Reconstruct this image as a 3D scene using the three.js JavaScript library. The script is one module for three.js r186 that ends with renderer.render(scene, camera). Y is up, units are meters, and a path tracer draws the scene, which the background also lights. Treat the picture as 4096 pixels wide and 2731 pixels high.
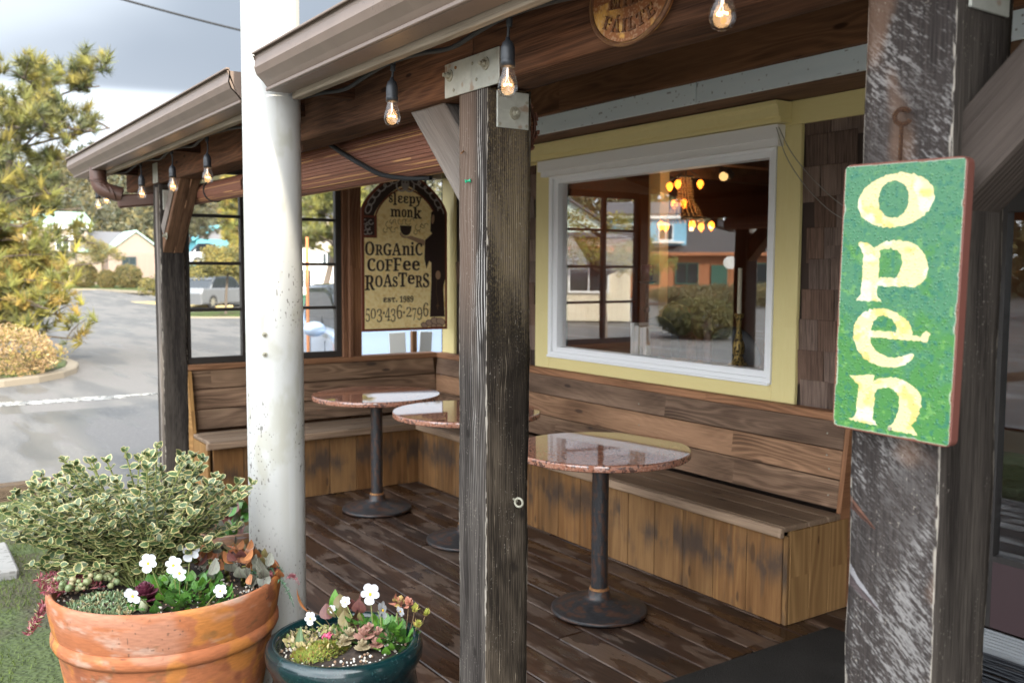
import * as THREE from 'three';
import { mergeGeometries, mergeVertices } from 'three/addons/utils/BufferGeometryUtils.js';
import { MarchingCubes } from 'three/addons/objects/MarchingCubes.js';
import { FontLoader } from 'three/addons/loaders/FontLoader.js';
import { TextGeometry } from 'three/addons/geometries/TextGeometry.js';

// ---------- camera, sky, sun, exposure ----------
const scene = new THREE.Scene();
const W = 1024, H = 682;
const camera = new THREE.PerspectiveCamera(40.27, W / H, 0.05, 900);
{
  const yaw = 34.303 * Math.PI / 180, pitch = -4.365 * Math.PI / 180, roll = 0.282 * Math.PI / 180;
  const f = new THREE.Vector3(-Math.cos(yaw) * Math.cos(pitch), Math.sin(pitch), -Math.sin(yaw) * Math.cos(pitch));
  const r = new THREE.Vector3().crossVectors(f, new THREE.Vector3(0, 1, 0)).normalize(), u = new THREE.Vector3().crossVectors(r, f);
  const r2 = r.clone().multiplyScalar(Math.cos(roll)).addScaledVector(u, Math.sin(roll));
  const u2 = r.clone().multiplyScalar(-Math.sin(roll)).addScaledVector(u, Math.cos(roll));
  camera.position.set(0, 1.55, 0);
  camera.quaternion.setFromRotationMatrix(new THREE.Matrix4().makeBasis(r2, u2, f.clone().negate()));
  camera.focus = 2.5; camera.userData.fStop = 5;
}
const SUN = new THREE.Vector3(5.1, 2.34, 0.62).normalize();
const sun = new THREE.DirectionalLight(new THREE.Color().setRGB(1, 0.9, 0.72), 2.3);
sun.position.copy(SUN).multiplyScalar(60); sun.castShadow = true; sun.shadow.radius = 4;
sun.shadow.mapSize.set(4096, 4096);
Object.assign(sun.shadow.camera, { left: -70, right: 70, top: 70, bottom: -70, near: 1, far: 160 });
scene.add(sun, sun.target);
const renderer = new THREE.WebGLRenderer({ antialias: true });
renderer.setSize(W, H);
renderer.toneMapping = THREE.LinearToneMapping;
renderer.toneMappingExposure = 3.55;
renderer.outputColorSpace = THREE.SRGBColorSpace;
renderer.shadowMap.enabled = true;

// ---------- random numbers and noise ----------
function mulberry(a) { return () => { a |= 0; a = a + 0x6D2B79F5 | 0; let t = Math.imul(a ^ a >>> 15, 1 | a); t = t + Math.imul(t ^ t >>> 7, 61 | t) ^ t; return ((t ^ t >>> 14) >>> 0) / 4294967296; }; }
let rnd = mulberry(7);
const rr = (a, b) => a + (b - a) * rnd();
const pick = (a) => a[Math.floor(rnd() * a.length)];
const NT = new Float32Array(65536); { const q = mulberry(99); for (let i = 0; i < 65536; i++) NT[i] = q(); }
const hash2 = (i, j) => NT[(Math.imul(i, 73856093) ^ Math.imul(j, 19349663)) & 65535];
function n2(x, y) {
  const i = Math.floor(x), j = Math.floor(y); let u = x - i, v = y - j;
  u = u * u * (3 - 2 * u); v = v * v * (3 - 2 * v);
  const a = hash2(i, j), b = hash2(i + 1, j), c = hash2(i, j + 1), d = hash2(i + 1, j + 1);
  return a + (b - a) * u + (c - a) * v + (a - b - c + d) * u * v;
}
function fbm(x, y, o = 4) { let s = 0, a = 0.5, t = 0; for (let k = 0; k < o; k++) { s += a * n2(x, y); t += a; a *= 0.5; x = x * 2.03 + 17.3; y = y * 2.03 + 5.1; } return s / t; }
const clamp = (x, a = 0, b = 1) => Math.min(b, Math.max(a, x));
const sst = (a, b, x) => { const t = clamp((x - a) / (b - a)); return t * t * (3 - 2 * t); };
const mix = (a, b, t) => a + (b - a) * t;
const mix3 = (a, b, t) => [mix(a[0], b[0], t), mix(a[1], b[1], t), mix(a[2], b[2], t)];
const lin2s = (c) => { c = clamp(c); return c <= 0.0031308 ? c * 12.92 : 1.055 * Math.pow(c, 1 / 2.4) - 0.055; };

// ---------- sky: a bright broken overcast, brighter round the sun ----------
{
  const w = 1024, h = 512, d = new Float32Array(w * h * 4);
  for (let j = 0; j < h; j++) {
    const el = (j + 0.5) / h * Math.PI - Math.PI / 2, sy = Math.sin(el), cy = Math.cos(el);
    for (let i = 0; i < w; i++) {
      const az = (i + 0.5) / w * 2 * Math.PI - Math.PI, x = Math.cos(az) * cy, z = Math.sin(az) * cy;
      const y = Math.max(sy, 0), k = 1 / (y + 0.22);
      const c1 = fbm(x * k * 1.3 + 31.7, z * k * 1.3 + 8.2, 5), c2 = fbm(x * k * 0.55 + 3.1, z * k * 0.55 + 4.7, 3);
      const thick = sst(0.36, 0.66, 0.5 * c1 + 0.5 * c2);
      const up = 0.9 + 0.2 * y;
      let col = mix3([0.72, 0.81, 0.92], [0.37, 0.435, 0.525], thick);
      col = mix3([0.74, 0.82, 0.92], col, sst(0.0, 0.22, y));
      const gap = sst(0.64, 0.78, c1) * (1 - thick);
      col = mix3(col, [0.38, 0.58, 0.86], gap * 0.5);
      const g = Math.max(0, x * SUN.x + sy * SUN.y + z * SUN.z);
      const side = 0.34 + 2.6 * Math.pow(0.5 + 0.5 * (x * 0.47 + sy * 0.36 + z * 0.805), 2);
      const glow = Math.pow(g, 3) * 0.9 + Math.pow(g, 24) * 1.6;
      let o = (j * w + i) * 4;
      for (let c = 0; c < 3; c++) d[o + c] = (col[c] * up * (0.34 * [1, 1, 1][c] + (side - 0.34) * [1.07, 1, 0.92][c]) + glow * [1.0, 0.96, 0.88][c]) * (sy < 0 ? 0.5 : 1) * 0.86;
      d[o + 3] = 1;
    }
  }
  const t = new THREE.DataTexture(d, w, h, THREE.RGBAFormat, THREE.FloatType);
  t.mapping = THREE.EquirectangularReflectionMapping; t.magFilter = t.minFilter = THREE.LinearFilter; t.needsUpdate = true;
  scene.background = t; scene.environment = t;
}

// ---------- textures ----------
function dataTex(w, h, fn, o = {}) {
  const d = new Uint8Array(w * h * 4), c = [0, 0, 0, 1];
  for (let y = 0; y < h; y++) for (let x = 0; x < w; x++) {
    const r = fn((x + 0.5) / w, (y + 0.5) / h, x, y), k = (y * w + x) * 4;
    if (typeof r === 'number') { d[k] = d[k + 1] = d[k + 2] = clamp(r) * 255; d[k + 3] = 255; continue; }
    for (let q = 0; q < 3; q++) d[k + q] = (o.raw ? clamp(r[q]) : lin2s(r[q])) * 255;
    d[k + 3] = r.length > 3 ? clamp(r[3]) * 255 : 255;
  }
  const t = new THREE.DataTexture(d, w, h, THREE.RGBAFormat);
  t.wrapS = t.wrapT = THREE.RepeatWrapping; t.magFilter = THREE.LinearFilter; t.minFilter = THREE.LinearMipmapLinearFilter; t.generateMipmaps = true;
  if (!o.raw) t.colorSpace = THREE.SRGBColorSpace;
  if (o.size) t.repeat.set(1 / o.size[0], 1 / o.size[1]);
  t.needsUpdate = true; return t;
}
// colour and height of one surface worked out together: fn(u, v) gives [r, g, b, height, roughness]
function surfTex(w, h, fn, size, rough = false) {
  const store = new Float32Array(w * h * 5);
  for (let y = 0; y < h; y++) for (let x = 0; x < w; x++) store.set(fn((x + 0.5) / w * size[0], (y + 0.5) / h * size[1]), (y * w + x) * 5);
  const at = (x, y) => (y * w + x) * 5;
  const out = { map: dataTex(w, h, (u, v, x, y) => { const k = at(x, y); return [store[k], store[k + 1], store[k + 2]]; }, { size }), bumpMap: dataTex(w, h, (u, v, x, y) => store[at(x, y) + 3], { size, raw: true }) };
  if (rough) out.roughnessMap = dataTex(w, h, (u, v, x, y) => store[at(x, y) + 4], { size, raw: true });
  return out;
}
const std = (o) => new THREE.MeshStandardMaterial({ roughness: 0.8, metalness: 0, ...o });
const phys = (o) => new THREE.MeshPhysicalMaterial({ roughness: 0.8, metalness: 0, ...o });
const rgb = (r, g, b) => new THREE.Color().setRGB(r, g, b);
// a wood board: u runs along the grain in metres, v across
function woodFn(o) {
  const q = mulberry(o.seed), kn = [];
  for (let i = 0; i < (o.knots ?? 4); i++) kn.push([q() * o.size[0], q() * o.size[1], 0.008 + q() * 0.02]);
  const { dark, light, freq = 60, wav = 1, fib = 0.35, contrast = 1, size } = o;
  return (x, y) => {
    let warp = 0, kd = 0;
    for (const [kx, ky, kr] of kn) {
      let dx = Math.abs(x - kx); dx = Math.min(dx, size[0] - dx) / 3.2; let dy = Math.abs(y - ky); dy = Math.min(dy, size[1] - dy);
      const r = Math.sqrt(dx * dx + dy * dy); warp += Math.exp(-r / (kr * 1.6)) * kr * 1.5; kd = Math.max(kd, 1 - sst(kr * 0.35, kr * 0.75, r));
    }
    const f1 = fbm(x * 1.1 + o.seed, y * 7 + o.seed * 3, 3);
    const ring = 0.5 + 0.5 * Math.sin(6.283 * ((y + warp) * freq + f1 * 5 * wav));
    const fiber = n2(x * 7 + 3, y * 620) * 0.6 + n2(x * 22, y * 1500 + 9) * 0.4;
    const blot = fbm(x * 2.2 + 40 + o.seed, y * 9 + 7, 4);
    const ra = (o.ra ?? 1) * 0.12 + (o.ra ?? 1) * 0.7 * sst(0.3, 0.7, fbm(x * 0.9 + o.seed * 2, y * 6 + 11, 3)); let t = clamp(0.5 + contrast * ((Math.pow(ring, 1.6) - 0.4) * ra + (fiber - 0.5) * fib * 1.6 + (blot - 0.5) * 1.0));
    let c = mix3(dark, light, t);
    if (kd > 0) c = mix3(c, o.knot ?? [dark[0] * 0.45, dark[1] * 0.4, dark[2] * 0.4], kd * 0.85);
    if (o.stain) { const s = o.stain(x, y); if (s > 0) c = mix3(c, o.stainColor, s); }
    return [c[0], c[1], c[2], clamp(0.25 + 0.35 * ring + 0.4 * fiber - kd * 0.2), o.rough ? o.rough(x, y, t) : 0.8];
  };
}
function wood(o) { const s = o.size ?? (o.size = [1.6, 0.4]), px = o.px ?? [768, 384]; return surfTex(px[0], px[1], woodFn(o), s, !!o.rough); }

// ---------- geometry ----------
const V3 = (x, y, z) => new THREE.Vector3(x, y, z);
// a box with small chamfers; uv in metres, u along `axis`, v across; uo, vo shift the pattern
function cbox(lx, ly, lz, b = 0.003, axis = 'x', uo = 0, vo = 0) {
  const h = [lx / 2, ly / 2, lz / 2]; b = Math.min(b, h[0] * 0.45, h[1] * 0.45, h[2] * 0.45);
  const pos = [], nor = [], uv = [], L = 'xyz'.indexOf(axis), A = (L + 1) % 3, B = (L + 2) % 3;
  const put = (p, n, dom) => { pos.push(...p); nor.push(...n); if (dom === L) uv.push(uo + p[A] * 0.15, vo + p[B]); else uv.push(uo + p[L], vo + (dom === A ? p[B] : p[A] + 0.31)); };
  const quad = (a, bb, c, d, n, dom) => { const e1 = [bb[0] - a[0], bb[1] - a[1], bb[2] - a[2]], e2 = [c[0] - a[0], c[1] - a[1], c[2] - a[2]];
    const cr = [e1[1] * e2[2] - e1[2] * e2[1], e1[2] * e2[0] - e1[0] * e2[2], e1[0] * e2[1] - e1[1] * e2[0]];
    const ok = cr[0] * n[0] + cr[1] * n[1] + cr[2] * n[2] > 0, q = ok ? [a, bb, c, a, c, d] : [a, c, bb, a, d, c]; for (const p of q) put(p, n, dom); };
  const P = (s, ax) => { const p = [0, 0, 0]; for (let k = 0; k < 3; k++) p[k] = s[k] * (k === ax ? h[k] : h[k] - b); return p; };
  for (let ax = 0; ax < 3; ax++) for (const s of [-1, 1]) { const a = (ax + 1) % 3, c = (ax + 2) % 3, cs = [[-1, -1], [1, -1], [1, 1], [-1, 1]].map(([p, q]) => { const v = [0, 0, 0]; v[ax] = s; v[a] = p; v[c] = q; return P(v, ax); }); const n = [0, 0, 0]; n[ax] = s; quad(...cs, n, ax); }
  const R = Math.SQRT1_2;
  for (let ax = 0; ax < 3; ax++) { const a = (ax + 1) % 3, c = (ax + 2) % 3; for (const s of [-1, 1]) for (const t of [-1, 1]) { const m = (e, face) => { const v = [0, 0, 0]; v[ax] = e; v[a] = s; v[c] = t; return P(v, face); }; const n = [0, 0, 0]; n[a] = s * R; n[c] = t * R; quad(m(-1, a), m(1, a), m(1, c), m(-1, c), n, a === L ? c : a); } }
  const r3 = 1 / Math.sqrt(3);
  for (const x of [-1, 1]) for (const y of [-1, 1]) for (const z of [-1, 1]) { const a = P([x, y, z], 0), c = P([x, y, z], 1), d = P([x, y, z], 2), n = [x * r3, y * r3, z * r3]; const q = x * y * z > 0 ? [a, c, d] : [a, d, c]; for (const p of q) put(p, n, A); }
  const g = new THREE.BufferGeometry();
  g.setAttribute('position', new THREE.Float32BufferAttribute(pos, 3)); g.setAttribute('normal', new THREE.Float32BufferAttribute(nor, 3)); g.setAttribute('uv', new THREE.Float32BufferAttribute(uv, 2));
  return g;
}
// a long timber with worn arrises: subdivided, edges rounded unevenly, faces displaced by `bump(x,y,z)`
function timber(lx, ly, lz, axis, seg, rad, amp, seed, vsplit = 0.2, extra) {
  const n = [4, 4, 4], L = 'xyz'.indexOf(axis); n[L] = seg;
  const g = new THREE.BoxGeometry(lx, ly, lz, n[0] * 2, n[1] * (L === 1 ? 1 : 2), n[2] * 2), p = g.attributes.position, nn = g.attributes.normal, uv = g.attributes.uv, h = [lx / 2, ly / 2, lz / 2];
  const A = (L + 1) % 3, B = (L + 2) % 3, key = new Map(), acc = [], id = [];
  for (let i = 0; i < p.count; i++) {
    const q = [p.getX(i), p.getY(i), p.getZ(i)], k = q.map((v) => Math.round(v * 2e4)).join();
    if (!key.has(k)) { key.set(k, acc.length); acc.push(new THREE.Vector3()); } id.push(key.get(k));
    const fn = [nn.getX(i), nn.getY(i), nn.getZ(i)], dom = Math.abs(fn[0]) > 0.5 ? 0 : Math.abs(fn[1]) > 0.5 ? 1 : 2;
    if (dom === L) uv.setXY(i, q[A], q[B]); else { const sp = L === 1 ? dom === 0 : dom === A, o = dom === A ? B : A; uv.setXY(i, q[L] + h[L], (L === 1 && dom === 0 ? h[o] - q[o] : q[o] + h[o]) + (sp ? vsplit : 0)); }
    const t = q[L] * 3 + seed, ra = rad * (0.5 + 1.3 * n2(t * 2.3, q[A] > 0 ? 4 : 9) );
    const c = q.slice(), o = [0, 0, 0];
    for (const a of [A, B]) { const lim = h[a] - ra; if (Math.abs(c[a]) > lim) { o[a] = c[a] - Math.sign(c[a]) * lim; c[a] = Math.sign(c[a]) * lim; } }
    const len = Math.hypot(o[0], o[1], o[2]); if (len > 1e-6 && Math.abs(o[A]) > 1e-6 && Math.abs(o[B]) > 1e-6) { for (const a of [A, B]) c[a] += o[a] / len * ra; } else for (const a of [A, B]) c[a] += o[a];
    const dsp = amp * (fbm(t * 1.3 + 5 * Math.sign(q[A]), q[A] * 9 + q[B] * 7 + seed, 3) - 0.5) * 2 + (extra ? extra(q) : 0);
    for (const a of [A, B]) c[a] += Math.sign(q[a]) * (Math.abs(q[a]) > h[a] * 0.98 ? dsp : 0);
    p.setXYZ(i, ...c);
  }
  g.computeVertexNormals();
  // flat ends kept, long faces smoothed where they share a place
  const nm = g.attributes.normal;
  for (let i = 0; i < p.count; i++) acc[id[i]].add(V3(nm.getX(i), nm.getY(i), nm.getZ(i)));
  for (let i = 0; i < p.count; i++) { const v = acc[id[i]].clone().normalize(); nm.setXYZ(i, v.x, v.y, v.z); }
  return g;
}
const cyl = (r1, r2, h, s = 20, open = false) => new THREE.CylinderGeometry(r1, r2, h, s, 1, open);
const lathe = (pts, s = 40) => new THREE.LatheGeometry(pts.map(([x, y]) => new THREE.Vector2(x, y)), s);
function tube(pts, r, seg = 24, rs = 6, closed = false) { return new THREE.TubeGeometry(new THREE.CatmullRomCurve3(pts.map((p) => (p.isVector3 ? p : V3(...p))), closed, 'centripetal'), seg, r, rs, closed); }
const mv = (g, x, y, z) => g.translate(x, y, z);
function rod(a, b, r, s = 6, r2 = r) { const A = V3(...a), B = V3(...b), d = B.clone().sub(A), g = new THREE.CylinderGeometry(r2, r, d.length(), s, 1); g.applyQuaternion(new THREE.Quaternion().setFromUnitVectors(V3(0, 1, 0), d.clone().normalize())); const m = A.add(B).multiplyScalar(0.5); return g.translate(m.x, m.y, m.z); }
const plain = (g) => { const k = g.index ? g.toNonIndexed() : g; for (const n of Object.keys(k.attributes)) if (!['position', 'normal', 'uv'].includes(n)) k.deleteAttribute(n); return k; };
const merge = (gs) => mergeGeometries(gs.map(plain));

// ---------- naming ----------
const taken = new Map();
function numbered(name) { const n = taken.get(name) ?? 0; taken.set(name, n + 1); return n ? name + '_' + String(n).padStart(3, '0') : name; }
function tag(o, label, category, group) { if (label) o.userData.label = label; if (category) o.userData.category = category; if (group) o.userData.group = group; return o; }
function thing(name, label, category, at = [0, 0, 0], turn = 0, group) { const o = new THREE.Group(); o.name = numbered(name); o.position.set(...at); o.rotation.y = turn; scene.add(o); return tag(o, label, category, group); }
function part(name, g, m, parent, at, rot) { const o = new THREE.Mesh(g, m); o.name = parent === scene ? numbered(name) : name; if (at) o.position.set(...at); if (rot) o.rotation.set(...rot); o.castShadow = o.receiveShadow = true; parent.add(o); return o; }
function struct(name, g, m) { const o = part(name, g, m, scene); o.userData.kind = 'structure'; return o; }
function stuff(name, g, m, mats, parent, cols) { const o = new THREE.InstancedMesh(g, m, mats.length); o.name = parent === scene ? numbered(name) : name; mats.forEach((k, i) => o.setMatrixAt(i, k)); if (cols) cols.forEach((c, i) => o.setColorAt(i, c)); o.userData.kind = 'stuff'; o.castShadow = o.receiveShadow = true; parent.add(o); return o; }
const M4 = (p, q, s) => new THREE.Matrix4().compose(p, q, typeof s === 'number' ? V3(s, s, s) : s);
// ---------- materials ----------
const wm = (o, k = {}) => { const t = wood(o); return { t, mk: (c = [1, 1, 1], e = {}) => phys({ ...t, specularIntensity: 0.4, color: rgb(...c), bumpScale: k.bump ?? 0.0015, roughness: k.rough ?? 0.85, ...e }) }; };
const wBeam = wm({ seed: 3, ra: 0.4, fib: 0.6, dark: [0.03, 0.013, 0.007], light: [0.14, 0.064, 0.033], freq: 38, wav: 1.5, size: [2.4, 0.5], knots: 6, contrast: 1.15 }, { bump: 0.003 });
const wBack = wm({ seed: 11, ra: 0.62, dark: [0.095, 0.058, 0.037], light: [0.33, 0.215, 0.14], freq: 22, wav: 2.2, size: [2.2, 0.5], knots: 7, contrast: 1.1, knot: [0.05, 0.034, 0.026] }, { bump: 0.0012 });
const wGrey = wm({ seed: 21, ra: 0.6, dark: [0.12, 0.105, 0.092], light: [0.36, 0.32, 0.28], freq: 70, wav: 1.2, size: [2, 0.4], knots: 3 }, { bump: 0.002 });
const wTrim = wm({ seed: 31, ra: 0.5, dark: [0.1, 0.05, 0.028], light: [0.3, 0.165, 0.095], freq: 45, size: [2, 0.4], knots: 2 }, { bump: 0.001, rough: 0.6 });
const wSeat = wm({ seed: 41, ra: 0.4, dark: [0.09, 0.06, 0.04], light: [0.3, 0.215, 0.15], freq: 45, wav: 1.5, size: [2.2, 0.4], knots: 4 }, { bump: 0.0012, rough: 0.55 });
// cedar boards of the bench front, u = height; dark ragged water stains with a pale washed foot, as the photograph shows
const wFront = wm({ seed: 51, ra: 0.5, dark: [0.11, 0.052, 0.02], light: [0.3, 0.166, 0.07], freq: 17, wav: 1.3, size: [0.6, 1.6], px: [384, 1024], knots: 5, contrast: 0.9, knot: [0.08, 0.045, 0.024],
  stain: (x, y) => { const bd = Math.floor(y * 5), e = 0.14 + 0.14 * hash2(bd, 4) + 0.12 * (fbm(y * 12, 3.3 + bd, 3) - 0.5), j = fbm(x * 13 + 2 + bd, y * 17, 5) * 0.7 + fbm(x * 3, y * 110, 3) * 0.3, d = sst(e - 0.13, e, x) * (1 - sst(e, e + 0.14, x)); return clamp(d * sst(0.22, 0.72, j + 0.5 * (hash2(bd, 8) - 0.45)) * 1.1 + 0.5 * sst(0.6, 0.8, fbm(x * 6 + 9, y * 30, 4))) * 0.85; }, stainColor: [0.062, 0.046, 0.038] }, { bump: 0.0012 });
const wFrontEnd = wm({ seed: 57, dark: [0.17, 0.09, 0.034], light: [0.34, 0.2, 0.082], freq: 22, wav: 0.8, size: [0.6, 0.6], px: [256, 256], knots: 1, contrast: 0.7 }, { bump: 0.001 });
const wShingle = wm({ seed: 61, ra: 0.12, dark: [0.07, 0.048, 0.039], light: [0.23, 0.165, 0.132], freq: 55, wav: 0.6, fib: 0.8, size: [0.8, 0.8], px: [384, 384], knots: 0, contrast: 1 }, { bump: 0.0025, rough: 0.9 });
const wCeil = wm({ seed: 71, ra: 0.5, dark: [0.05, 0.024, 0.012], light: [0.17, 0.087, 0.045], freq: 24, wav: 1.6, size: [2.4, 0.5], knots: 5, contrast: 0.9 }, { bump: 0.001 });
// wet deck: dark stained boards, paint worn off in ragged patches, water lying in places
const deckTex = (() => {
  const base = woodFn({ seed: 81, ra: 0.35, dark: [0.013, 0.007, 0.0048], light: [0.06, 0.03, 0.017], freq: 40, wav: 1.2, size: [2.4, 1.2], knots: 5, contrast: 1 });
  return surfTex(1024, 512, (x, y) => {
    const c = base(x, y), m = fbm(x * 5 + 3, y * 16, 5), big = fbm(x * 1.1 + 9, y * 1.6 + 2, 3), worn = sst(0.58, 0.65, m * 0.75 + big * 0.36 - 0.02) * (0.55 + 0.45 * n2(x * 40, y * 400)), f = fbm(x * 2.4, y * 9 + 20, 5), wet = sst(0.44, 0.62, f);
    const k = mix3([c[0], c[1], c[2]], [0.15, 0.105, 0.078], worn * 0.6);
    return [k[0], k[1], k[2], c[3] * 0.6 + worn * 0.1 + 0.2 * n2(x * 60, y * 300), mix(0.56, 0.22, wet) + worn * 0.12];
  }, [2.4, 1.2], true);
})();
const mDeck = [[1, 1, 1], [0.85, 0.82, 0.8], [1.2, 1.15, 1.1], [0.95, 0.85, 0.75]].map((c) => std({ ...deckTex, color: rgb(...c), bumpScale: 0.0012, roughness: 1 }));
const mDeckSub = std({ ...deckTex, color: rgb(0.9, 0.9, 0.9), roughness: 1 });

// post timbers: u = height (m), v in 0..0.16 the street face, 0.2..0.36 the face towards the entrance
const postTex = (kind, w = 2048, h = 256) => surfTex(w, h, (x, y) => {
  const right = y > 0.19, s = right ? y - 0.2 : y, sd = kind * 13 + (right ? 5 : 0);
  const f = n2(x * 9 + sd, s * 520) * 0.5 + n2(x * 40 + sd, s * 1100) * 0.5, big = fbm(x * 2.3 + sd, s * 22, 4), wv = fbm(x * 2.1 + sd * 2, s * 6, 3);
  let c, hgt;
  if (kind === 0 && !right) {          // charcoal street face with pale cathedral grain at the top
    const ring = 0.5 + 0.5 * Math.sin(6.283 * (s * 105 + 7 * wv + 1.6 * Math.abs(((x * 1.1) % 1) - 0.5))), up = sst(1.0, 1.55, x + (wv - 0.5) * 0.7);
    let t = clamp(0.28 + (f - 0.5) * 0.55 + (big - 0.5) * 0.9 + (ring - 0.5) * (0.14 + 0.3 * up)); c = mix3([0.02, 0.0165, 0.0148], [0.2, 0.174, 0.152], t * t * 0.8 + t * 0.2);
    const wh = up * sst(0.72, 0.95, ring) * sst(0.045, 0.1, s) * sst(0.42, 0.55, n2(x * 5, s * 60)); c = mix3(c, [0.42, 0.4, 0.38], wh * 0.8);
    const br = sst(1.35, 1.7, x) * (1 - sst(0.06, 0.11, s)); c = mix3(c, [0.2, 0.135, 0.1], br * 0.45);
    hgt = 0.3 + 0.35 * f + 0.35 * ring;
  } else if (kind === 0) {             // brown black side face, tan ridges of the open grain
    const dip = fbm(x * 5 + s * 9, s * 3 + 2, 3), ring = 0.5 + 0.5 * Math.sin(6.283 * (s * 170 + 2.5 * wv));
    let t = clamp(0.2 + (f - 0.5) * 0.5 + (big - 0.5) * 0.7 + (dip - 0.5) * 0.8 + (ring - 0.5) * 0.2); c = mix3([0.018, 0.0138, 0.0105], [0.17, 0.132, 0.095], t);
    c = mix3(c, [0.5, 0.42, 0.31], sst(0.74, 0.9, f) * sst(0.5, 0.8, ring) * 0.7 * sst(0.3, 0.6, big));
    const mo = sst(1.3, 1.7, x + (wv - 0.5) * 0.4) * sst(0.4, 0.66, n2(x * 260, s * 420 + 4) * 0.6 + big * 0.4); c = mix3(c, [0.13, 0.098, 0.05], mo * 0.5);
    hgt = 0.2 + 0.4 * f + 0.4 * ring;
  } else if (kind === 1 && !right) {   // saw-marked street face: pale flecks across a dark ground
    const a = x * 0.9 + s * 0.75, b = s * 0.9 - x * 0.55, fl = n2(a * 420 + 3, b * 95) * 0.55 + n2(a * 800, b * 230 + 7) * 0.45, saw = n2(a * 150, b * 8);
    const k = sst(0.5, 0.85, fl + (big - 0.5) * 0.75 + (saw - 0.5) * 0.3), knot = sst(0.6, 0.72, fbm(x * 3.2 + 5 - s * 3, s * 2 + 1, 3));
    c = mix3([0.011, 0.0095, 0.009], [0.055, 0.045, 0.041], f * 0.7 + big * 0.3); c = mix3(c, [0.26, 0.245, 0.235], k * 0.55 * (1 - knot * 0.8)); c = mix3(c, [0.22, 0.13, 0.085], 0.35 * sst(0.55, 0.7, fbm(x * 7, s * 10 + 20, 3)));
    hgt = 0.2 + 0.6 * fl + 0.2 * f;
  } else {                              // dark plain faces
    let t = clamp(0.3 + (f - 0.5) * 0.5 + (big - 0.5) * 0.9); c = mix3([0.016, 0.013, 0.0115], [0.11, 0.092, 0.077], t); hgt = 0.3 + 0.5 * f;
  }
  // pale specks and fine scratches across the grain, dark knots
  if (kind < 2) { const dot = 0.6 * sst(0.88, 0.94, n2(x * 260 + sd, s * 420)) * sst(0.5, 0.62, n2(x * 9 + sd, s * 40)); c = mix3(c, [0.34, 0.3, 0.25], dot * 0.7);
    for (const [kx, ks, kr] of kind ? [[0.82, 0.1, 0.016], [1.7, 0.05, 0.02]] : right ? [[0.86, 0.09, 0.02], [1.26, 0.1, 0.012], [1.0, 0.12, 0.012]] : [[1.22, 0.05, 0.012], [1.46, 0.115, 0.014], [0.62, 0.09, 0.01]]) { const kd = Math.hypot((x - kx) / 1.7, s - ks) / kr + (n2(x * 60, s * 60) - 0.5) * 0.5; if (kd < 1.6) { c = mix3(c, [0.01, 0.008, 0.007], (1 - sst(0.1, 1.2, kd)) * 0.75); hgt -= 0.3 * (1 - sst(0.6, 1.2, kd)); } } }
  if (kind === 1 && !right) for (const [gx, len, th, ca, cb] of [[1.165, 0.066, 0.017, [0.19, 0.18, 0.185], [0.06, 0.046, 0.046]], [1.285, 0.05, 0.009, [0.1, 0.05, 0.035], [0.05, 0.026, 0.02]]]) { const cen = gx - 0.72 * s, w = th * (1 - s / len); if (s < len && Math.abs(x - cen) < w + 0.003 * n2(x * 90, s * 90)) { c = x > cen ? ca : cb; const gr = n2(x * 700, s * 90); c = [c[0] * (0.8 + 0.4 * gr), c[1] * (0.8 + 0.4 * gr), c[2] * (0.8 + 0.4 * gr)]; hgt = x > cen ? 0.5 : 0; } }
  // worn arrises, bare pale wood with a ragged outline
  const W0 = kind === 1 ? 0.155 : 0.14, e = Math.min(s, Math.abs(W0 - s)), rag = 0.0016 + 0.006 * sst(0.45, 0.8, fbm(x * 11 + sd, 2 + (s > 0.07 ? 5 : 0), 4)), ed = 1 - sst(rag * 0.4, rag, e);
  c = mix3(c, [0.36, 0.32, 0.27], ed * 0.75 * sst(0.3, 0.55, n2(x * 60, s * 200 + sd)));
  return [c[0], c[1], c[2], hgt, 0.8];
}, [2.2, 0.4]);
const pT = [postTex(0), postTex(1), postTex(2, 1024, 128)];
const mPost = pT.map((t, i) => phys({ ...t, specularIntensity: 0.2, bumpScale: i === 1 ? 0.003 : 0.002, roughness: 0.85 }));
const mPostBrown = phys({ ...pT[2], specularIntensity: 0.2, color: rgb(2.4, 1.6, 1.15), bumpScale: 0.002, roughness: 0.85 });
const mBraceGrey = phys({ specularIntensity: 0.3, ...wGrey.t, color: rgb(0.62, 0.6, 0.6), bumpScale: 0.002, roughness: 0.85 });

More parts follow.
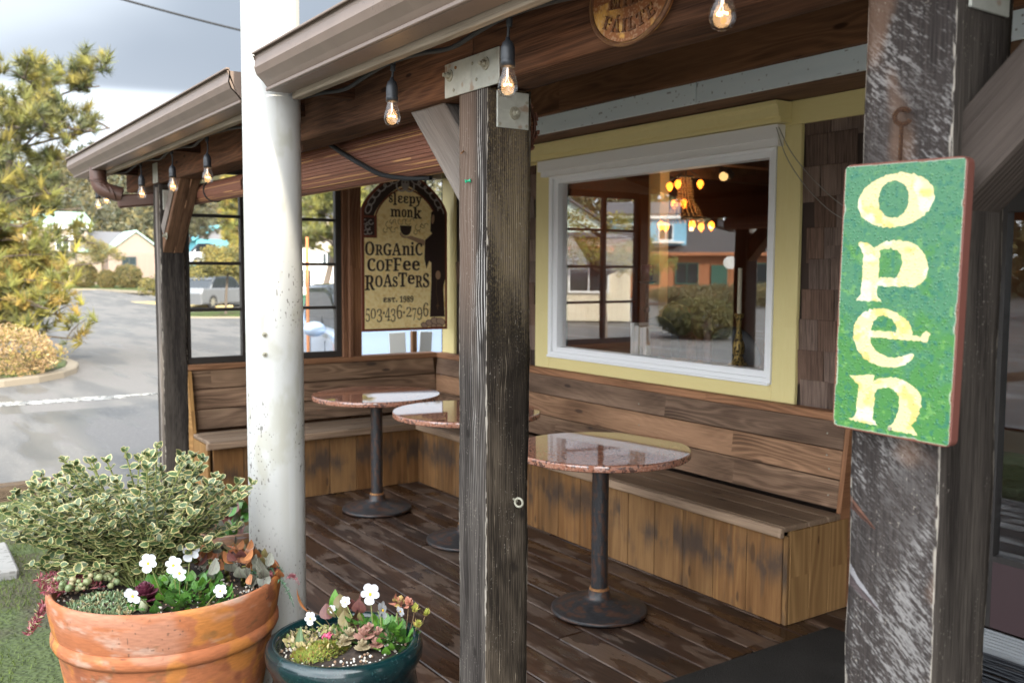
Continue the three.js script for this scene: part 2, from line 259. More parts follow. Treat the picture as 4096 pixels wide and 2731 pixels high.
const mBraceDark = phys({ specularIntensity: 0.2, ...wGrey.t, color: rgb(0.21, 0.185, 0.178), bumpScale: 0.003, roughness: 0.9 });
const galv = surfTex(256, 256, (x, y) => { const a = fbm(x * 60, y * 60, 3), b = fbm(x * 14, y * 14, 4), r = sst(0.66, 0.8, fbm(x * 22 + 8, y * 22, 4)); const c = mix3(mix3([0.3, 0.3, 0.26], [0.52, 0.52, 0.46], a * 0.5 + b * 0.5), [0.25, 0.12, 0.05], r * 0.6); return [...c, a, 0.5]; }, [0.3, 0.3]);
const mGalv = std({ ...galv, metalness: 0.35, roughness: 0.5, bumpScale: 0.0006 });
const mBolt = std({ ...galv, color: rgb(0.8, 0.76, 0.68), metalness: 0.5, roughness: 0.5, bumpScale: 0.0004 });
const rust = surfTex(256, 256, (x, y) => { const a = fbm(x * 40, y * 40, 4), b = fbm(x * 9 + 4, y * 9, 4), s = sst(0.6, 0.75, n2(x * 300, y * 300)); let c = mix3([0.1, 0.032, 0.018], [0.33, 0.12, 0.03], b); c = mix3(c, [0.6, 0.33, 0.08], sst(0.5, 0.72, a) * sst(0.4, 0.62, b)); c = mix3(c, [0.6, 0.45, 0.3], s * 0.3); return [...c, a, 0.6]; }, [0.3, 0.3]);
const mRust = std({ ...rust, metalness: 0.3, roughness: 0.55, bumpScale: 0.0015 });
const mRustDark = std({ ...rust, color: rgb(0.42, 0.4, 0.42), metalness: 0.35, roughness: 0.6, bumpScale: 0.001 });
const mBlackPlastic = std({ color: rgb(0.018, 0.02, 0.024), roughness: 0.45 });
const mCord = std({ color: rgb(0.014, 0.014, 0.015), roughness: 0.8 });
const mIron = std({ color: rgb(0.03, 0.03, 0.033), roughness: 0.5, metalness: 0.3 });
const castTex = surfTex(256, 256, (x, y) => { const a = fbm(x * 50, y * 50, 4), r = sst(0.55, 0.7, fbm(x * 16 + 2, y * 16, 4)); return [...mix3(mix3([0.016, 0.016, 0.018], [0.045, 0.043, 0.045], a), [0.12, 0.05, 0.025], r * 0.55), a, 0.5]; }, [0.3, 0.3]);
const mCast = std({ ...castTex, roughness: 0.42, metalness: 0.2, bumpScale: 0.0012 });
const mGutter = phys({ ...surfTex(256, 256, (x, y) => { const a = fbm(x * 12, y * 12, 4), d = sst(0.86, 0.93, n2(x * 330, y * 330)) * sst(0.45, 0.6, fbm(x * 6, y * 6, 2)); return [...mix3(mix3([0.135, 0.094, 0.072], [0.17, 0.12, 0.093], a), [0.06, 0.05, 0.045], d * 0.6), 0.4 + d * 0.6, 0.5]; }, [0.5, 0.5]), bumpScale: 0.001, roughness: 0.5, clearcoat: 0.15, clearcoatRoughness: 0.25 });
const mDown = std({ color: rgb(0.1, 0.05, 0.036), roughness: 0.45 });
const pipeTex = surfTex(512, 1024, (x, y) => { // v = height in m
  const a = fbm(x * 5, y * 1.3, 4), s = sst(0.62, 0.75, fbm(x * 14 + 3, y * 2.0 + 6, 5)), sp = sst(0.83, 0.9, n2(x * 170, y * 120)) * sst(0.5, 0.6, fbm(x * 6, y * 2 + 8, 2)), run = sst(0.55, 0.8, n2(x * 60, y * 1.1 + 3)) * sst(0.48, 0.68, fbm(x * 8, y * 1.7 + 30, 3)), gr = sst(0.52, 0.72, fbm(x * 16 + 6, y * 9, 5)) * sst(0.45, 0.6, fbm(x * 5, y * 1.6 + 4, 3)) * 0.8;
  let c = mix3([0.41, 0.405, 0.385], [0.49, 0.485, 0.465], a); c = mix3(c, [0.36, 0.34, 0.28], s * 0.4 + run * 0.42); c = mix3(c, [0.3, 0.28, 0.2], gr * 0.55); c = mix3(c, [0.1, 0.09, 0.08], sp * 0.8); return [...c, a, 0.5];
}, [0.6, 3.4]);
const mPipe = std({ ...pipeTex, roughness: 0.62, bumpScale: 0.0008 });
const mYellow = std({ ...surfTex(256, 256, (x, y) => { const a = fbm(x * 4, y * 4, 4), g = n2(x * 30, y * 500); return [...mix3([0.7, 0.58, 0.25], [0.76, 0.65, 0.31], a * 0.6 + g * 0.4), g, 0.5]; }, [1, 1]), roughness: 0.55, bumpScale: 0.0004 });
const mWhite = std({ color: rgb(0.83, 0.83, 0.83), roughness: 0.4 }), mWhiteMatt = std({ color: rgb(0.8, 0.78, 0.75), roughness: 0.6 });
const mFascia = std({ ...surfTex(512, 64, (x, y) => { const a = fbm(x * 3, y * 20, 4), d = sst(0.9, 0.94, n2(x * 50, y * 70)); return [...mix3(mix3([0.62, 0.69, 0.71], [0.74, 0.8, 0.81], a), [0.12, 0.1, 0.08], d * 0.7), n2(x * 20, y * 300), 0.5]; }, [2, 0.25]), roughness: 0.6, bumpScale: 0.0006 });
const mSoffit = std({ ...wCeil.t, color: rgb(1.5, 1.5, 1.5), bumpScale: 0.0006, roughness: 0.85 });
const pane = (ior = 1.5) => phys({ color: 0xffffff, transmission: 1, thickness: 0, roughness: 0.0, ior });
const mPane = pane(1.5), mWindow = pane(2.3), mDoorGlass = pane(1.6);
const granTex = surfTex(512, 512, (x, y) => { const a = n2(x * 420, y * 420), b = n2(x * 210 + 9, y * 210), c3 = fbm(x * 90, y * 90, 3); let c = mix3([0.31, 0.115, 0.07], [0.45, 0.205, 0.13], b); c = mix3(c, [0.52, 0.32, 0.24], sst(0.68, 0.8, a)); c = mix3(c, [0.05, 0.03, 0.03], sst(0.6, 0.7, c3) * 0.8); return [...c, 0.5, 0.06]; }, [0.4, 0.4]);
const mGranite = phys({ map: granTex.map, roughness: 0.04, ior: 1.9 });
const terra = surfTex(1024, 512, (x, y) => { const a = fbm(x * 3.2, y * 4, 5), b = fbm(x * 7 + 3, y * 7 + 9, 4), f = n2(x * 90, y * 500) ; let c = mix3([0.4, 0.125, 0.045], [0.5, 0.18, 0.075], a); c = mix3(c, [0.6, 0.235, 0.05], sst(0.54, 0.6, b) * 0.8); c = mix3(c, [0.52, 0.28, 0.2], sst(0.56, 0.72, fbm(x * 5 + 20, y * 12, 4)) * 0.55); c = mix3(c, [0.24, 0.07, 0.03], sst(0.66, 0.72, fbm(x * 6 + 9, y * 6 + 3, 3)) * 0.7); c = mix3(c, [0.16, 0.1, 0.04], sst(0.68, 0.78, fbm(x * 14 + 5, y * 20, 4)) * 0.5); c = mix3(c, [0.62, 0.5, 0.42], sst(0.6, 0.78, fbm(x * 11 + 2, y * 30, 5)) * 0.5 * sst(0.4, 0.6, fbm(x * 2, y * 3 + 7, 3))); c = mix3(c, [0.07, 0.05, 0.035], sst(0.8, 0.88, n2(x * 130, y * 130)) * sst(0.6, 0.72, fbm(x * 9, y * 9 + 3, 3)) * 0.6); const gv = 0.85 + 0.3 * n2(x * 60, y * 260); c = [c[0] * gv, c[1] * gv, c[2] * gv];
  return [...c, 0.35 * f + 0.4 * b + 0.25 * n2(x * 300, y * 300), mix(0.85, 0.66, sst(0.5, 0.6, b))]; }, [2.2, 1.1], true);
const mTerra = std({ ...terra, color: rgb(0.78, 0.74, 0.7), bumpScale: 0.0012, roughness: 1 });
const teal = surfTex(512, 256, (x, y) => { const a = fbm(x * 5, y * 9, 4), b = n2(x * 120, y * 160), k = sst(0.84, 0.92, n2(x * 230, y * 230)); return [...mix3(mix3(mix3([0.003, 0.009, 0.017], [0.003, 0.022, 0.022], a), [0.008, 0.045, 0.036], b * 0.25), [0.06, 0.1, 0.1], k * 0.4), a, 0.2]; }, [1.4, 0.7]);
const mTeal = phys({ map: teal.map, bumpMap: teal.bumpMap, bumpScale: 0.002, roughness: 0.16, ior: 1.6 });
const soil = surfTex(256, 256, (x, y) => { const a = fbm(x * 60, y * 60, 4); return [...mix3([0.012, 0.008, 0.006], [0.06, 0.04, 0.028], a), a, 0.9]; }, [0.3, 0.3]);
const mSoil = std({ ...soil, bumpScale: 0.006, roughness: 0.95 });
const mPerlite = std({ color: rgb(0.65, 0.62, 0.55), roughness: 0.9 });
const matTex = surfTex(256, 256, (x, y) => { const a = n2(x * 700, y * 700), b = fbm(x * 6, y * 6, 3); return [...mix3([0.012, 0.011, 0.01], [0.05, 0.045, 0.04], a * 0.6 + b * 0.4), a, 0.95]; }, [0.4, 0.4]);
const mMat = phys({ specularIntensity: 0.2, ...matTex, bumpScale: 0.004, roughness: 0.95 });
const bambooTex = surfTex(512, 256, (x, y) => { const k = Math.floor(y * 130), q = hash2(k, 5), e = Math.abs(y * 130 - k - 0.5), l = sst(0.75, 0.9, q) * sst(0.35, 0.55, fbm(x * 3 + k, k * 3.7, 2)); let c = mix3([0.14, 0.05, 0.03], [0.27, 0.105, 0.062], hash2(k, 9) * 0.6 + n2(x * 14, y * 260) * 0.4); c = mix3(c, [0.62, 0.33, 0.13], l * 0.8); return [...c, 1 - e * 1.6, 0.6]; }, [1.6, 0.8]);
const mBamboo = std({ ...bambooTex, roughness: 0.6, bumpScale: 0.002 });
// ---------- ground ----------
const dip = (x, z) => Math.exp(-(((x + 42) / 9) ** 2 + ((z + 13) / 8) ** 2));
const ground = (x, z) => -0.125 - 0.2 * dip(x, z) + 0.36 * sst(-50, -68, x);
function sheet(x0, x1, z0, z1, nx, nz, lift, cut) {
  const g = new THREE.PlaneGeometry(1, 1, nx, nz), p = g.attributes.position, uv = g.attributes.uv;
  for (let i = 0; i < p.count; i++) { const x = mix(x0, x1, p.getX(i) + 0.5), z = mix(z0, z1, 0.5 - p.getY(i)); p.setXYZ(i, x, ground(x, z) + lift, z); uv.setXY(i, x, z); }
  g.computeVertexNormals(); return g;
}
const grassTex = surfTex(512, 512, (x, y) => { const a = fbm(x * 2.5, y * 2.5, 5), b = n2(x * 90, y * 90), d = sst(0.5, 0.64, fbm(x * 1.7 + 7, y * 1.7, 4)); let c = mix3([0.03, 0.045, 0.014], [0.09, 0.115, 0.035], a * 0.5 + b * 0.5); c = mix3(c, [0.055, 0.04, 0.026], d * 0.7); return [...c, b, 0.9]; }, [3, 3]);
const mLawn = std({ ...grassTex, bumpScale: 0.015, roughness: 0.95 });
struct('ground', sheet(-420, 120, -260, 260, 108, 104, -0.03), std({ ...grassTex, bumpScale: 0.01, roughness: 0.95 }));
// wet asphalt: grey aggregate, damp patches and standing films of water
const asph = surfTex(1024, 1024, (x, y) => {
  const g = n2(x * 60, y * 60) * 0.5 + n2(x * 140, y * 140) * 0.5, m = fbm(x * 0.5 + 3, y * 2.2 + 7, 5), f = fbm(x * 0.42 + 13, y * 2.6 + 3, 5), wet = sst(0.4, 0.64, m), film = sst(0.63, 0.74, f);
  const c = mix3(mix3([0.125, 0.119, 0.112], [0.092, 0.09, 0.088], wet), [0.24, 0.225, 0.205], sst(0.72, 0.86, g) * 0.5);
  return [...c, g * (1 - film), mix(mix(0.9, 0.7, wet), 0.42, film)];
}, [12, 12], true);
const mAsphalt = std({ ...asph, bumpScale: 0.006, roughness: 1 });
struct('parking_lot', sheet(-64, -6.75, -70, 60, 60, 80, 0), mAsphalt);
{
  const s = sheet(-6.75, 30, 2.6, 60, 20, 20, 0.002); struct('street', s, mAsphalt);
  struct('lawn', sheet(-7.46, -1.6, -1.07, 2.4, 30, 14, 0.007), mLawn);
  struct('sidewalk', mv(cbox(7, 0.12, 3.45, 0.01, 'x'), 1.92, -0.14, 0.75), std({ ...surfTex(256, 256, (x, y) => { const a = fbm(x * 8, y * 8, 5); return [...mix3([0.4, 0.39, 0.37], [0.5, 0.49, 0.47], a), a, 0.9]; }, [1, 1]), bumpScale: 0.003, roughness: 0.9 }));
  // wet strip across the lot entrance, its sheen put in as pale colour
  { const mw = std({ ...surfTex(128, 128, (x, y) => { const a = fbm(x * 10, y * 10, 4); return [...mix3([0.3, 0.3, 0.3], [0.62, 0.62, 0.6], sst(0.3, 0.55, a)), a, 0.7]; }, [1, 1]), roughness: 0.6 }); const pud = (cx, cz, lx, lz, seed) => { const s = new THREE.Shape(), n = 44; for (let i = 0; i < n; i++) { const a = i / n * 6.283, k = 0.55 + 0.9 * fbm(Math.cos(a) * 2.2 + seed, Math.sin(a) * 2.2 + 5, 4); const x = cx + lx * k * Math.cos(a), z = cz + lz * k * Math.sin(a); i ? s.lineTo(x, -z) : s.moveTo(x, -z); } const g = new THREE.ShapeGeometry(s); g.rotateX(-Math.PI / 2); return g.translate(0, -0.121, 0); }; [[-12.9, -1.0, 0.2, 2.4, 3], [-12.9, -4.6, 0.17, 1.6, 9]].forEach((a) => struct('wet_sheen_strip', pud(...a), mw)); }
  // short grass blades over the lawn in view
  rnd = mulberry(501);
  const bl = new THREE.BufferGeometry(); bl.setAttribute('position', new THREE.Float32BufferAttribute([-0.003, 0, 0, 0.003, 0, 0, 0.004, 0.03, 0.008], 3)); bl.setAttribute('uv', new THREE.Float32BufferAttribute([0, 0, 1, 0, 0.5, 1], 2)); bl.computeVertexNormals();
  const ms = [], cs = [];
  for (let i = 0; i < 42000; i++) { const x = rr(-7.4, -1.6), z = rr(-1.02, 0.6); if (fbm(x * 1.7 + 7, z * 1.7, 4) > 0.6 && rnd() < 0.8) continue; ms.push(M4(V3(x, ground(x, z), z), new THREE.Quaternion().setFromEuler(new THREE.Euler(rr(-0.5, 0.5), rr(0, 6.28), rr(-0.5, 0.5))), rr(0.5, 1.25))); const t = rnd(); cs.push(rgb(mix(0.05, 0.12, t), mix(0.075, 0.16, t), mix(0.02, 0.03, rnd()))); }
  const gr = stuff('grass', bl, std({ color: 0xffffff, roughness: 0.8, side: THREE.DoubleSide }), ms, scene, cs); tag(gr, 'short damp green grass on the lawn beside the terracotta planter', 'grass');
  const kerb = part('kerb', mv(cbox(0.14, 0.16, 12, 0.015, 'z'), -7.52, -0.085, 4.9), std({ ...wGrey.t, color: rgb(0.8, 0.62, 0.45), roughness: 0.9 }), scene); kerb.userData.kind = 'structure';
  const slabTex = surfTex(256, 256, (x, y) => { const a = fbm(x * 8, y * 8, 5), p = sst(0.72, 0.8, n2(x * 60, y * 60)); return [...mix3(mix3([0.2, 0.19, 0.18], [0.3, 0.29, 0.27], a), [0.1, 0.09, 0.08], p * 0.6), a, 0.9]; }, [1, 1]);
  const slab = part('stepping_slab', mv(cbox(0.6, 0.07, 0.75, 0.012, 'z'), -5.85, -0.098, -0.2), std({ ...slabTex, bumpScale: 0.003, roughness: 0.9 }), scene);
  slab.rotation.y = 0; tag(slab, 'pale grey concrete slab lying in the lawn at the left edge of the picture', 'paving slab');
}
// ---------- porch deck ----------
{
  rnd = mulberry(77);
  const deck = new THREE.Group(); deck.name = 'porch_deck'; deck.userData.kind = 'structure'; scene.add(deck);
  part('joist_frame', mv(cbox(8.6, 0.08, 2.56, 0.003), -2.2, -0.085, -2.41), mDeckSub, deck);
  const pitch = 0.1492, z0 = -2.0245;
  for (let k = -6; k <= 10; k++) {
    const zc = z0 - pitch * (k + 0.5); if (zc < -3.72 || zc > -1.13) continue;
    const cuts = [-6.5, ...(k === 2 ? [-3.05] : k % 3 === 0 ? [-4.9 + rr(-0.6, 0.6), -1.6] : k % 3 === 1 ? [-3.6 + rr(-0.5, 0.5)] : [-2.5 + rr(-0.3, 0.3)]), 2.1];
    for (let i = 0; i + 1 < cuts.length; i++) { const a = cuts[i] + 0.002, b = cuts[i + 1] - 0.002; part('plank', cbox(b - a, 0.034, pitch - 0.009, 0.004, 'x', rr(0, 20), rr(0, 20)), pick(mDeck), deck, [(a + b) / 2, -0.017 + rr(-0.001, 0.001), zc]); }
  }
  part('rim_board', mv(cbox(8.6, 0.12, 0.03, 0.003, 'x'), -2.2, -0.066, -1.112), mDeck[1], deck);
}
// ---------- porch posts with braces and plates ----------
function hexBolt(at, face, s = 1) { // face: 'z' or 'x' outwards
  const g = merge([mv(cyl(0.017 * s, 0.017 * s, 0.003, 20), 0, 0.0015, 0), mv(cyl(0.0095 * s, 0.0095 * s, 0.01, 6), 0, 0.008, 0), mv(cyl(0.0055 * s, 0.0055 * s, 0.009, 10), 0, 0.017, 0)]);
  if (face === 'z') g.rotateX(Math.PI / 2); else g.rotateZ(-Math.PI / 2);
  return g.translate(...at);
}
const nailHead = (at, face, r = 0.005) => { const g = cyl(r, r * 1.1, 0.004, 8); if (face === 'z') g.rotateX(Math.PI / 2); else g.rotateZ(-Math.PI / 2); return g.translate(...at); };
const PZ = -1.31; // street face of posts and beam
function brace(dir, x0, yLow, yTop, h, depth, mat, seed) { // a raking strut beside a post, cut to the post and to the beam
  const run = yTop - yLow, s = new THREE.Shape(); s.moveTo(0, yLow); s.lineTo(dir * run, yTop); s.lineTo(dir * (run - h), yTop); s.lineTo(0, yLow + h);
  const g = new THREE.ExtrudeGeometry(s, { depth, bevelEnabled: true, bevelSize: 0.004, bevelThickness: 0.004, bevelSegments: 1, steps: 1 });
  const p = g.attributes.position, uv = g.attributes.uv; for (let i = 0; i < p.count; i++) uv.setXY(i, (p.getX(i) * dir + p.getY(i)) * 0.707 + seed, (p.getY(i) - dir * p.getX(i)) * 0.707 + p.getZ(i));
  return g.translate(x0, 0, 0);
}
{
  // centre post
  const t = thing('porch_post', 'dark weathered timber post standing centre front, with metal plates and raking brace', 'post', [-2.11, 0, PZ - 0.07]);
  const knots = [[1.3, 0.012, 0.035], [0.86, -0.004, 0.05], [0.78, 0.006, 0.025], [1.53, 0.004, 0.02], [1.12, -0.003, 0.03]];
  part('post_timber', timber(0.14, 2.13, 0.14, 'y', 260, 0.005, 0.0016, 3, 0.2, (q) => knots.reduce((s, [y, a, w]) => s + a * 0.6 * Math.exp(-(((q[1] + 0.96 - y + q[2] * 0.5) / w) ** 2)) * (q[0] > 0.06 ? 0.15 + 0.85 * Math.cos(q[2] / 0.07 * 1.5) : 0.2), 0)), mPost[0], t, [0, 0.955, 0]);
  part('brace', brace(-1, -0.068, 1.69, 2.02, 0.19, 0.1, mBraceGrey, 3).translate(0, 0, -0.065), mBraceGrey, t);
  const fp = part('face_plate', cbox(0.268, 0.09, 0.005, 0.0015), mGalv, t, [0, 2.062, 0.0735]);
  for (const [x, y] of [[-0.105, 0.012], [0.075, 0.012]]) part('bolt', hexBolt([x, y, 0.003], 'z', 0.95), mBolt, fp);
  for (const [x, y] of [[-0.075, 0.028], [-0.085, -0.03], [0.03, -0.02], [0.01, 0.024]]) part('screw', nailHead([x, y, 0.003], 'z', 0.0042), x === -0.075 ? mRust : mBolt, fp);
  const sp = part('side_plate', cbox(0.005, 0.094, 0.1, 0.0015, 'y'), mGalv, t, [0.0735, 1.966, -0.008]);
  part('bolt', hexBolt([0.003, -0.008, -0.004], 'x', 1), mBolt, sp);
  for (const [y, z] of [[0.036, 0.042], [-0.038, 0.042], [0.022, -0.042], [-0.038, -0.042]]) part('screw', nailHead([0.003, y, z], 'x', 0.0042), mBolt, sp);
  part('screw_eye', merge([new THREE.TorusGeometry(0.0115, 0.0034, 8, 20).rotateY(0.5).translate(0.094, 0.93, -0.02), rod([0.068, 0.935, -0.02], [0.086, 0.932, -0.02], 0.0035)]), mBolt, t);
  part('nail', rod([-0.046, 1.868, 0.068], [-0.02, 1.857, 0.092], 0.0022), mRust, t);
}
{
  const pin = thing('push_pin', 'small green plastic push pin stuck in the centre post', 'push pin', [-2.115, 1.786, PZ + 0.002], 0);
  const g = lathe([[0, 0], [0.005, 0], [0.0055, 0.002], [0.003, 0.004], [0.0026, 0.01], [0.005, 0.013], [0.005, 0.015], [0, 0.0155]], 14).rotateX(Math.PI / 2);
  part('pin_head', g, std({ color: rgb(0.01, 0.32, 0.16), roughness: 0.3 }), pin, [0, 0, 0], [0.2, -0.5, 0]);
}
{
  // right post, and the brace that leaves it towards the entrance
  const t = thing('porch_post', 'saw-marked dark timber post at the right, carrying the green open board', 'post', [-0.855, 0, PZ - 0.0775]);
  part('post_timber', timber(0.155, 2.13, 0.155, 'y', 200, 0.007, 0.0022, 17, 0.2), mPost[1], t, [0, 0.955, 0]);
  const b = brace(1, 0.076, 1.645, 2.02, 0.14, 0.11, mPost[1], 1).translate(0, 0, -0.06); part('brace', b, mBraceDark, t);
  const sp = part('side_plate', cbox(0.005, 0.118, 0.106, 0.0015, 'y'), mGalv, t, [0.0805, 1.996, 0]); part('bolt', hexBolt([0.003, -0.02, 0], 'x', 1), mBolt, sp);
  part('worn_knot', new THREE.SphereGeometry(0.016, 14, 8).scale(0.12, 1.5, 1), mBraceGrey, t, [0.0775, 0.63, 0.045]);
  part('rusty_hook', merge([new THREE.TorusGeometry(0.0115, 0.0036, 8, 20, 5.2).rotateZ(0.6).rotateY(0.5).translate(0.006, 1.785, 0.094), rod([0.006, 1.772, 0.096], [0.004, 1.71, 0.094], 0.0034), rod([0, 1.8, 0.072], [0.004, 1.795, 0.09], 0.0035)]), std({ ...rust, color: rgb(0.42, 0.36, 0.36), roughness: 0.7, metalness: 0.2 }), t);
}
{
  const t = thing('porch_post', 'far timber post at the outer corner of the porch beside the lawn', 'post', [-5.47, 0, PZ - 0.07]);
  part('post_timber', timber(0.14, 2.13, 0.14, 'y', 90, 0.009, 0.003, 29, 0.2), mPost[2], t, [0, 0.955, 0]);
  part('pale_edge_strip', timber(0.035, 2.0, 0.02, 'y', 60, 0.006, 0.003, 37, 0.2), mBraceGrey, t, [0.045, 1.0, 0.0705]);
  const b = part('brace', brace(1, 0.068, 1.64, 2.02, 0.17, 0.1, mPostBrown, 6).translate(0, 0, -0.05), mPostBrown, t);
  part('bolt', hexBolt([0.155, 1.73, 0.0535], 'z', 1.1), mBolt, b);
  part('brace_face', cbox(0.34, 0.07, 0.006, 0.002).rotateZ(0.785).translate(0.21, 1.88, 0.058), mBraceGrey, b);
  part('face_plate', cbox(0.1, 0.11, 0.005, 0.0015), mGalv, t, [0.02, 2.08, 0.0735]);
  part('side_plate', cbox(0.005, 0.11, 0.1, 0.0015, 'y'), mGalv, t, [0.0735, 1.93, 0]);
}
// ---------- beams, roof, gutters ----------
{
  const bm = wBeam.mk(), bm2 = wBeam.mk([0.8, 0.78, 0.76]);
  const t = part('porch_beam', timber(4.08, 0.17, 0.14, 'x', 120, 0.006, 0.003, 5, 0.2), bm, scene, [-4.15, 2.105, PZ - 0.07]); tag(t, 'rough brown main beam of the porch running left from the centre post', 'beam');
  const t2 = part('porch_beam', timber(4.4, 0.17, 0.14, 'x', 140, 0.006, 0.003, 55, 0.2), bm2, scene, [0.092, 2.112, PZ - 0.07]); tag(t2, 'rough brown main beam of the porch running right from the centre post', 'beam');
  const l = part('ledger_beam', timber(9, 0.2, 0.05, 'x', 60, 0.004, 0.001, 71, 0.2), wCeil.mk([1.35, 1.25, 1.15]), scene, [-2.1, 2.535, -3.2]); tag(l, 'brown knotty ledger board under the porch roof above the white eave board', 'beam');
}
{
  rnd = mulberry(91);
  const t = thing('porch_roof', 'low sloping shed roof over the porch with plank ceiling and grey fascia', 'roof', [0, 0, 0]);
  const slope = Math.atan2(0.44, 2.14), mid = [2.425, -2.17];
  const mTop = std({ color: rgb(0.09, 0.085, 0.08), roughness: 0.9 });
  for (const [a, b] of [[-6.45, -3.2], [-2.9, 2.2]]) { const g = cbox(b - a, 0.03, 2.34, 0.003, 'x'); g.rotateX(slope); part('roof_covering', g, mTop, t, [(a + b) / 2, 2.465, -2.24]); }
  { const g = cbox(0.3, 0.03, 2.0, 0.003, 'x'); g.rotateX(slope); part('roof_covering', g, mTop, t, [-3.05, 2.502, -2.42]); }
  for (let k = 0; k < 12; k++) { const u = (k + 0.5) / 12, z = -1.18 - u * 2.1, y = 2.222 + u * 0.432; const x0 = -6.4, x1 = 2.1; const g = cbox(x1 - x0, 0.02, 0.17, 0.002, 'x', rr(0, 9), rr(0, 9)); g.rotateX(slope); part('ceiling_plank', g, wCeil.mk([rr(0.8, 1.15), rr(0.8, 1.1), rr(0.8, 1.05)]), t, [(x0 + x1) / 2, y, z]); }
  for (const [a, b] of [[-6.4, -3.2], [-2.9, 2.2]]) part('fascia_strip', timber(b - a, 0.07, 0.028, 'x', 60, 0.003, 0.001, a, 0.2), wGrey.mk([1, 0.92, 0.8]), t, [(a + b) / 2, 2.128, -1.136]);
  part('soffit_board', mv(cbox(8.5, 0.014, 0.16, 0.002, 'x'), -2.15, 2.2, -1.225), wCeil.mk([0.8, 0.75, 0.7]), t);
  for (const x of [-3.28, -2.86, -1.4, -0.2, -4.6, -5.9]) part('rafter_tail', cbox(0.045, 0.09, 0.2, 0.003, 'z', x), wBeam.mk([0.6, 0.55, 0.5]), t, [x, 2.148, -1.225]);
}
function gutter(x0, x1, label) {
  const t = thing('rain_gutter', label, 'gutter', [x0, 0, 0]), L = x1 - x0, prof = [[-1.0, 2.215], [-1.006, 2.219], [-1.008, 2.206], [-1.004, 2.178], [-1.012, 2.158], [-1.034, 2.137], [-1.046, 2.122]];
  const back = prof.map(([z, y]) => [z - 0.004, y + 0.001]).reverse(), s = new THREE.Shape();
  [...prof, ...back].forEach(([z, y], i) => (i ? s.lineTo(-z, y) : s.moveTo(-z, y)));
  const ext = (sh) => { const g = new THREE.ExtrudeGeometry(sh, { depth: L, bevelEnabled: false }); const p = g.attributes.position, n = g.attributes.normal; for (let i = 0; i < p.count; i++) { const [a, b, c] = [p.getX(i), p.getY(i), p.getZ(i)]; p.setXYZ(i, c, b, -a); const [e, f, q] = [n.getX(i), n.getY(i), n.getZ(i)]; n.setXYZ(i, q, f, -e); } return g; };
  part('gutter_face', ext(s), mGutter, t);
  part('gutter_trough', merge([mv(cbox(L, 0.004, 0.068, 0.001), L / 2, 2.114, -1.086), mv(cbox(L, 0.1, 0.004, 0.001), L / 2, 2.166, -1.1185)]), mGutter, t);
  part('drip_edge', mv(cbox(L, 0.011, 0.009, 0.002), L / 2, 2.1165, -1.0445), mGutter, t);
  part('rim_strip', mv(cbox(L, 0.007, 0.014, 0.002), L / 2, 2.222, -1.0035), mGutter, t);
  for (const x of [0.0015, L - 0.0015]) { const e = new THREE.Shape(); prof.forEach(([z, y], i) => (i ? e.lineTo(-z, y) : e.moveTo(-z, y))); e.lineTo(1.116, 2.116); e.lineTo(1.116, 2.216); const g = new THREE.ExtrudeGeometry(e, { depth: 0.003, bevelEnabled: false }); g.rotateY(Math.PI / 2); const p = g.attributes.position; part('end_cap', g.translate(x - 0.0015, 0, 0), mGutter, t); }
}
gutter(-2.915, 2.2, 'brown metal rain gutter over the near half of the porch, right of the white pipe');
gutter(-6.4, -3.175, 'brown metal rain gutter over the far half of the porch, left of the white pipe');
{
  const t = thing('downspout', 'ribbed brown downspout bending from the far gutter end towards the corner post', 'downspout', [0, 0, 0]);
  const sweep = (pts) => { const g = tube(pts, 0.045, 40, 10); return g; };
  part('elbow', sweep([[-5.83, 2.13, -1.08], [-5.83, 2.06, -1.08], [-5.82, 2.01, -1.1], [-5.8, 1.985, -1.16], [-5.79, 1.975, -1.2]]), mDown, t);
  for (let i = 0; i < 5; i++) part('rib', new THREE.TorusGeometry(0.046, 0.004, 6, 20).rotateX(Math.PI / 2 - i * 0.3).translate(-5.83 + i * 0.008, 2.06 - i * 0.019, -1.08 - i * i * 0.004), mDown, t);
  part('run', mv(cbox(0.07, 0.075, 0.34, 0.01, 'z'), 0, 0, 0), mDown, t, [-5.77, 1.955, -1.34], [0.11, -0.22, 0]);
}
{
  const t = thing('steel_pipe', 'tall white painted round steel pipe standing at the porch edge behind the planters', 'pipe', [-3.03, -0.15, -1.1]);
  const g = lathe([[0.094, 0], [0.094, 0.6], [0.0945, 1.5], [0.094, 2.2], [0.094, 4.6]], 64); const p = g.attributes.position, uv = g.attributes.uv; for (let i = 0; i < p.count; i++) uv.setXY(i, uv.getX(i) * 0.59, p.getY(i));
  part('pipe_tube', g, mPipe, t);
  for (const y of [1.47, 1.405]) part('bolt', hexBolt([0, 0, 0], 'x', 0.5).rotateY(-0.68).translate(0.0735, y + 0.017, 0.0595), mBolt, t);
}
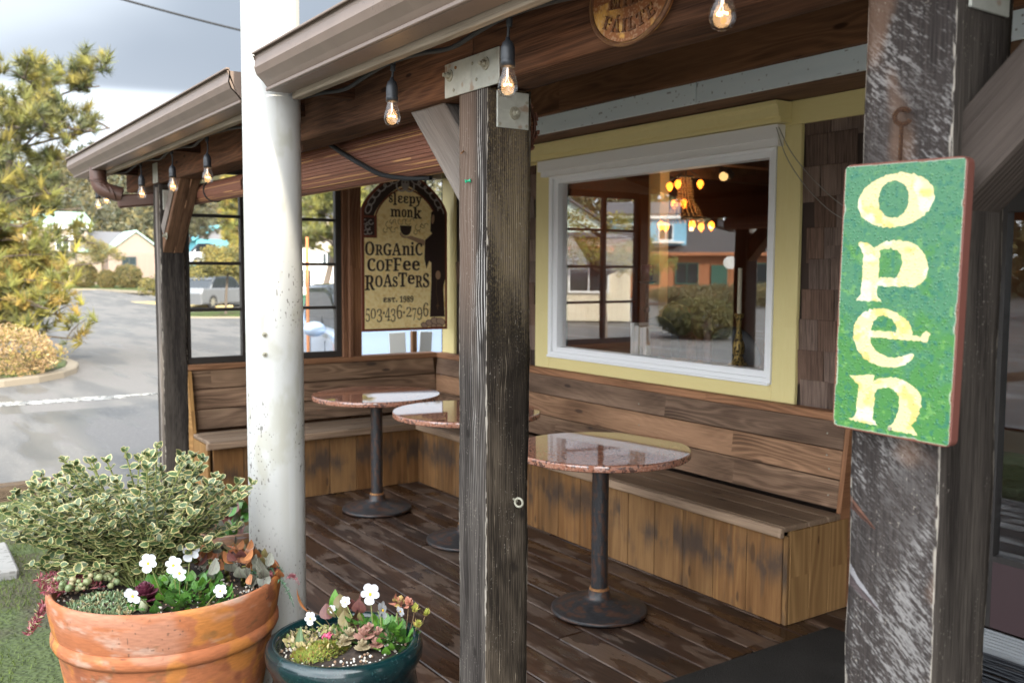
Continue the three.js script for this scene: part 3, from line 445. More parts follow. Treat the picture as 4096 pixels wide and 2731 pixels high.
// ---------- cafe building ----------
const cafe = thing('cafe_building', 'brown shingled cafe front with yellow trimmed picture window and glazed door', 'building');
{
  rnd = mulberry(131);
  const mBack = std({ color: rgb(0.05, 0.032, 0.024), roughness: 0.95 }), mRoom = std({ ...surfTex(128, 128, (x, y) => { const a = fbm(x * 3, y * 3, 4); return [...mix3([0.13, 0.045, 0.025], [0.22, 0.08, 0.042], a), a, 0.7]; }, [1, 1]), roughness: 0.6, bumpScale: 0.0005 });
  const wall = (x0, x1, y0, y1, z0, z1, m = mBack) => mv(cbox(x1 - x0, y1 - y0, z1 - z0, 0.001, 'x'), (x0 + x1) / 2, (y0 + y1) / 2, (z0 + z1) / 2);
  // front wall pieces round the window and the door
  part('wall', merge([wall(-6.5, -5.0, -0.2, 2.6, -3.87, -3.748), wall(-5.0, -3.13, -0.2, 0.99, -3.868, -3.749), wall(-5.0, -3.13, 2.16, 2.6, -3.868, -3.749), wall(-3.13, -2.07, -0.2, 2.6, -3.87, -3.748), wall(-2.07, -1.08, 2.12, 2.6, -3.868, -3.749), wall(-2.07, -1.08, -0.2, 0.0, -3.868, -3.749), wall(-1.08, 3.0, -0.2, 2.6, -3.87, -3.748)]), mBack, cafe);
  part('side_wall', merge([wall(-6.52, -6.4, -0.2, 2.6, -8.1, -3.87), wall(2.9, 3.02, -0.2, 2.6, -8.1, -3.87), wall(-6.52, 3.02, -0.2, 2.6, -8.22, -8.1)]), mBack, cafe);
  part('inner_wall', merge([wall(-6.4, -6.38, 0, 2.5, -8.08, -3.872), wall(2.87, 2.89, 0, 2.5, -8.08, -3.872), wall(-6.38, 2.87, 0, 2.5, -8.1, -8.07), wall(-6.38, -5.01, 0, 2.5, -3.895, -3.872), wall(-3.12, -2.08, 0, 2.5, -3.895, -3.872), wall(-1.07, 2.87, 0, 2.5, -3.895, -3.872), wall(-5.01, -3.12, 0, 0.985, -3.895, -3.872)]), mRoom, cafe);
  part('room_floor', wall(-6.4, 2.9, -0.06, 0.0, -8.09, -3.872), std({ ...wTrim.t, color: rgb(0.5, 0.42, 0.4), roughness: 0.4 }), cafe);
  part('room_ceiling', wall(-6.4, 2.9, 2.5, 2.6, -8.09, -3.875), std({ color: rgb(0.1, 0.045, 0.028), roughness: 0.7 }), cafe);
  for (const x of [-6, -5.1, -4.2, -3.3]) part('ceiling_beam', wall(x, x + 0.12, 2.36, 2.5, -8.05, -3.9), wTrim.mk([0.6, 0.5, 0.45]), cafe);
  part('cafe_roof', wall(-6.6, 3.2, 2.68, 2.76, -8.4, -3.28), std({ color: rgb(0.08, 0.08, 0.08), roughness: 0.9 }), cafe);
  part('inner_partition_post', wall(-5.84, -5.7, 0, 2.5, -5.46, -5.36), std({ color: rgb(0.6, 0.5, 0.3), roughness: 0.6 }), cafe);
  part('window_shelf', wall(-5.0, -3.13, 0.985, 1.012, -4.14, -3.83), wTrim.mk([0.6, 0.5, 0.45]), cafe);
  // shingles, each its own wedge
  const gs = [0.105, 0.125, 0.145, 0.165, 0.19].map((w, i) => ({ w, gs: [0, 1, 2].map((k) => cbox(w - 0.004, 0.17, 0.009, 0.002, 'y', i * 0.7 + k * 1.3, k * 0.37)) }));
  const sm = [[1, 1, 1], [0.8, 0.75, 0.72], [1.18, 1.15, 1.12], [0.92, 0.8, 0.72], [1.05, 1.1, 1.15]].map((c) => wShingle.mk(c));
  const bank = (x0, x1, r0 = 0) => { for (let r = r0; r < 11; r++) { const yb = 0.856 + r * 0.1475 - 0.0; let x = x1 + rr(-0.1, 0); if (yb > 2.3) continue; while (x > x0 + 0.05) { const k = pick(gs); if (x - k.w < x0 - 0.02) break; part('shingle', pick(k.gs), pick(sm), cafe, [x - k.w / 2, yb + 0.083 + rr(-0.002, 0.002), -3.7395 + rr(-0.001, 0.001)], [0.045, 0, 0]); x -= k.w; } } };
  bank(-2.6, -2.09, -6); bank(-3.0, -2.6); bank(-6.245, -5.15); part('corner_board', mv(cbox(0.18, 1.4, 0.026, 0.003, 'y', 2.3), -6.34, 1.59, -3.7275), mYellow, cafe); bank(-1.06, 0.6);
  // yellow trim
  part('trim_board', mv(cbox(0.145, 1.373, 0.026, 0.003, 'y', 0.3), -3.0475, 1.5755, -3.7275), mYellow, cafe);
  part('trim_board', mv(cbox(0.155, 1.373, 0.026, 0.003, 'y', 1.3), -5.0875, 1.5755, -3.7275), mYellow, cafe);
  part('trim_board', mv(cbox(1.888, 0.092, 0.024, 0.003, 'x', 0.3), -4.065, 0.935, -3.7285), mYellow, cafe);
  part('head_board', mv(cbox(8.6, 0.115, 0.028, 0.003, 'x', 0.3), -2.2, 2.3205, -3.7285), mYellow, cafe);
  { const s = new THREE.Shape(); [[0, 2.272], [0.075, 2.272], [0.08, 2.28], [0.08, 2.296], [0.092, 2.302], [0.098, 2.335], [0.105, 2.342], [0.108, 2.352], [0.115, 2.356], [0.115, 2.372], [0, 2.372]].forEach(([z, y], i) => (i ? s.lineTo(z, y) : s.moveTo(z, y))); const g = new THREE.ExtrudeGeometry(s, { depth: 2.16, bevelEnabled: false }); g.rotateY(-Math.PI / 2); g.translate(-3.035, 0, -3.713); part('crown_moulding', g, mYellow, cafe); }
  // eave
  part('fascia_board', mv(cbox(3.3, 0.1, 0.022, 0.002, 'x'), -4.868, 2.393, -3.251), mFascia, cafe);
  part('fascia_board', mv(cbox(5.4, 0.1, 0.022, 0.002, 'x', 0.7), -0.512, 2.393, -3.252), mFascia, cafe);
  part('soffit', mv(cbox(8.8, 0.016, 0.49, 0.002, 'x'), -2.1, 2.389, -3.505), mSoffit, cafe);
  for (const x of [-4.55, -3.9, -3.28, -2.55, -1.6]) part('vent_slot', mv(cbox(0.36, 0.004, 0.03, 0.001), x, 2.3795, -3.29), mDeckSub, cafe);
  // picture window: white frame with a stepped profile, one large pane
  const win = part('window_frame', (() => { const r = []; const ring = (x0, x1, y0, y1, l, rt, b, t, z0, z1) => { r.push(wall(x0, x0 + l, y0, y1, z0, z1), wall(x1 - rt, x1, y0, y1, z0, z1), wall(x0 + l, x1 - rt, y0, y0 + b, z0, z1 - 0.0005), wall(x0 + l, x1 - rt, y1 - t, y1, z0, z1 - 0.0005)); };
    ring(-5.008, -3.122, 0.982, 2.172, 0.035, 0.022, 0.03, 0.022, -3.8, -3.706); ring(-4.973, -3.144, 1.012, 2.15, 0.045, 0.03, 0.034, 0.03, -3.8, -3.722); return merge(r); })(), mWhite, cafe);
  part('pane', wall(-4.93, -3.17, 1.044, 2.122, -3.7645, -3.7615), mWindow, win);
  part('sill_nosing', wall(-5.004, -3.126, 0.976, 0.99, -3.708, -3.692), mWhite, win);
  const bl = part('blind_cassette', merge([wall(-5.07, -3.07, 2.2, 2.268, -3.712, -3.655), wall(-5.05, -3.078, 2.165, 2.201, -3.712, -3.668)]), mWhiteMatt, cafe);
  part('bead_chain', merge([tube([[-3.06, 2.25, -3.65], [-2.98, 2.13, -3.64], [-2.86, 2.0, -3.64], [-2.7, 1.86, -3.66], [-2.56, 1.78, -3.7]], 0.0022, 30, 5), tube([[-3.075, 2.25, -3.65], [-3.0, 2.1, -3.64], [-2.88, 1.95, -3.64], [-2.72, 1.81, -3.66], [-2.56, 1.74, -3.7]], 0.0022, 30, 5)]), std({ color: rgb(0.3, 0.28, 0.25), roughness: 0.4, metalness: 0.5 }), bl);
  // glazed entrance door
  const mDoor = std({ color: rgb(0.03, 0.026, 0.024), roughness: 0.4 });
  const dr = part('door', merge([wall(-2.03, -1.965, 0.1, 2.1, -3.77, -3.72), wall(-1.185, -1.12, 0.1, 2.1, -3.77, -3.72), wall(-1.965, -1.185, 1.79, 2.1, -3.769, -3.7205), wall(-1.965, -1.185, 0.375, 0.4, -3.769, -3.7205)]), mDoor, cafe);
  part('pane', wall(-1.97, -1.18, 0.39, 1.8, -3.7475, -3.7435), mDoorGlass, dr);
  part('kick_plate', wall(-1.966, -1.184, 0.1, 0.376, -3.768, -3.722), std({ color: rgb(0.05, 0.029, 0.031), roughness: 0.45 }), dr);
  part('door_frame', merge([wall(-2.09, -2.032, 0.0, 2.16, -3.76, -3.705), wall(-1.118, -1.06, 0.0, 2.16, -3.76, -3.705)]), mDoor, cafe);
  const th = part('threshold', merge([...Array(7)].map((_, i) => wall(-2.03, -1.12, 0.005, 0.088 - i * 0.009, -3.735 + i * 0.011, -3.726 + i * 0.011))), std({ color: rgb(0.36, 0.37, 0.38), roughness: 0.4, metalness: 0.6 }), cafe);
}
// unseen tall block added on the right to keep sun off the porch front
{
  const t = thing('added_sun_block', 'tall cream block added unseen beyond the right edge to shade the porch front', 'building', [21, -0.1, -1]);
  part('wall', mv(cbox(10, 10.4, 17, 0.02), 0, 5.2, 0), std({ color: rgb(0.58, 0.56, 0.5), roughness: 0.8 }), t);
  const s = new THREE.Shape(); s.moveTo(-5.3, 10.3); s.lineTo(0, 11.6); s.lineTo(5.3, 10.3); part('roof', new THREE.ExtrudeGeometry(s, { depth: 17.6, bevelEnabled: false }).translate(0, 0, -8.8), std({ color: rgb(0.08, 0.08, 0.08), roughness: 0.9 }), t);
}
// ---------- inside the cafe ----------
const mGlow = (c, k) => new THREE.MeshStandardMaterial({ color: 0x000000, emissive: rgb(...c), emissiveIntensity: k, roughness: 0.6 });
function lampLight(parent, at, i, c = [1, 0.62, 0.28], r = 1) { const l = new THREE.PointLight(rgb(...c), i); l.position.set(...at); l.castShadow = true; l.shadow.radius = r; parent.add(l); }
{
  rnd = mulberry(171);
  const ch = thing('chandelier', 'beaded basket chandelier with amber glass lamps hanging inside the cafe window', 'chandelier', [-5.25, 0.36, -5.2]); ch.scale.setScalar(0.84);
  part('chain', rod([0, 2.3, 0], [0, 2.5, 0], 0.008), mIron, ch);
  const beads = []; for (let k = 0; k < 16; k++) { const v = k / 15, y = 2.27 - v * 0.4, r = v < 0.5 ? 0.055 + 0.04 * v : 0.075 + 0.09 * Math.sin((v - 0.5) * 3.1), n = 12 + Math.floor(v * 12); for (let i = 0; i < n; i++) beads.push(M4(V3(r * Math.cos(i / n * 6.283), y, r * Math.sin(i / n * 6.283)), new THREE.Quaternion(), 1)); }
  stuff('crystal_bead', new THREE.IcosahedronGeometry(0.012, 0), phys({ color: rgb(0.3, 0.19, 0.1), roughness: 0.25, ior: 1.8 }), beads, ch);
  part('ring', new THREE.TorusGeometry(0.165, 0.012, 8, 36).rotateX(Math.PI / 2).translate(0, 1.9, 0), mIron, ch);
  part('ring', new THREE.TorusGeometry(0.075, 0.008, 8, 30).rotateX(Math.PI / 2).translate(0, 2.28, 0), mIron, ch);
  const glass = lathe([[0.012, 0.06], [0.04, 0.045], [0.052, 0.015], [0.045, -0.02], [0.02, -0.05], [0.004, -0.062]], 14).scale(0.62, 0.72, 0.62), amber = phys({ color: rgb(1, 0.5, 0.12), transmission: 0.7, roughness: 0.5, thickness: 0, emissive: rgb(1, 0.42, 0.08), emissiveIntensity: 0.05 });
  const spots = [[0.24, 1.83, 0.5], [0.24, 1.83, 1.9], [0.24, 1.83, 3.1], [0.24, 1.83, 4.6], [0.24, 1.83, 5.6], [0.17, 2.2, 1.2], [0.17, 2.2, 2.9], [0.15, 2.22, 5.0], [0.09, 2.03, 0.9], [0.1, 2.03, 2.4]];
  for (const [r, y, a] of spots) { const x = r * Math.cos(a), z = r * Math.sin(a), lm = part('lamp_glass', glass, amber, ch, [x, y, z]); part('bulb', new THREE.SphereGeometry(0.012, 10, 8), mGlow([1, 0.46, 0.1], 1.6), lm); part('arm', rod([0, 0.06, 0], [-x * 0.7, 0.12, -z * 0.7], 0.006), mIron, lm); lampLight(ch, [x, y, z], 0.022); }
  const tr = thing('track_spotlight', 'lit round spotlight under the cafe ceiling seen at the upper right of the window', 'spotlight', [-5.57, 2.38, -6]);
  part('lamp_housing', cyl(0.05, 0.04, 0.1, 16).rotateX(1.1), mIron, tr); part('lamp_glow', new THREE.SphereGeometry(0.038, 14, 10).translate(0.01, -0.03, 0.05), mGlow([1, 0.6, 0.22], 0.5), tr); part('stem', rod([0, 0.04, 0], [0, 0.12, 0], 0.01), mIron, tr); lampLight(tr, [0.01, -0.03, 0.05], 0.1);
  // things on the window shelf
  const Z = -3.93, Y = 1.0135, wd = wTrim.mk([0.42, 0.26, 0.2]);
  const bookDef = [[0, 0.036, 0.215, [0.72, 0.7, 0.64], 'white paperback at the left end of the row on the window shelf'], [0.04, 0.045, 0.2, [0.56, 0.49, 0.36], 'thick cream book second in the row on the window shelf'], [0.082, 0.03, 0.19, [0.2, 0.26, 0.28], 'thin slate blue book in the row on the window shelf'], [0.112, 0.04, 0.195, [0.48, 0.42, 0.32], 'tan book at the right end of the row, beside the carving']];
  for (const [x, w, h, c, l] of bookDef) { const b = thing('book', l, 'book', [-4.34 + x, Y, Z], 0, 'books on the window shelf'); part('cover', mv(cbox(w, h, 0.13, 0.004, 'y'), 0, h / 2, 0), std({ color: rgb(...c), roughness: 0.6 }), b); part('pages', mv(cbox(w * 0.75, h + 0.001, 0.122, 0.001), 0, h / 2, 0.0065), mWhiteMatt, b); }
  const fig = (name, label, x, prof, h, hood, m) => { const t = thing(name, label, 'figurine', [x, Y, Z]); const g = lathe(prof.map(([r, y]) => [r, y * h]), 18).scale(1, 1, 0.75); part('robe', g, m, t); if (hood) part('hood', new THREE.ConeGeometry(0.036, 0.085, 12).rotateZ(-0.35).translate(0.012, h * 0.93, 0), m, t); else part('carved_face', new THREE.SphereGeometry(0.016, 10, 8).translate(0, h * 0.78, 0.026), m, t); };
  fig('carved_figurine', 'small brown carved wooden figurine with pointed top on the window shelf', -3.89, [[0.034, 0], [0.036, 0.1], [0.034, 0.6], [0.024, 0.82], [0.004, 1]], 0.165, false, wTrim.mk([0.5, 0.36, 0.3]));
  fig('carved_figurine', 'tall dark red hooded figurine between the small carving and the candlestick', -3.765, [[0.03, 0], [0.028, 0.4], [0.026, 0.62], [0.034, 0.76], [0.022, 0.86], [0.026, 0.93], [0.012, 0.98], [0, 0.99]], 0.27, true, std({ color: rgb(0.075, 0.024, 0.02), roughness: 0.5 }));
  { const t = thing('carved_rest', 'rough brown carved wooden book end beside the tan book', 'book end', [-4.16, Y, Z]); const g = timber(0.11, 0.17, 0.09, 'y', 12, 0.02, 0.02, 91, 0.2).translate(0, 0.085, 0); part('carving', g, wd, t); }
  { const t = thing('candlestick', 'ornate gold candlestick with a tall cream candle inside the window', 'candlestick', [-3.535, Y, Z]); const gold = std({ ...surfTex(128, 128, (x, y) => { const a = sst(0.45, 0.55, fbm(x * 30, y * 30, 3)); return [...mix3([0.03, 0.02, 0.012], [0.5, 0.34, 0.1], a), a, 0.4]; }, [0.2, 0.2]), metalness: 0.5, roughness: 0.4, bumpScale: 0.002 });
    part('stand', lathe([[0, 0], [0.062, 0], [0.06, 0.02], [0.035, 0.045], [0.022, 0.07], [0.034, 0.09], [0.034, 0.13], [0.02, 0.17], [0.013, 0.22], [0.016, 0.27], [0.03, 0.3], [0.028, 0.305], [0, 0.305]], 24), gold, t); part('candle', mv(cyl(0.0115, 0.0125, 0.25, 14), 0, 0.43, 0), std({ color: rgb(0.75, 0.68, 0.5), roughness: 0.5 }), t); part('wick', rod([0, 0.55, 0], [0, 0.565, 0], 0.0015), mIron, t); }
  { const t = thing('candlestick', 'turned brown wooden candlestick at the right edge of the window', 'candlestick', [-3.33, Y, Z]); part('stand', lathe([[0, 0], [0.045, 0], [0.045, 0.02], [0.028, 0.05], [0.018, 0.08], [0.03, 0.1], [0.028, 0.13], [0.013, 0.17], [0.02, 0.22], [0.012, 0.28], [0.012, 0.33], [0.026, 0.36], [0.02, 0.38], [0, 0.38]], 22), wd, t); part('cup', mv(cyl(0.016, 0.012, 0.035, 14), 0, 0.397, 0), mIron, t); }
  { const t = thing('candle_stand', 'tall black iron candle stand with a red glass cup inside the cafe', 'candle stand', [-5.45, 0, -5.0]); part('stem', merge([rod([0, 0, 0], [0, 1.45, 0], 0.014), mv(cyl(0.16, 0.18, 0.02, 20), 0, 0.011, 0), mv(cyl(0.075, 0.05, 0.02, 20), 0, 1.46, 0), new THREE.SphereGeometry(0.03, 10, 8).translate(0, 1.25, 0)]), mIron, t); part('red_cup', lathe([[0, 1.475], [0.04, 1.475], [0.05, 1.53], [0.045, 1.6], [0.042, 1.6], [0.046, 1.53], [0.036, 1.48], [0, 1.48]], 18), phys({ color: rgb(0.16, 0.008, 0.01), roughness: 0.15 }), t); }
  for (const [x, z, l, gr] of [[-3.92, -4.5, 'dark round-backed chair inside the cafe behind the gold candlestick'], [-5.05, -4.95, 'dark round-backed chair inside the cafe that the long-haired person sits on']]) { const t = thing('cafe_chair', l, 'chair', [x, 0, z]); const mk = std({ color: rgb(0.014, 0.018, 0.024), roughness: 0.35 }); const g = new THREE.SphereGeometry(0.23, 24, 14).scale(1, 0.95, 0.12).translate(0, 1.0, 0.2); part('backrest', g, mk, t); part('seat', mv(cyl(0.2, 0.2, 0.05, 24), 0, 0.45, 0), mk, t); for (const a of [0.8, 2.35, 3.93, 5.5]) part('leg', rod([0.15 * Math.cos(a), 0.43, 0.15 * Math.sin(a)], [0.2 * Math.cos(a), 0, 0.2 * Math.sin(a)], 0.015), mk, t); for (const s of [-1, 1]) part('back_post', rod([0.12 * s, 0.45, 0.17], [0.13 * s, 0.9, 0.2], 0.013), mk, t); }
  { // a person seated with the back to the window
    const t = thing('person', 'seated person with long brown hair and mauve jacket, back to the window', 'person', [-5.05, 0, -4.95]);
    const R = 60, mc = new MarchingCubes(R, mBlackPlastic, false, false, 60000); mc.isolation = 0;
    const bones = [[[0, 0.5, 0], [0, 0.75, 0.02], 0.15, 0.13], [[0, 0.75, 0.02], [0, 0.95, 0.0], 0.14, 0.15], [[-0.15, 0.98, 0], [0.15, 0.98, 0], 0.065, 0.065], [[0, 0.98, 0], [0, 1.1, -0.01], 0.055, 0.05], [[0, 1.17, -0.03], [0, 1.21, -0.02], 0.085, 0.088],
      [[-0.18, 0.97, 0], [-0.23, 0.72, -0.04], 0.055, 0.045], [[-0.23, 0.72, -0.04], [-0.16, 0.72, -0.28], 0.043, 0.032], [[0.18, 0.97, 0], [0.23, 0.72, -0.04], 0.055, 0.045], [[0.23, 0.72, -0.04], [0.16, 0.72, -0.28], 0.043, 0.032],
      [[-0.09, 0.53, 0], [-0.11, 0.52, -0.42], 0.085, 0.062], [[-0.11, 0.52, -0.42], [-0.11, 0.09, -0.4], 0.058, 0.04], [[0.09, 0.53, 0], [0.11, 0.52, -0.42], 0.085, 0.062], [[0.11, 0.52, -0.42], [0.11, 0.09, -0.4], 0.058, 0.04], [[-0.11, 0.05, -0.38], [-0.11, 0.04, -0.55], 0.04, 0.032], [[0.11, 0.05, -0.38], [0.11, 0.04, -0.55], 0.04, 0.032]];
    const S = 0.72, c0 = [0, 0.66, -0.15];
    for (let k = 0; k < R; k++) for (let j = 0; j < R; j++) for (let i = 0; i < R; i++) { const p = [((i - R / 2) / (R / 2)) * S + c0[0], ((j - R / 2) / (R / 2)) * S + c0[1], ((k - R / 2) / (R / 2)) * S + c0[2]]; let f = 0; for (const [a, b, ra, rb] of bones) { const d = [b[0] - a[0], b[1] - a[1], b[2] - a[2]], e = [p[0] - a[0], p[1] - a[1], p[2] - a[2]], u = clamp((d[0] * e[0] + d[1] * e[1] + d[2] * e[2]) / (d[0] ** 2 + d[1] ** 2 + d[2] ** 2)); f += Math.exp(-28 * (Math.hypot(e[0] - d[0] * u, e[1] - d[1] * u, e[2] - d[2] * u) - mix(ra, rb, u))); } mc.field[i + j * R + k * R * R] = Math.log(f + 1e-9) / 28; }
    mc.update(); const g = new THREE.BufferGeometry(), n = mc.count; g.setAttribute('position', new THREE.Float32BufferAttribute(Array.from(mc.positionArray.slice(0, n * 3), (v, i) => v * S + c0[i % 3]), 3)); g.setAttribute('normal', new THREE.Float32BufferAttribute(mc.normalArray.slice(0, n * 3), 3)); g.setAttribute('uv', new THREE.Float32BufferAttribute(new Float32Array(n * 2), 2));
    part('body', g, std({ color: rgb(0.2, 0.085, 0.09), roughness: 0.8 }), t);
    const hg = new THREE.SphereGeometry(0.108, 26, 20), p = hg.attributes.position; for (let i = 0; i < p.count; i++) { const y = p.getY(i), d = y < 0 ? 1 + (-y / 0.108) * 0.35 : 1; p.setXYZ(i, p.getX(i) * d * 1.02 + 0.006 * Math.sin(p.getX(i) * 150), y < 0 ? y * 2.7 : y, p.getZ(i) * (y < 0 ? 1.05 : 1) + 0.02); } hg.computeVertexNormals(); part('hair', hg.translate(0, 1.2, 0.0), std({ color: rgb(0.035, 0.018, 0.011), roughness: 0.6 }), t);
  }
  { const t = thing('cafe_table', 'dark square table inside the cafe in front of the seated person', 'table', [-5.1, 0, -5.55]); part('tabletop', mv(cbox(0.8, 0.03, 0.7, 0.006), 0, 0.735, 0), wd, t); part('pedestal', rod([0, 0, 0], [0, 0.72, 0], 0.04, 12), mIron, t); part('base', mv(cyl(0.24, 0.26, 0.025, 24), 0, 0.0135, 0), mIron, t); }
}
// ---------- windowed end partition of the porch ----------
const PX = -6.47;
{
  const t = thing('window_partition', 'timber end screen of the porch with dark muntined windows above the bench', 'partition', [PX, 0, 0]);
  const bx = (y0, y1, z0, z1, th, x = 0, ax = 'z', uo = 0) => mv(cbox(th, y1 - y0, z1 - z0, 0.003, ax, uo), x, (y0 + y1) / 2, (z0 + z1) / 2);
  const brown = wTrim.mk([0.95, 0.85, 0.8]), dark = std({ color: rgb(0.03, 0.024, 0.02), roughness: 0.6 }), lowm = wTrim.mk([0.6, 0.55, 0.5]);
  part('jamb', bx(0.86, 2.25, -1.72, -1.6, 0.09, 0, 'y'), wTrim.mk([0.8, 0.75, 0.72]), t);
  const f = part('sash', merge([bx(0.9, 0.945, -2.86, -1.72, 0.045), bx(2.2, 2.26, -2.86, -1.72, 0.045), bx(0.945, 2.2, -1.755, -1.72, 0.0455, 0, 'y'), bx(0.945, 2.2, -2.86, -2.815, 0.0455, 0, 'y'), bx(0.945, 2.2, -2.145, -2.105, 0.044, 0, 'y')]), dark, t);
  for (const y of [1.27, 1.588, 1.912]) part('muntin', bx(y - 0.011, y + 0.011, -2.815, -1.755, 0.036), dark, f);
  const rows = [[0.945, 1.259], [1.281, 1.577], [1.599, 1.901], [1.923, 2.2]];
  for (const [a, b] of rows) for (const [c, d] of [[-2.105, -1.755], [-2.815, -2.145]]) part('pane', mv(cbox(0.003, b - a, d - c, 0.0005), 0, (a + b) / 2, (c + d) / 2), mPane, f);
  const mu = part('mullion', bx(0.86, 2.26, -3.005, -2.9, 0.12, 0, 'y'), brown, t);
  part('stop_bead', bx(0.9, 2.26, -2.93, -2.9, 0.02, 0.0705, 'y'), brown, mu); part('stop_bead', bx(0.9, 2.26, -2.9, -2.86, 0.07, 0.01, 'y', 0.5), brown, mu);
  part('sill', bx(0.862, 0.9, -3.66, -1.6, 0.12, 0.01, 'z'), wTrim.mk([1.15, 1.05, 0.95]), t);
  part('head_beam', bx(2.26, 2.37, -3.7, -1.5, 0.12, 0, 'z'), wGrey.mk([1.2, 1.15, 1.05]), t);
  
  part('lower_boarding', bx(-0.05, 0.862, -3.72, -1.6, 0.05, -0.02, 'z'), lowm, t);
  for (const [z, y] of [[-3.02, 2.2], [-3.55, 2.2]]) part('clip', bx(y, y + 0.05, z - 0.01, z + 0.01, 0.01, 0.06), dark, t);
}
// ---------- L-shaped bench ----------
{
  rnd = mulberry(211);
  const t = thing('corner_bench', 'long L-shaped built-in plank bench along the wall and the end screen', 'bench');
  const backs = [[1.05, 1, 0.98], [1.25, 1.08, 0.95], [0.78, 0.76, 0.78]].map((c) => wBack.mk(c));
  const rows = [[0.462, 0.594], [0.597, 0.73], [0.733, 0.858]], zOf = (y) => -3.6 - (y - 0.45) * 0.12;
  // wall leg: back boards, seat boards, nosing, upright front boards
  rows.forEach(([a, b], i) => { for (const [x0, x1] of i === 1 ? [[-6.4, -2.63]] : i === 0 ? [[-6.4, -3.95], [-3.947, -2.63]] : [[-6.4, -2.63]]) { const y = (a + b) / 2, g = cbox(x1 - x0, b - a, 0.026, 0.003, 'x', rr(0, 9), rr(0, 9)); part('back_board', g, backs[[0, 1, 2][i]], t, [(x0 + x1) / 2, y, zOf(y) - 0.013], [-0.119, 0, 0]); } });
  [[-3.36, -3.2], [-3.495, -3.365], [-3.59, -3.5]].forEach(([a, b], i) => part('seat_board', cbox(3.36, 0.026, b - a, 0.004, 'x', i * 3, i), wSeat.mk([1, 0.95, 0.9]), t, [-4.275, 0.437, (a + b) / 2]));
  part('nosing', timber(3.36, 0.044, 0.022, 'x', 90, 0.006, 0.0018, 7, 0.2), wSeat.mk([1.5, 1.45, 1.4]), t, [-4.275, 0.424, -3.188]);
  const fm = [[1, 1, 1], [0.92, 0.9, 0.88], [1.08, 1.02, 0.95], [0.98, 0.9, 0.8]].map((c) => wFront.mk(c));
  for (let x = -2.628; x > -5.95; x -= 0.2025) { const x0 = Math.max(x - 0.2025, -5.95); part('front_board', cbox(x - x0 - 0.004, 0.4, 0.02, 0.003, 'y', 0.2, x * 1.0), pick(fm), t, [(x + x0) / 2, 0.201, -3.24]); }
  part('corner_strip', mv(cbox(0.022, 0.4, 0.022, 0.004, 'y', 0.2, 3.3), -2.614, 0.2012, -3.243), wFront.mk([0.95, 0.95, 0.9]), t);
  [[-3.39, -3.256], [-3.525, -3.393], [-3.66, -3.528]].forEach(([a, b], i) => part('end_board', mv(cbox(0.02, 0.42, b - a, 0.003, 'y', i * 0.9, i), -2.614, 0.2105, (a + b) / 2), wFrontEnd.mk([1, 0.97, 0.95]), t));
  { const s = new THREE.Shape(); s.moveTo(3.56, 0.42); s.lineTo(3.6, 0.42); s.lineTo(3.66, 0.9); s.lineTo(3.71, 0.9); s.lineTo(3.71, 0.0); s.lineTo(3.663, 0); s.lineTo(3.663, 0.42); const g = new THREE.ExtrudeGeometry(s, { depth: 0.024, bevelEnabled: false }); g.rotateY(Math.PI / 2); part('end_panel', g.translate(-2.63, 0, 0), wTrim.mk([1.1, 0.95, 0.8]), t); }
  part('cap_rail', mv(cbox(3.85, 0.04, 0.07, 0.004, 'x', 1), -4.5, 0.88, -3.68), wTrim.mk([1.5, 1.35, 1.2]), t);
  // end leg along the screen
  const xOf = (y) => -6.33 - (y - 0.45) * 0.2;
  rows.forEach(([a, b], i) => { const y = (a + b) / 2; part('back_board', cbox(0.026, b - a, 1.9, 0.003, 'z', i * 2.7 + 0.4, i * 1.1), wBack.mk([[0.85, 0.84, 0.84], [1.0, 0.95, 0.92], [0.82, 0.78, 0.74]][i]), t, [xOf(y) - 0.013, y, -2.67], [0, 0, 0.197]); });
  [[-6.06, -5.91], [-6.19, -6.065], [-6.31, -6.195]].forEach(([a, b], i) => part('seat_board', cbox(b - a, 0.026, 1.9, 0.004, 'z', i * 2, i + 4), wSeat.mk([0.95, 0.95, 0.95]), t, [(a + b) / 2, 0.437, -2.66]));
  part('nosing', timber(0.022, 0.044, 1.52, 'z', 50, 0.006, 0.0015, 19, 0.2), wSeat.mk([1.35, 1.3, 1.25]), t, [-5.898, 0.424, -2.445]);
  for (let z = -1.74; z > -3.2; z -= 0.2) part('front_board', cbox(0.02, 0.4, 0.196, 0.003, 'y', 0.2, z * 2.1), pick(fm), t, [-5.958, 0.201, z - 0.1]);
  { const s = new THREE.Shape(); s.moveTo(-6.42, 0); s.lineTo(-6.42, 0.86); s.lineTo(-6.37, 0.86); s.lineTo(-6.28, 0.45); s.lineTo(-6.28, 0); const g = new THREE.ExtrudeGeometry(s, { depth: 0.024, bevelEnabled: false }); part('end_panel', g.translate(0, 0, -1.73), wFrontEnd.mk([1, 0.92, 0.8]), t); }
  part('end_board', mv(cbox(0.32, 0.42, 0.02, 0.003, 'y'), -6.115, 0.21, -1.716), wFrontEnd.mk([0.9, 0.85, 0.75]), t);
  for (const [x, y] of [[-2.72, 0.8], [-2.71, 0.7], [-2.69, 0.64], [-2.68, 0.52], [-4.0, 0.66], [-4.02, 0.78]]) part('nail_head', nailHead([x, y, zOf(y) + 0.001], 'z', 0.004), mBolt, t);
}
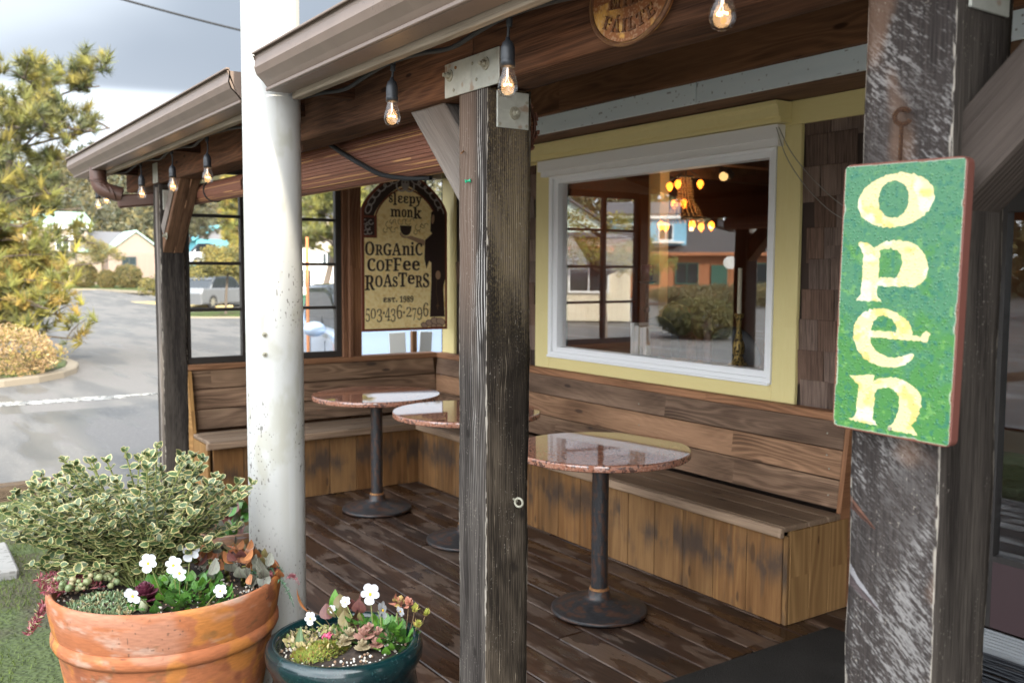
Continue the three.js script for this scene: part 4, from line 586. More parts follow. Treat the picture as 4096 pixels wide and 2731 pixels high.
// ---------- granite pedestal tables ----------
function makeTable(label, at, r, h, baseAt) {
  const t = thing('pedestal_table', label, 'table', at, 0);
  part('tabletop', (() => { const g = lathe([[0, h - 0.032], [r - 0.006, h - 0.032], [r, h - 0.027], [r, h - 0.006], [r - 0.005, h], [0, h]], 96), p = g.attributes.position, uv = g.attributes.uv; for (let i = 0; i < p.count; i++) { const x = p.getX(i), z = p.getZ(i), y = p.getY(i), d = Math.hypot(x, z); if (d > r - 0.008) uv.setXY(i, Math.atan2(z, x) * r, y); else uv.setXY(i, x, z); } return plain(g); })(), mGranite, t);
  part('column', mv(cyl(0.038, 0.038, h - 0.11, 24), 0, (h - 0.032 + 0.075) / 2, 0), mCast, t);
  const b = part('base', lathe([[0, 0.004], [r * 0.54, 0.004], [r * 0.55, 0.012], [r * 0.545, 0.02], [r * 0.53, 0.024], [r * 0.4, 0.034], [0.13, 0.044], [0.075, 0.058], [0.052, 0.07], [0.05, 0.1], [0.046, 0.104], [0, 0.104]], 64), mCast, t);
  part('rusty_collar', mv(cyl(0.043, 0.047, 0.012, 24), 0, 0.108, 0), mRust, b);
  part('support_spider', mv(cbox(0.42, 0.014, 0.05, 0.004), 0, h - 0.0395, 0), mCast, t);
  return t;
}
makeTable('round red granite pedestal table nearest the right, in front of the long bench', [-3.2, 0, -2.672], 0.402, 0.757);
makeTable('round red granite pedestal table half hidden behind the centre post', [-4.47, 0, -2.74], 0.42, 0.757);
makeTable('round red granite pedestal table farthest back, near the corner of the bench', [-5.39, 0, -2.625], 0.408, 0.757);
// ---------- mats ----------
{
  const m = part('floor_mat', mv(cbox(1.6, 0.008, 1.38, 0.003), -1.68, 0.0055, -2.69), mMat, scene); tag(m, 'flat charcoal floor mat lying on the deck in front of the entrance', 'mat');
  rnd = mulberry(231); const d = thing('rubber_doormat', 'black open-work rubber doormat just outside the door sill', 'doormat', [-1.45, 0.012, -3.36]);
  const gs = []; for (let i = 0; i < 24; i++) gs.push(tube([...Array(7)].map((_, k) => [-0.5 + k / 6 + rr(-0.02, 0.02), 0.008, -0.25 + i * 0.022 + 0.012 * Math.sin(k * 2.2 + i * 2.6)]), 0.0065, 30, 5)); part('mat_loops', merge(gs), mBlackPlastic, d);
  part('mat_rim', merge([mv(cbox(1.06, 0.012, 0.02, 0.003), 0, 0.006, -0.27), mv(cbox(1.06, 0.012, 0.02, 0.003), 0, 0.006, 0.29)]), mBlackPlastic, d);
}
// ---------- rolled bamboo blinds ----------
function blind(x0, x1, y, z, ry, rz, label, turn, straps) {
  const t = thing('bamboo_blind', label, 'bamboo blind', [x0, y, z], turn), L = x1 - x0;
  // outer wrap: an oval roll of many thin slats, with a spiral end
  const n = 46, g = []; for (let i = 0; i < n; i++) { const a = i / n * 6.283, r = 1 - 0.02 * (i % 3); g.push(cbox(L - 0.01 * (i % 4), 0.0085 + 0.09 * ry * 0.5, 0.006, 0.0015, 'x', i * 0.37, i * 0.083).rotateX(-Math.atan2(ry * Math.cos(a), -rz * Math.sin(a)) + Math.PI / 2).translate(L / 2, ry * Math.sin(a) * r, rz * Math.cos(a) * r)); }
  g.forEach((k) => part('slat', k, mBamboo, t));
  const sp = []; for (const e of [0.006, L - 0.006]) { const pts = []; for (let i = 0; i <= 90; i++) { const a = i / 90 * 22, r = 1 - a / 25; pts.push([e, ry * 0.97 * r * Math.sin(a), rz * 0.97 * r * Math.cos(a)]); } sp.push(tube(pts, 0.0035, 200, 5)); }
  part('rolled_end', merge(sp), std({ color: rgb(0.12, 0.05, 0.03), roughness: 0.8 }), t);
  part('core', mv(cyl(1, 1, L - 0.03, 20).rotateZ(Math.PI / 2).scale(1, ry * 0.86, rz * 0.86), L / 2, 0, 0), mBamboo, t);
  for (const x of straps) { const pts = []; for (let i = 0; i <= 18; i++) { const a = -1.9 + i / 18 * 4.6; pts.push([x + 0.05 * i / 18, -ry * 1.06 * Math.sin(a - 0.4), rz * 1.06 * Math.cos(a - 0.4)]); } part('strap', tube(pts, 0.006, 30, 6), mCord, t); }
}
blind(-5.6, -4.42, 1.957, -1.475, 0.05, 0.05, 'short rolled reddish bamboo blind beside the far post, left of the white pipe', 0.02, [0.1, 0.6]);
blind(-4.25, -2.3, 1.978, -1.58, 0.1, 0.085, 'long rolled reddish bamboo blind with a black strap, right of the white pipe', 0, []);
{
  const t = thing('tie_strap', 'black webbing strap hanging diagonally round the long bamboo blind', 'strap', [0, 0, 0]);
  part('webbing', tube([[-3.52, 2.08, -1.465], [-3.45, 2.045, -1.475], [-3.3, 1.985, -1.478], [-3.15, 1.93, -1.485], [-3.04, 1.888, -1.51], [-2.95, 1.872, -1.56], [-2.85, 1.868, -1.6]], 0.009, 50, 6), mCord, t);
  part('thin_cord', tube([[-3.62, 2.13, -1.3], [-3.6, 2.1, -1.38], [-3.52, 2.08, -1.465]], 0.004, 16, 5), mCord, t);
}
// ---------- string lights ----------
{
  const Z = -1.17, B = [[-1.104, 1.982], [-1.737, 1.967], [-2.296, 1.972], [-2.995, 1.968], [-3.998, 1.943], [-4.555, 1.945], [-5.173, 1.95], [-6.076, 1.97], [-6.33, 1.955]];
  const where = ['nearest and rightmost, in front of the ledger beam', 'hanging right in front of the centre post plate', 'hanging left of the centre post brace', 'hanging against the right edge of the white pipe', 'nearest left of the white pipe', 'second left of the white pipe', 'beside the far post plate', 'under the downspout elbow', 'farthest and leftmost at the gutter end'];
  const bulbG = lathe([[0, -0.0355], [0.009, -0.0345], [0.0165, -0.03], [0.0212, -0.0215], [0.0225, -0.012], [0.0212, -0.001], [0.0175, 0.012], [0.0145, 0.022], [0.0125, 0.032]], 28), mBulb = phys({ color: 0xffffff, transmission: 1, thickness: 0, roughness: 0, ior: 1.5 });
  const sockG = lathe([[0.0, 0.03], [0.0165, 0.03], [0.0165, 0.042], [0.0155, 0.044], [0.0155, 0.047], [0.0162, 0.049], [0.0158, 0.07], [0.012, 0.083], [0.0055, 0.088], [0.005, 0.094], [0, 0.094]], 24);
  const filG = tube([...Array(25)].map((_, i) => { const a = -2.4 + i / 24 * 4.8; return [0.0085 * Math.sin(a), -0.009 + 0.0018 * Math.sin(i * 1.9), 0.0085 * Math.cos(a)]; }), 0.0009, 60, 5), mFil = mGlow([1, 0.46, 0.12], 8);
  const stemG = merge([rod([0, 0.03, 0], [0, 0.008, 0], 0.0028), rod([0, 0.008, 0], [0.0065, -0.008, 0.005], 0.0005, 4), rod([0, 0.008, 0], [-0.0065, -0.008, 0.005], 0.0005, 4)]), mStem = phys({ color: rgb(0.85, 0.85, 0.85), roughness: 0.2 });
  const pts = [];
  B.forEach(([x, y], i) => {
    const t = thing('light_bulb', 'small clear string bulb with glowing filament, ' + where[i], 'light bulb', [x, y, Z], i * 0.7, 'string bulbs under the porch eave');
    part('glass', bulbG, mBulb, t); part('socket', sockG, mBlackPlastic, t); part('filament', filG, mFil, t); part('filament_stem', stemG, mStem, t);
    const yt = 2.098; part('drop_cord', tube([[0, 0.092, 0], [0.002, 0.11, 0.003], [0.003, yt - y, 0]], 0.0032, 10, 6), mCord, t);
    part('cord_tee', mv(cyl(0.008, 0.0065, 0.028, 10), 0.003, yt - y, 0), mCord, t);
    lampLight(t, [0, -0.009, 0], 0.006, [1, 0.56, 0.24]);
  });
  const xs = B.map((b) => b[0]); pts.push([-0.2, 2.115, Z]);
  xs.forEach((x, i) => { pts.push([x, 2.108, Z]); const nx = xs[i + 1]; if (nx !== undefined) { const m = (x + nx) / 2, s = Math.min(0.014, Math.abs(x - nx) * 0.02); pts.push([mix(x, nx, 0.25), 2.108 - s * 0.4, Z - 0.01], [m, 2.106 - s, Z - 0.02], [mix(x, nx, 0.75), 2.108 - s * 0.2, Z - 0.012]); } });
  const c = part('light_string_cord', tube(pts, 0.0062, 220, 8), mCord, scene); tag(c, 'black rubber cord of the string lights swagged along under the porch eave', 'cord');
}
// ---------- vegetation helpers ----------
const Q = (x, y, z) => new THREE.Quaternion().setFromEuler(new THREE.Euler(x, y, z));
const toY = (d) => new THREE.Quaternion().setFromUnitVectors(V3(0, 1, 0), d);
const mBark = std({ ...wood({ seed: 301, dark: [0.06, 0.045, 0.035], light: [0.2, 0.16, 0.125], freq: 40, size: [1, 0.4], px: [256, 128], knots: 0, contrast: 1.2 }), bumpScale: 0.01, roughness: 0.95 });
const leafMat = (o = {}) => phys({ color: 0xffffff, roughness: 0.65, side: THREE.DoubleSide, ...o });
const mFoliage = leafMat({ transmission: 0.3, thickness: 0, roughness: 0.9 });
function limb(a, b, r0, r1, bend = 0.1, seg = 8) { const A = V3(...a), B = V3(...b), m = A.clone().lerp(B, 0.5).add(V3(rr(-1, 1), rr(0, 1), rr(-1, 1)).multiplyScalar(A.distanceTo(B) * bend)); const c = new THREE.CatmullRomCurve3([A, m, B]), g = new THREE.TubeGeometry(c, seg, 1, 7), p = g.attributes.position; for (let i = 0; i <= seg; i++) { const q = c.getPointAt(i / seg), r = mix(r0, r1, i / seg); for (let j = 0; j <= 7; j++) { const k = i * 8 + j, v = V3(p.getX(k), p.getY(k), p.getZ(k)).sub(q).multiplyScalar(r).add(q); p.setXYZ(k, v.x, v.y, v.z); } } g.userData.c = c; return g; }
// a tuft of pine needles: thin blades fanned up and out of a twig
const needleTuft = (() => { const q = mulberry(41), pos = []; for (let i = 0; i < 34; i++) { const a = q() * 6.283, e = 0.15 + q() * 1.25, l = 0.7 + q() * 0.5, d = V3(Math.cos(a) * Math.sin(e), Math.cos(e), Math.sin(a) * Math.sin(e)), s = V3(-d.z, 0.2, d.x).normalize().multiplyScalar(0.055), b = V3(0, q() * 0.6 - 0.2, 0), t = b.clone().addScaledVector(d, l); pos.push(...b.clone().sub(s).toArray(), ...b.clone().add(s).toArray(), ...t.toArray()); } const g = new THREE.BufferGeometry(); g.setAttribute('position', new THREE.Float32BufferAttribute(pos, 3)); g.computeVertexNormals(); return g; })();
const leafSpray = (() => { const q = mulberry(43), pos = []; for (let i = 0; i < 12; i++) { const c = V3(q() - 0.5, q() - 0.5, q() - 0.5).multiplyScalar(1.5), a = V3(q() - 0.5, q() - 0.5, q() - 0.5).normalize().multiplyScalar(0.32), b = V3(q() - 0.5, q() - 0.5, q() - 0.5).cross(a).normalize().multiplyScalar(0.17); for (const v of [c.clone().sub(a), c.clone().sub(b), c.clone().add(a), c.clone().sub(a), c.clone().add(a), c.clone().add(b)]) pos.push(...v.toArray()); } const g = new THREE.BufferGeometry(); g.setAttribute('position', new THREE.Float32BufferAttribute(pos, 3)); g.computeVertexNormals(); return g; })();
function shorePine(at, label, H, R, cols, o = {}) {
  const t = thing('pine_tree', label, 'pine tree', at, 0), wood_ = [], ms = [], cs = [], lean = o.lean ?? [0.3, 0.1];
  const top = [lean[0], H, lean[1]]; const tr = limb([0, 0, 0], top, o.r ?? 0.14, 0.03, 0.05, 14); wood_.push(tr);
  const n = o.n ?? 30, tuft = o.tuft ?? 0.16;
  for (let i = 0; i < n; i++) {
    const u = (o.low ?? 0.15) + (1 - (o.low ?? 0.15)) * Math.pow(i / n, 0.9), a = i * 2.4 + rr(-0.5, 0.5), L = R * (o.shape ? o.shape(u) : 1 - 0.55 * u) * rr(0.7, 1.1), p = tr.userData.c.getPointAt(u), e = V3(p.x + L * Math.cos(a), p.y + L * rr(0.05, 0.5) * (o.lift ?? 1), p.z + L * Math.sin(a));
    const br = limb(p.toArray(), e.toArray(), 0.04 * (1 - 0.5 * u), 0.012, 0.12, 6); wood_.push(br);
    const m = o.sub ?? 7;
    for (let k = 0; k < m; k++) { const v = rr(0.3, 1), q = br.userData.c.getPointAt(v), e2 = q.clone().add(V3(rr(-1, 1), rr(-0.15, 0.8), rr(-1, 1)).multiplyScalar(L * 0.3)); wood_.push(limb(q.toArray(), e2.toArray(), 0.012, 0.006, 0.1, 3));
      const nt = o.tufts ?? 9; for (let j = 0; j < nt; j++) { const f = q.clone().lerp(e2, rr(0.35, 1.1)).add(V3(rr(-1, 1), rr(-0.6, 1), rr(-1, 1)).multiplyScalar(tuft * 0.9)), d = V3(rr(-0.8, 0.8), rr(0.2, 1), rr(-0.8, 0.8)).normalize(); ms.push(M4(f, toY(d), tuft * rr(0.7, 1.25))); const c = pick(cols), s = rr(0.75, 1.25); cs.push(rgb(c[0] * s, c[1] * s, c[2] * s)); } }
  }
  part('trunk', merge(wood_), mBark, t); stuff('crown', needleTuft, mFoliage, ms, t, cs); return t;
}
function bush(name, label, cat, at, rx, ry, rz, n, cols, leaf = 0.06, group, holes = 0.5) {
  const t = thing(name, label, cat, at, 0, group), ms = [], cs = [], st = [];
  for (let i = 0; i < n; i++) { const d = V3(rr(-1, 1), rr(-0.9, 1), rr(-1, 1)); if (d.lengthSq() > 1) { i--; continue; } d.normalize(); const r = 0.62 + 0.42 * Math.pow(rnd(), 0.6), k = 0.86 + 0.2 * fbm(d.x * 3 + at[0], d.z * 3 + d.y * 2.3, 3); if (fbm(d.x * 5 + 9, d.y * 5 + d.z * 4, 3) < 0.36 && rnd() < holes) continue; ms.push(M4(V3(d.x * rx * r * k, ry + d.y * ry * r * k, d.z * rz * r * k), Q(rr(0, 6), rr(0, 6), rr(0, 6)), leaf * rr(0.7, 1.3))); const c = pick(cols), s = rr(0.7, 1.25); cs.push(rgb(c[0] * s, c[1] * s, c[2] * s)); }
  for (let i = 0; i < 9; i++) st.push(rod([rr(-0.1, 0.1) * rx, 0, rr(-0.1, 0.1) * rz], [rr(-0.6, 0.6) * rx, ry * rr(0.8, 1.5), rr(-0.6, 0.6) * rz], 0.012 * ry, 5, 0.005));
  part('stems', merge(st), mBark, t); stuff('foliage', leafSpray, mFoliage, ms, t, cs); return t;
}
function roundTree(label, at, H, R, cols, leaf, n, group, y0 = 0.4) {
  const t = thing('tree', label, 'tree', at, 0, group), w = [], ms = [], cs = []; const tr = limb([0, 0, 0], [rr(-0.1, 0.1) * H, H * 0.85, rr(-0.1, 0.1) * H], 0.035 * H * 0.7, 0.03, 0.06, 8); w.push(tr);
  const bl = []; for (let i = 0; i < 14; i++) { const p = tr.userData.c.getPointAt(rr(y0, 0.95)), a = rr(0, 6.28), e = V3(p.x + R * rr(0.3, 0.9) * Math.cos(a), p.y + R * rr(0, 0.5), p.z + R * rr(0.3, 0.9) * Math.sin(a)); w.push(limb(p.toArray(), e.toArray(), 0.012 * H, 0.01, 0.12, 5)); bl.push([e, R * rr(0.3, 0.5)]); }
  for (let i = 0; i < n; i++) { const [c, r] = pick(bl), d = V3(rr(-1, 1), rr(-1, 1), rr(-1, 1)).normalize().multiplyScalar(r * Math.pow(rnd(), 0.45)); ms.push(M4(c.clone().add(d.multiply(V3(1.15, 0.75, 1.15))), Q(rr(0, 6), rr(0, 6), rr(0, 6)), leaf * rr(0.7, 1.3))); const k = pick(cols), s = rr(0.7, 1.25); cs.push(rgb(k[0] * s, k[1] * s, k[2] * s)); }
  part('trunk', merge(w), mBark, t); stuff('crown', leafSpray, mFoliage, ms, t, cs); return t;
}
const onG = (x, z) => [x, ground(x, z) - 0.02, z];
const PINE = [[0.13, 0.135, 0.025], [0.19, 0.18, 0.035], [0.25, 0.21, 0.04], [0.075, 0.09, 0.025]], GOLD = [[0.29, 0.265, 0.045], [0.37, 0.31, 0.05], [0.21, 0.22, 0.045], [0.36, 0.25, 0.055], [0.13, 0.15, 0.035]];
// ---------- trees, hedges and kerbs round the lot ----------
{
  rnd = mulberry(601);
  shorePine(onG(-19.6, -1.2), 'tall windswept shore pine at the left edge standing before the sky', 5.05, 2.1, PINE, { n: 40, sub: 6, tufts: 5, tuft: 0.21, lean: [0.2, -1.5], low: 0.1, lift: 0.8, shape: (u) => (u < 0.55 ? 1.0 : 1.15 - 0.5 * u) });
  shorePine(onG(-18.4, -1.3), 'low spreading golden green pine with branches near the ground, before the cream house', 2.2, 1.9, GOLD, { n: 40, sub: 6, tufts: 6, tuft: 0.2, lean: [0.1, -0.15], low: 0.12, lift: 0.55, shape: (u) => 1.05 - 0.5 * u });
  bush('shrub', 'low tan shrub of dry twigs on the kerbed island at the left', 'shrub', onG(-15.5, -1.35), 0.6, 0.43, 0.95, 1700, [[0.42, 0.27, 0.13], [0.46, 0.33, 0.18], [0.34, 0.23, 0.09], [0.26, 0.22, 0.05]], 0.055, undefined, 0.6);
  bush('shrub', 'green shrub at the very left edge beside the dry tan shrub', 'shrub', onG(-16.1, -0.9), 0.5, 0.36, 0.6, 900, [[0.16, 0.17, 0.04], [0.24, 0.22, 0.05], [0.09, 0.11, 0.03]], 0.06);
  const kt = std({ color: rgb(0.2, 0.17, 0.13), roughness: 0.85 }), kw = std({ color: rgb(0.25, 0.21, 0.15), roughness: 0.8 });
  const isl = (pts, y, h, m, name) => { const s = new THREE.Shape(pts.map(([x, z]) => new THREE.Vector2(x, -z))); const g = new THREE.ExtrudeGeometry(s, { depth: h, bevelEnabled: true, bevelSize: 0.02, bevelThickness: 0.02, bevelSegments: 1 }); g.rotateX(-Math.PI / 2); const o = part(name, g, m, scene, [0, y, 0]); o.userData.kind = 'structure'; return o; };
  const ring = (cx, cz, rx, rz, a = 0) => [...Array(22)].map((_, i) => { const t = i / 22 * 6.283, x = rx * Math.cos(t), z = rz * Math.sin(t); return [cx + x * Math.cos(a) - z * Math.sin(a), cz + x * Math.sin(a) + z * Math.cos(a)]; });
  isl(ring(-17.3, -0.9, 2.6, 1.85), -0.13, 0.09, kt, 'kerb'); isl(ring(-17.3, -0.9, 2.42, 1.68), -0.12, 0.11, mLawn, 'lawn');
  isl(ring(-35, -11.6, 2.2, 3.2, 0.2), -0.3, 0.13, kw, 'kerb'); const gm = std({ ...grassTex, color: rgb(2.2, 2.6, 1.2), roughness: 0.95 }); isl(ring(-35, -11.6, 2.05, 3.05, 0.2), -0.29, 0.15, gm, 'lawn');
  isl([[-64, -20], [-57, -12.7], [-64.5, -11.6], [-68, -2], [-90, 4], [-95, -26]], 0.1, 0.12, kw, 'kerb'); isl([[-64.2, -20], [-57.3, -12.9], [-64.9, -11.8], [-68.3, -2], [-90, 3.5], [-94, -26]], 0.12, 0.13, gm, 'lawn');
  isl([[-54, -11.6], [-53.5, -10.4], [-49, -11.5], [-44, -13], [-44.2, -14]], ground(-49, -11.5) - 0.02, 0.05, std({ color: rgb(0.55, 0.42, 0.18), roughness: 0.8 }), 'kerb');
  isl([[-28, -15], [-27, -10.4], [-31, -10.8], [-44, -20], [-40, -24]], -0.28, 0.15, gm, 'lawn');
  roundTree('small round-headed street tree on the kerbed island before the grey sedan', onG(-34.8, -10.75), 2.4, 1.15, [[0.22, 0.19, 0.04], [0.3, 0.23, 0.05], [0.12, 0.12, 0.03]], 0.12, 1500, undefined, 0.75);
  for (const [x, z, r, h, l] of [[-67.3, -11.4, 0.85, 0.9, 'clipped round hedge leftmost of three before the cream house'], [-66.4, -12.65, 0.6, 0.62, 'smallest clipped hedge, between the two larger ones'], [-65.8, -13.85, 0.9, 0.82, 'clipped round hedge rightmost of three before the cream house'], [-65.2, -14.9, 0.5, 0.35, 'low green shrub beside the corner post, right of the clipped hedges'], [-68, -9.4, 1.2, 0.95, 'loose green hedge left of the clipped hedges, behind the golden pine']]) bush('hedge', l, 'hedge', [x, 0.2, z], r, h, r, 1500, [[0.13, 0.12, 0.03], [0.2, 0.16, 0.045], [0.24, 0.17, 0.05], [0.08, 0.085, 0.03]], 0.11, undefined, 0.1);
  roundTree('small sparse tree before the cream house between the clipped hedges', [-66.6, 0.2, -12.55], 3.3, 1.35, [[0.2, 0.18, 0.05], [0.28, 0.22, 0.06], [0.12, 0.12, 0.04]], 0.13, 700, undefined, 0.55);
  bush('hedge', 'long clipped olive hedge behind the grey sedan, seen through the left porch window', 'hedge', [-49, ground(-49, -14) - 0.05, -15], 1.1, 0.95, 4.2, 3600, [[0.15, 0.13, 0.03], [0.22, 0.18, 0.04], [0.09, 0.09, 0.025]], 0.13, undefined, 0.05);
  shorePine(onG(-27, -11.1), 'shore pine with dark leaning trunk and yellow green crown, seen through the right porch window', 4.6, 1.9, [[0.2, 0.2, 0.04], [0.28, 0.26, 0.05], [0.13, 0.15, 0.04]], { n: 26, sub: 6, tufts: 10, tuft: 0.19, lean: [-0.2, -0.9], low: 0.45, r: 0.12 });
  shorePine(onG(-52, -17.3), 'yellow green conifer right of the teal house, seen through the left porch window', 6.6, 1.9, GOLD, { n: 34, sub: 5, tufts: 9, tuft: 0.3, low: 0.12, lean: [0, 0] });
  shorePine(onG(-60, -15.3), 'dark leaning pine before the teal house, seen through the left porch window', 7.4, 2.4, [[0.1, 0.1, 0.05], [0.14, 0.13, 0.06]], { n: 26, sub: 5, tufts: 7, tuft: 0.3, low: 0.4, lean: [1, -2.2] });
  // wooded hill behind the town
  const hg = new THREE.PlaneGeometry(1, 1, 60, 50), hp = hg.attributes.position, hillY = (x, z) => -1 + 13 * sst(-88, -140, x + 0.25 * z) * (0.55 + 0.45 * fbm(x * 0.02 + 3, z * 0.02, 3)) * sst(40, -20, z); for (let i = 0; i < hp.count; i++) { const x = mix(-300, -84, hp.getX(i) + 0.5), z = mix(-170, 60, 0.5 - hp.getY(i)); hp.setXYZ(i, x, hillY(x, z), z); } hg.computeVertexNormals();
  struct('hill', hg, std({ color: rgb(0.06, 0.06, 0.03), roughness: 1 }));
  const ms = [], cs = []; for (let i = 0; i < 26000; i++) { const x = rr(-210, -92), z = rr(-120, 25), k = Math.floor(x / 5) * 37 + Math.floor(z / 5) * 91, y = hillY(x, z); if (y < 0.3) continue; const hh = 3 + 5 * hash2(k, 3); ms.push(M4(V3(x, y + hh * Math.pow(rnd(), 0.7), z), Q(rr(0, 6), rr(0, 6), rr(0, 6)), rr(0.7, 1.3))); const c = pick([[0.09, 0.09, 0.04], [0.13, 0.115, 0.05], [0.065, 0.075, 0.035], [0.17, 0.14, 0.05]]), s = 0.6 + 0.8 * hash2(k, 7); cs.push(rgb(c[0] * s * 0.7, c[1] * s * 0.7, c[2] * s * 0.7)); }
  tag(stuff('woodland', leafSpray, mFoliage, ms, scene, cs), 'olive green woodland covering the hillside behind the cream house', 'woodland');
}
// ---------- houses ----------
function gableRoof(w, d, h, over, m, t, x, y, z, ridge = 'z') { // ridge along z or x
  const s = new THREE.Shape(), a = (ridge === 'z' ? w : d) / 2 + over, th = 0.14; s.moveTo(-a, 0); s.lineTo(0, h); s.lineTo(a, 0); s.lineTo(a, -th); s.lineTo(0, h - th); s.lineTo(-a, -th); const L = (ridge === 'z' ? d : w) + over * 2, g = new THREE.ExtrudeGeometry(s, { depth: L, bevelEnabled: false }).translate(0, 0, -L / 2); if (ridge === 'x') g.rotateY(Math.PI / 2); return part('roof', g.translate(x, y, z), m, t);
}
function gableWall(w, d, h, m, t, x, y, z, ridge) { const s = new THREE.Shape(), a = (ridge === 'z' ? w : d) / 2 - 0.02; s.moveTo(-a, 0); s.lineTo(0, h); s.lineTo(a, 0); const L = (ridge === 'z' ? d : w) - 0.02, g = new THREE.ExtrudeGeometry(s, { depth: L, bevelEnabled: false }).translate(0, 0, -L / 2); if (ridge === 'x') g.rotateY(Math.PI / 2); return part('gable', g.translate(x, y, z), m, t); }
function houseWindow(t, at, w, h, turn = Math.PI / 2, frame = mWhite) { const g = new THREE.Group(); const f = part('window', merge([mv(cbox(w + 0.16, 0.08, 0.08, 0.01), 0, h / 2 + 0.04, 0), mv(cbox(w + 0.16, 0.08, 0.1, 0.01), 0, -h / 2 - 0.04, 0), mv(cbox(0.08, h, 0.079, 0.01), -w / 2 - 0.04, 0, 0), mv(cbox(0.08, h, 0.079, 0.01), w / 2 + 0.04, 0, 0), mv(cbox(0.05, h, 0.06, 0.01), 0, 0, 0)]), frame, t, at, [0, turn, 0]); part('pane', mv(cbox(w, h, 0.02, 0.002), 0, 0, -0.01), phys({ color: rgb(0.03, 0.04, 0.045), roughness: 0.08 }), f); }
const sidingTex = surfTex(128, 256, (x, y) => { const k = (y * 6) % 1, a = 0.88 + 0.2 * fbm(x * 3, y * 40, 3); return [a, a, a, k, 0.8]; }, [1, 1]); const siding = (c) => std({ ...sidingTex, color: rgb(...c), bumpScale: 0.02, roughness: 0.8 });
const mRoofGrey = std({ color: rgb(0.12, 0.12, 0.13), roughness: 0.9 }), mRoofGreen = std({ color: rgb(0.3, 0.44, 0.37), roughness: 0.6 }), mCream = siding([0.3, 0.245, 0.2], 3);
{
  const t = thing('cream_house', 'cream house with pale green eaves and gables beyond the parking lot', 'house', [-83, 0.15, -12.5]);
  part('wall', mv(cbox(7, 5, 8, 0.03), -2, 2.4, 2.3), mCream, t); gableRoof(7, 8, 1.1, 0.4, mRoofGreen, t, -2, 4.95, 2.3, 'z');
  part('eave_board', mv(cbox(0.1, 0.5, 8.6, 0.03), 1.75, 4.75, 2.3), mWhite, t);
  part('annex_wall', mv(cbox(6, 2.8, 5, 0.03), -0.5, 1.4, -3.2), mCream, t); gableRoof(6, 5, 1.6, 0.3, mRoofGrey, t, -0.5, 2.85, -3.2, 'z'); part('eave_board', mv(cbox(0.08, 0.28, 5.2, 0.02), 2.85, 2.82, -3.2), mRoofGreen, t);
  houseWindow(t, [1.53, 3.4, 0.2], 0.9, 1.1); houseWindow(t, [1.53, 3.4, 3.4], 0.9, 1.1); houseWindow(t, [1.53, 1.2, 1.6], 1.4, 1.2);
  for (const [z, y] of [[-0.4, 4.3], [4.6, 4.1], [6.2, 4.1]]) part('white_post', mv(cbox(0.2, 1.4, 0.3, 0.02), 1.7, y, z), mWhite, t);
  const u = thing('gabled_cottage', 'cream gabled cottage with green sloping eave, right of the cream house', 'house', [-79.5, 0.15, -17]);
  part('wall', mv(cbox(4, 2.6, 4.2, 0.03), -1, 1.3, -0.2), siding([0.28, 0.205, 0.17], 5), u); gableWall(4, 4.2, 1.75, mCream, u, -1, 2.6, -0.2, 'x'); gableRoof(4, 4.2, 1.8, 0.25, mRoofGreen, u, -1, 2.66, -0.2, 'x');
  part('lean_to', mv(cbox(3, 2.3, 2.6, 0.03), -0.8, 1.15, -3.2), siding([0.28, 0.205, 0.17], 9), u); part('lean_to_roof', mv(cbox(3.4, 0.14, 3, 0.02).rotateX(-0.22), -0.8, 2.5, -3.2), mRoofGreen, u);
  houseWindow(u, [1.05, 2.0, 0.35], 0.95, 0.55, Math.PI / 2, std({ color: rgb(0.05, 0.06, 0.06), roughness: 0.5 }));
}
{
  const t = thing('teal_house', 'small turquoise house below the wooded hill, seen through the left porch window', 'house', [-72, 1.6, -21.8]); part('wall', mv(cbox(4, 3.2, 3.4, 0.03), -2, 0.6, 0), siding([0.12, 0.42, 0.5], 7), t); gableRoof(4, 3.4, 1.1, 0.3, std({ color: rgb(0.12, 0.45, 0.55), roughness: 0.5 }), t, -2, 2.2, 0, 'x'); gableWall(4, 3.4, 1.05, siding([0.2, 0.2, 0.22], 8), t, -2, 2.2, 0, 'x'); houseWindow(t, [0.05, 0.9, -0.6], 0.7, 0.9); part('bank', mv(cbox(6, 2, 8, 0.3), -2.5, -1.9, 0), std({ ...grassTex, color: rgb(1.8, 2, 1), roughness: 1 }), t);
}
{
  const t = thing('white_house', 'white gabled house with two square windows, seen through the right porch window', 'house', [-52, 0.0, -22.6]); part('wall', mv(cbox(5, 3.2, 5.4, 0.03), -2.5, 1.6, 0), siding([0.66, 0.6, 0.55], 4), t); gableWall(5, 5.4, 1.6, siding([0.62, 0.5, 0.45], 6), t, -2.5, 3.2, 0, 'x'); gableRoof(5, 5.4, 1.65, 0.3, mRoofGrey, t, -2.5, 3.26, 0, 'x'); houseWindow(t, [0.05, 2.2, 0.5], 0.5, 0.6); houseWindow(t, [0.05, 2.2, -0.4], 0.5, 0.6); houseWindow(t, [0.05, 1.0, 1.9], 0.8, 1.0);
}
